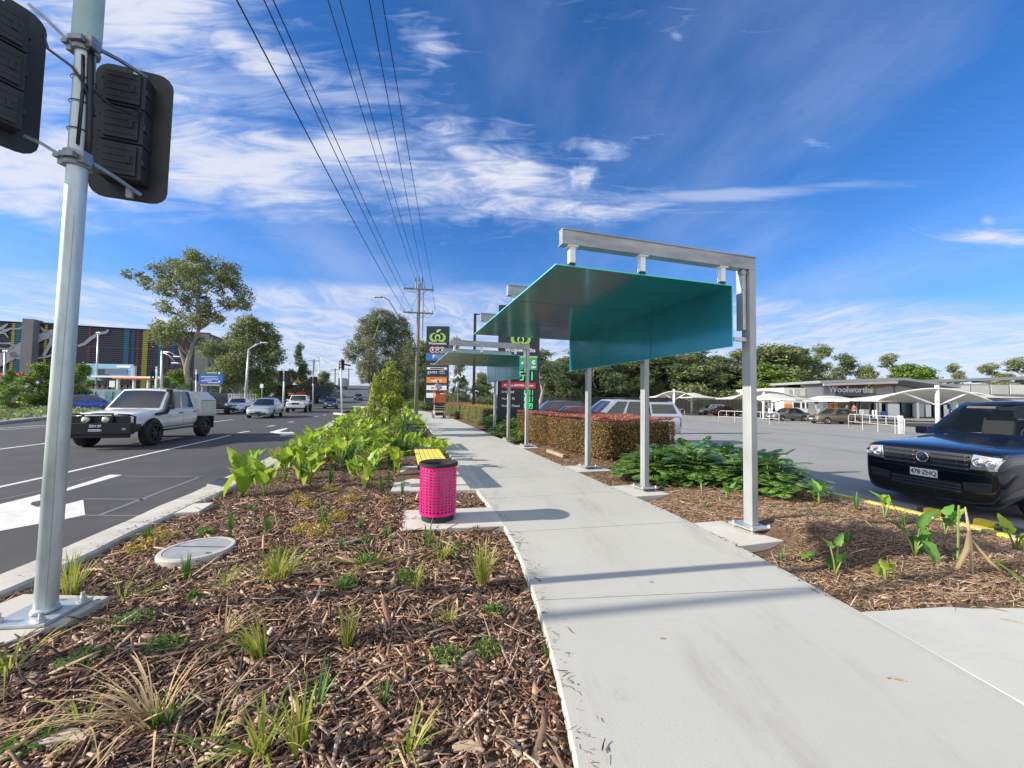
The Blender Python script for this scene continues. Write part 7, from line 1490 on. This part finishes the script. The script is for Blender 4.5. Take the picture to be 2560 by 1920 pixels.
# street light poles and signals
def lightpole(label, xb, xt, ytop, Y, arms, yb=1015):
    a = AT(xb, yb, Y); c = AT(xt, ytop, Y); t = thing('street_light', label, 'street light', (a.x, Y, -.15)); zt = c.z + .15
    b = MB(); b.tube([(0, 0, 0), (c.x - a.x, 0, zt)], [.13, .08], 10); b.build('column', M_['galv'], t, smooth=True)
    for (ax, ay) in arms:
        p = AT(ax, ay, Y); q = Vector((p.x - a.x, 0, p.z + .15)); b = MB(); b.tube([(c.x - a.x, 0, zt - .1), tuple(Vector((c.x - a.x, 0, zt)).lerp(q, .5) + Vector((0, 0, .15))), tuple(q)], [.06, .05, .04], 6); ar = b.build('arm', M_['galv'], t, smooth=True)
        b = MB(); b.box(tuple(q), (.7, .3, .12)); b.build('lamp', M_['galv'], ar, bevel=.04)
lightpole('tall street light left of the bushy gum, single arm to the right', 612, 622, 872, 38., [(661, 857)])
lightpole('thick grey pole with two lamp arms left of the tall gum trunk', 403, 405, 877, 36., [(445, 892), (440, 908)])
lightpole('thin light pole in front of the dark building, right of the near pole', 238, 246, 833, 55., [(248, 832)])
lightpole('thin light pole at the far left edge', 8, 13, 880, 45., [(16, 878)])
lightpole('far street light right of the slim gum', 795, 799, 895, 95., [(818, 907), (792, 893)])
def spole(label, xb, yb, Y, xt, yt, heads, zb=-.15):
    a = AT(xb, yb, Y); c = AT(xt, yt, Y); t = thing('signal_post', label, 'signal post', (a.x, Y, zb)); b = MB(); b.tube([(0, 0, 0), (c.x - a.x, 0, c.z - zb)], .075, 12); b.build('shaft', M_['white'], t, smooth=True)
    b = MB(); b.lathe([(.09, 0), (.09, .12), (.03, .2), (0, .2)], 12, (c.x - a.x, 0, c.z - zb)); b.build('cap', M_['galv'], t)
    for i, (x, y, sz, rz_, lit, lab) in enumerate(heads):
        p = AT(x, y, Y - .05); signal_head(lab, (p.x, Y - .02, p.z), rz_, lit=lit, w=.62, parent=t, scale=(sz,) * 3)
    return t
spole('white signal post on the median with two black heads', 707, 1030, 37., 711, 930, [(705, 941, .88, R(-75), None, 'left black head on the median signal post'), (718, 941, .88, R(-60), None, 'right black head on the median signal post')])
spole('farther white signal post with two black heads behind the white pickup', 782, 1022, 52., 783, 935, [(780, 951, .85, R(-80), None, 'left black head on the farther signal post'), (788, 951, .85, R(-60), None, 'right black head on the farther signal post')])
t = spole('slim signal post at the end of the kerb by the street tree', 855, 1033, 35., 852, 900, [(854, 912, .82, R(-90), None, 'black signal head on the slim post by the street tree')], 0)
b = MB(); a, c = AT(860, 911, 35.), AT(876, 914, 35.); b.tube([tuple(a), tuple(c)], .08, 6); b.build('mast_arm', M_['black'], t, world=True)
spole('signal post with a green lit head right of the car park building', 388, 1010, 33., 392, 922, [(382.5, 937, .62, R(-70), 0, 'green lit signal head before the dark building')])
spole('signal post with a green lit head left of the blue road sign', 489, 1012, 42., 491, 928, [(490.5, 944, .68, R(-70), 0, 'green lit signal head beside the blue road sign')])
# blue and green road sign
Ys = 44.; t = thing('road_direction_sign', 'green and blue direction sign with white lettering rows', 'road sign', (AT(527, 950, Ys).x, Ys, -.15))
bpx('blue_board', 497, 937, 557, 960, Ys, mat('road_sign_blue', (.02, .09, .42), .45), t, .06); bpx('green_board', 499, 928, 557, 937.4, Ys - .01, mat('road_sign_green', (.0, .12, .08), .45), t, .06); bpx('dark_board', 496, 960, 556, 965, Ys, M_['dark'], t, .06)
for x0, x1, y in ((517, 542, 931.5), (503, 544, 941.5), (512, 546, 947), (503, 530, 951.5), (520, 545, 956), (500, 550, 962)): bpx('lettering_row', x0, y, x1, y + 1.3, Ys - .03, M_['signwhite'], t, .02)
for x0, y in ((546, 931), (546, 952)): bpx('route_shield', x0, y, x0 + 4, y + 4, Ys - .03, M_['signwhite'], t, .02)
for x in (503, 549): bpx('post', x, 960, x + 2, 1000, Ys + .1, M_['galv'], t, .1, -.15)
t = thing('small_road_sign', 'small grey sign on a thin post under the bushy gum', 'road sign', (AT(654, 980, 45).x, 45, -.15)); bpx('plate', 650, 960, 658, 970, 45, M_['signwhite'], t, .03); bpx('post', 653.4, 970, 654.8, 1005, 45.05, M_['galv'], t, .05, -.15)
# far power poles
for i, (x, yt, yb, Y, lab) in enumerate(((784, 898, 950, 85., 'leaning timber power pole behind the far signals'), (838, 921, 968, 110., 'distant power pole on the bridge road'), (872, 920, 965, 115., 'distant power pole behind the street tree'))):
    a, c = AT(x - (2 if i == 0 else 0), yb, Y), AT(x + (1 if i == 0 else 0), yt, Y); t = thing('power_pole', lab, 'power pole', (a.x, Y, -.3)); b = MB(); b.tube([(0, 0, 0), (c.x - a.x, 0, c.z + .3)], .16, 8); b.build('shaft', M_['timber'], t); b = MB(); b.box((c.x - a.x, -.15, c.z - .1), (2.6, .14, .16)); b.build('crossarm', M_['timber'], t)
for i, (a, c, s_) in enumerate((((785, 918, 85.), (838, 925, 110.), .7), ((786, 925, 85.), (872, 924, 115.), 1.1))):
    p, q = AT(*a), AT(*c); b = MB(); b.tube([p.lerp(q, k / 12) - Vector((0, 0, s_ * 4 * k / 12 * (1 - k / 12))) for k in range(13)], .035, 4); tag(b.build('power_line', M_['wire']), ['upper distant wire over the bridge road', 'lower distant wire over the bridge road'][i], 'power line')
# low fences and barrier by the bridge
b = MB()
for k in range(14):
    y = 60 + k * 8; x = -.335 * y - 7.0 - 9.7; b.box((x, y, hill(y) + .45), (.25, 8.2, .95), rz=R(18.5))
tag(b.build('bridge_barrier', M_['dark']), 'dark barrier wall along the left edge of the bridge road', 'barrier')
t = thing('white_fence', 'white picket fence behind the street light on the left', 'fence', (AT(600, 1000, 60).x, 60, -.3))
bpx('rail', 560, 985, 640, 986.2, 60, M_['white'], t, .05)
for x in range(562, 640, 4): bpx('picket', x, 984, x + 1, 1001, 59.9, M_['white'], t, .04)
bpx('red_sail', 742, 952, 754, 958, 66, M_['orange'], th=2); tag(bpy.data.objects['red_sail'], 'small orange red awning among the dark trees', 'awning')
bpx('orange_barrier', 720, 982, 732, 990, 62, M_['orange'], th=.2); tag(bpy.data.objects['orange_barrier'], 'orange barrier in the side street behind the signals', 'barrier')
bpx('orange_mesh', 740, 980, 762, 988, 63, M_['red'], th=.2); tag(bpy.data.objects['orange_mesh'], 'red barrier mesh right of the orange barrier', 'barrier')
bpx('side_street_building', 690, 962, 790, 1004, 76, mat('dark_wall', (.05, .05, .05), .8), th=6, z0=-.3); tag(bpy.data.objects['side_street_building'], 'dark low building under the trees in the side street', 'building')
# curly pale sculpture by the far hedge
Yq = 36.; t = thing('pale_sculpture', 'pale sculpture with curved arms and hanging strips above the far hedge', 'sculpture', (AT(1143, 980, Yq).x, Yq, -.2))
Q = lambda x, y: tuple(AT(1060 + x / 5.53, 800 + y / 5.53, Yq))
b = MB(); b.tube([Q(370, 775), Q(400, 800), Q(440, 800), Q(470, 760), Q(500, 800), Q(530, 780), Q(525, 740)], [.03, .07, .09, .1, .09, .07, .03], 8); b.build('curved_arms', M_['white'], t, world=True, smooth=True)
for k in range(6):
    b = MB(); b.tube([Q(455 + 6 * k, 850), Q(450 + 3 * k, 920), Q(420 + 10 * k, 1000)], [.04, .05, .02], 5); b.build('hanging_strip', M_['galv'], t, world=True, smooth=True)
b = MB(); b.tube([Q(462, 800), Q(468, 640)], .03, 6); b.tube([Q(468, 1000), (AT(1144, 1000, Yq).x, Yq, -.2)], .06, 6); b.build('mast', M_['galv_dark'], t, world=True)
b = MB(); b.tube([Q(705, 1075), Q(702, 1000), Q(712, 980), Q(740, 980), Q(755, 1000)], .045, 6); tag(b.build('bent_white_pipe', M_['white'], smooth=True), 'bent white pipe beside the black lamp post', 'pipe')
# ------------------------------------------------------------------ right: store, sails, fence
Yb = 50.; mconc = mat('store_panel', (.52, .52, .48), .8, nz=(.3, .06)); mconc2 = mat('store_panel_light', (.66, .655, .61), .8, nz=(.3, .05)); mroof = mat('store_roof_metal', (.27, .28, .29), .5)
t = thing('supermarket', 'long grey supermarket with timber lined entry canopy and white lettering', 'shop', (AT(2200, 1000, Yb).x, Yb, -.25))
def sx(x, y, k=6.506, ox=1960, oy=900): return ox + x / k, oy + y / k
def wb(name, x0, y0, x1, y1, Y, m, th=.15, z0=None): return bpx(name, x0, y0, x1, y1, Y, m, t, th, z0)
wb('low_wing_wall', 1960, 970, 2058, 1045, 51, mconc2, 12, -.25)
for i, x in enumerate((1960, 1985, 2000, 2030, 2052)): wb('wall_panel', x, 972, x + 14, 990, 50.9, mconc if i % 2 else mconc2, .08)
wb('long_wall', 2188, 960, 2640, 1050, 52.6, mconc, 14, -.25)
for i, x in enumerate(range(2190, 2640, 48)): wb('wall_panel', x, 966 - (x - 2190) * .012, x + 44, 986, 52.4, (mconc2, mconc, mconc, mconc2)[i % 4] if x > 2260 else M_['white'], .12)
wb('entry_fin', 2057, 955, 2061, 1045, 48.2, M_['galv_dark'], 3, -.25); wb('entry_wall', 2061, 957, 2088, 1045, 49, mat('pale_pink_panel', (.46, .43, .44), .7), 4, -.25)
for y in (965, 973, 981): wb('panel_joint', 2062, y, 2088, y + .8, 48.95, M_['galv_dark'], .04)
a, c = AT(2057, 956, 47.5), AT(2262, 948, 47.5)
b = MB(); b.prism([(a.x - .3, a.z - .1), (c.x, c.z - .12), (c.x + 7, c.z - 1.0), (c.x + 7, c.z - .75), (c.x, c.z + .2), (a.x - .3, a.z + .22)], -10, 0, M=Matrix.Translation((0, 47.5, 0)) @ RX); b.build('canopy_roof', mroof, t, world=True)
b = MB(); b.prism([(a.x, a.z - .14), (c.x - 1, c.z - .20), (c.x - 1, c.z - .55), (a.x, a.z - .42)], -.1, .05, M=Matrix.Translation((0, 47.4, 0)) @ RX); b.build('canopy_soffit_edge', M_['signwhite'] if False else mat('pale_soffit', (.42, .38, .38), .7), t, world=True)
wb('timber_lining', 2088, 962, 2212, 969, 49.5, mat('orange_timber', (.36, .13, .04), .6, nz=(1, .3), stretch=(.2, 1, 4)), .3)
wb('sign_band', 2087, 967, 2190, 990, 49.2, mat('sign_band_grey', (.16, .18, .18), .6), .4)
b = MB(); q = AT(2126, 974.5, 48.9); b.text('Woolworths', 1.08, Matrix.Translation((q.x, 48.9, q.z)) @ RX, 0, .05, bold=.03); b.build('sign_lettering', mat('lit_white_letters', (.9, .9, .9), .4), t, world=True)
b = MB(); q = AT(2170, 974.5, 49.1); emblem(b, (0, -.02), .95, 0, Matrix.Translation((q.x, 49.1, q.z)) @ RX, 1, .08); b.build('apple_emblem', [mat('bright_lime', (.42, .62, .05), .5), M_['lime2']], t, world=True)
wb('entrance_glass', 2096, 1005, 2190, 1042, 49.8, mat('shop_glass', (.02, .022, .025), .1, coat=.5), .1)
for x in (2098, 2130, 2141, 2150, 2188): wb('door_frame', x, 1005, x + 2.4, 1042, 49.7, M_['galv_dark'], .1, -.25)
wb('awning', 2090, 1000, 2215, 1006, 47.5, M_['dark'], 3)
for i, x in enumerate((2190, 2198, 2292, 2390)): wb('white_column', x, 1006, x + (6 if i else 4), 1044, 49.4, M_['white'], .3, -.25)
wb('white_column', 2220, 1010, 2249, 1044, 49.3, M_['white'], .3, -.25); wb('dark_bay', 2202, 1004, 2222, 1044, 49.9, M_['navy'], .2); wb('dark_bay', 2250, 1004, 2290, 1044, 50.1, M_['navy'], .2); wb('dark_bay', 2330, 1002, 2640, 1046, 50.3, M_['navy'], .2)
wb('blue_poster', 2205, 1028, 2219, 1042, 49.2, M_['blue'], .06); wb('green_banner', 2254, 1005, 2262, 1030, 49.9, mat('deep_green_banner', (.0, .12, .08), .6), .06); wb('pale_window', 2282, 1010, 2310, 1042, 49.95, mat('pale_shopfront', (.40, .44, .42), .5), .06)
for x in (2315, 2336, 2360, 2380): wb('shop_door', x, 1012, x + 13, 1042, 50.1, M_['signwhite'] if x in (2315, 2360) else mat('grey_door', (.3, .32, .33), .5), .06)
wb('blue_sign_panel', 2368, 1008, 2420, 1022, 50.1, M_['blue'], .1)
wb('orange_pillar', 2085, 1002, 2096, 1042, 48.6, M_['orange'], .5, -.25)
for x0, x1 in ((1961, 1980), (2059, 2086)): wb('orange_poster', x0, 1010, x1, 1027, 50.6 if x0 < 2000 else 48.8, M_['orange'], .1)
wb('white_dado', 1961, 1020, 2058, 1043, 50.7, M_['white'], .15, -.25); wb('ribbon_window', 1984, 1007, 2058, 1019, 50.75, M_['glass'], .1)
for x in (1982, 2003, 2014, 2024, 2047): wb('window_frame', x, 1006, x + 2, 1020, 50.6, M_['white'], .1)
for k, x in enumerate((2450, 2560)): wb('roof_vent', x, 950, x + 10, 956, 54, M_['white'], 1)
a, c = AT(2200, 954, 52.5), AT(2640, 938, 52.5)
b = MB(); b.prism([(a.x, a.z), (c.x, c.z), (c.x, c.z - .45), (a.x, a.z - .35)], -15, 0, M=Matrix.Translation((0, 52.2, 0)) @ RX); b.build('long_roof', mroof, t, world=True)
# yellow building behind the trees, dark fence
bpx('yellow_building', 1826, 940, 1860, 968, 75, mat('cream_yellow_wall', (.42, .34, .13), .8, nz=(.2, .1)), th=6, z0=-.3); tag(bpy.data.objects['yellow_building'], 'cream yellow block glimpsed between trees left of the nearest post', 'building')
bpx('green_shed', 1815, 966, 1862, 990, 72, mat('green_shed', (.02, .09, .06), .7), th=6, z0=-.3); tag(bpy.data.objects['green_shed'], 'dark green roofed shed below the yellow block', 'shed')
b = MB(); q0, q1 = AT(1345, 990, 58.), AT(1960, 997, 54.)
for k in range(60):
    p = q0.lerp(q1, (k + .5) / 60); b.box((p.x, p.y, .85), ((q1 - q0).length / 60 - .05, .08, 2.2), rz=math.atan2(q1.y - q0.y, q1.x - q0.x))
tag(b.build('boundary_fence', mat('dark_paling', (.035, .035, .03), .9, nz=(.6, .3))), 'long dark paling fence behind the parked cars', 'fence')
b = MB(); q0, q1 = G(1660, 1033, -.25), G(1890, 1036, -.25); d_ = q1 - q0; b.box(((q0.x + q1.x) / 2, (q0.y + q1.y) / 2, -.17), (d_.length, .2, .16), rz=math.atan2(d_.y, d_.x)); tag(b.build('yellow_painted_kerb', M_['yellow']), 'yellow painted kerb below the dark paling fence', 'kerb')
# shade sails
def sail(label, px, Y, x0, x1, ya, yl, kind, depth=6.):
    z0 = -.25; c = AT(px, ya, Y); l, r = AT(x0, yl, Y), AT(x1, yl, Y); t = thing('shade_sail', label, 'shade sail', (c.x, Y, z0), 0, 'white shade sails in the car park')
    L0, R0 = l.x - c.x, r.x - c.x; zl, zt = l.z - z0, c.z - z0; rows = []
    n = 18
    for j in range(9):
        v = j / 8; row = []
        for i in range(n + 1):
            u = i / n; x = lerp(L0, R0, u); ar = 1 - ((x / (R0 if x > 0 else -L0)) ** 2) if (R0 if x > 0 else L0) else 0; ar = max(0, ar)
            k = (1 - v) ** 1.0 if kind == 'A' else v
            row.append((x, (v - (.0 if kind == 'A' else .0)) * depth - depth * .3, zl + (zt - zl) * ar * k - .10 * math.sin(PI * v) * (ar)))
        rows.append(row)
    b = MB(); b.grid(rows); b.build('membrane', M_['whitesheet'], t, smooth=True)
    e = rows[0] if kind == 'A' else rows[-1]
    b = MB(); b.tube(e, .06, 6); b.build('arched_beam', M_['white'], t, smooth=True)
    ye = rows[-1][0][1] if kind == 'A' else rows[0][0][1]
    for q in (e[0], e[-1]): b = MB(); b.tube([q, (q[0], ye, q[2])], .05, 6); b.build('edge_beam', M_['white'], t)
    py = e[0][1] + .1
    b = MB(); b.tube([(0, py, 0), (0, py, zt + (.25 if kind == 'A' else -.3))], .13, 10); b.build('post', M_['white'], t, smooth=True)
    for s_, X in ((-1, L0), (1, R0)):
        b = MB(); b.tube([(0, py, zl - .35), (X * .55, py, zl + (zt - zl) * .62 if kind == 'A' else zl)], .06, 6); b.build('brace', M_['white'], t)
    return t
sail('leftmost small arched shade sail, just right of the silver ute roof', 1671, 50., 1626, 1722, 979, 993, 'A')
sail('second shade sail from the left, white top towards us', 1770, 47., 1712, 1812, 982, 994, 'B')
sail('shade sail with arched edge behind the nearest shelter post', 1880, 44., 1804, 1974, 978, 997, 'A', 7)
sail('broad white topped sail before the low store wing', 2001, 36., 1952, 2080, 984, 999, 'B')
sail('white topped sail under the store lettering', 2150, 40., 2085, 2250, 990, 1003, 'B')
sail('largest arched sail with white post left of the dark ute', 2274, 31., 2130, 2400, 973, 1000, 'A', 7)
sail('arched sail half hidden behind the largest one', 2330, 37., 2262, 2480, 980, 1002, 'A', 6)
sail('wide white topped sail at the right edge above the dark ute', 2500, 33., 2385, 2640, 976, 994, 'B', 7)
# trolley rails
M_['galvw'] = mat('dull_white_rail', (.50, .50, .49), .5)
def rails(label, a, c, h=1.0, n=5):
    p, q = G(*a, -.25), G(*c, -.25); d = q - p; t = thing('trolley_rail', label, 'rail', tuple(p), math.atan2(d.y, d.x), 'white rails round the trolley bays'); Lr = d.length
    b = MB(); b.tube([(0, 0, 0), (0, 0, h - .15), (.15, 0, h), (Lr - .15, 0, h), (Lr, 0, h - .15), (Lr, 0, 0)], .026, 8); b.build('hoop', M_['galvw'], t, smooth=True)
    b = MB(); b.tube([(0, 0, h * .5), (Lr, 0, h * .5)], .02, 6); b.build('mid_rail', M_['galvw'], t)
    for k in range(1, n): b = MB(); b.tube([(Lr * k / n, 0, 0 if k % 2 == 0 or n < 6 else h * .5), (Lr * k / n, 0, h)], .02, 6); b.build('upright', M_['galvw'], t)
rails('long white trolley rail left of the dark ute', (2122, 1072), (2262, 1088), 1.05, 7); rails('white trolley rail right of the nearest post', (1797, 1055), (1948, 1063), 1., 7); rails('small white rail behind the silver ute', (1690, 1043), (1712, 1043), .9, 2)
b = MB(); q = G(2252, 1084, -.25); b.box((q.x, q.y, .30), (.22, .12, 1.1)); tag(b.build('rail_end_post', M_['white']), 'thick white post ending the long trolley rail', 'post')
# bay signs, bollards, bins, people
for i, (x, y, Y) in enumerate(((2040, 1010, 43.), (2174, 1010, 42.))):
    q = AT(x, y, Y); t = thing('bay_sign', ['green bay sign before the ribbon window', 'green bay sign before the store entrance'][i], 'sign', (q.x, Y, -.25)); b = MB(); b.tube([(0, 0, 0), (0, 0, q.z + .3)], .04, 6); b.build('post', M_['galv'], t); b = MB(); b.box((0, -.05, q.z + .5), (.42, .03, .5)); b.build('plate', M_['green'], t)
    b = MB(); b.text('P', .34, Matrix.Translation((0, -.07, q.z + .5)) @ RX, 0, .004, bold=.01); b.build('lettering', M_['signwhite'], t)
for i, x in enumerate((2101, 2120, 2140, 2183, 2190)):
    q = AT(x, 1040, 46.); b = MB(); b.lathe([(.0, 1.05), (.08, 1.03), (.1, .98), (.1, 0)], 12, (q.x, 46, -.25)); tag(b.build('bollard', M_['white'], smooth=True), 'white bollard before the store entrance', 'bollard', 'white bollards before the store')
for i, (x, w_) in enumerate(((2160, .7), (2068, .6), (2050, .6))):
    q = AT(x, 1040, 46.5); b = MB(); b.box((q.x, 46.5, .3), (w_, .6, 1.1)); tag(b.build('store_bin', M_['galv'], bevel=.04), ['grey bin beside the entrance bay sign', 'grey bin under the orange poster', 'grey bin left of the orange poster'][i], 'bin')
for i, (x, Y, sh_, pa) in enumerate(((1918, 45., (.7, .7, .72), (.08, .08, .1)), (1935, 45.5, (.65, .65, .68), (.05, .05, .06)), (2118, 45., (.10, .09, .10), (.03, .03, .05)), (2136, 45.5, (.30, .08, .08), (.04, .05, .09)))):
    q = AT(x, 1040, Y); person(['person in pale shirt standing by the dark fence, left of two', 'person in pale shirt by the dark fence, right of two', 'person in dark clothes at the store entrance', 'person in red top at the store entrance'][i], (q.x, Y, -.25), R(180 + 40 * i), sh_, pa)
b = MB(); q0, q1 = AT(1900, 1042, 44.5), AT(1912, 1042, 44.5); b.box(((q0.x + q1.x) / 2, 44.5, .2), (q1.x - q0.x + .5, .5, .9)); tag(b.build('trolley_stack', M_['galv_dark'], bevel=.05), 'grey trolley stack left of the two pale shirted people', 'trolleys')
# car park paint
b = MB()
for a, c in (((2060, 1120), (2200, 1132)), ((1950, 1085), (2110, 1092)), ((1700, 1062), (1790, 1066)), ((2000, 1075), (2120, 1080))): line(b, G(*a, -.25), G(*c, -.25), .09, -.246)
struct(b.build('bay_markings', mat('worn_white_paint', (.38, .38, .36), .8, nz=(3, .3))))
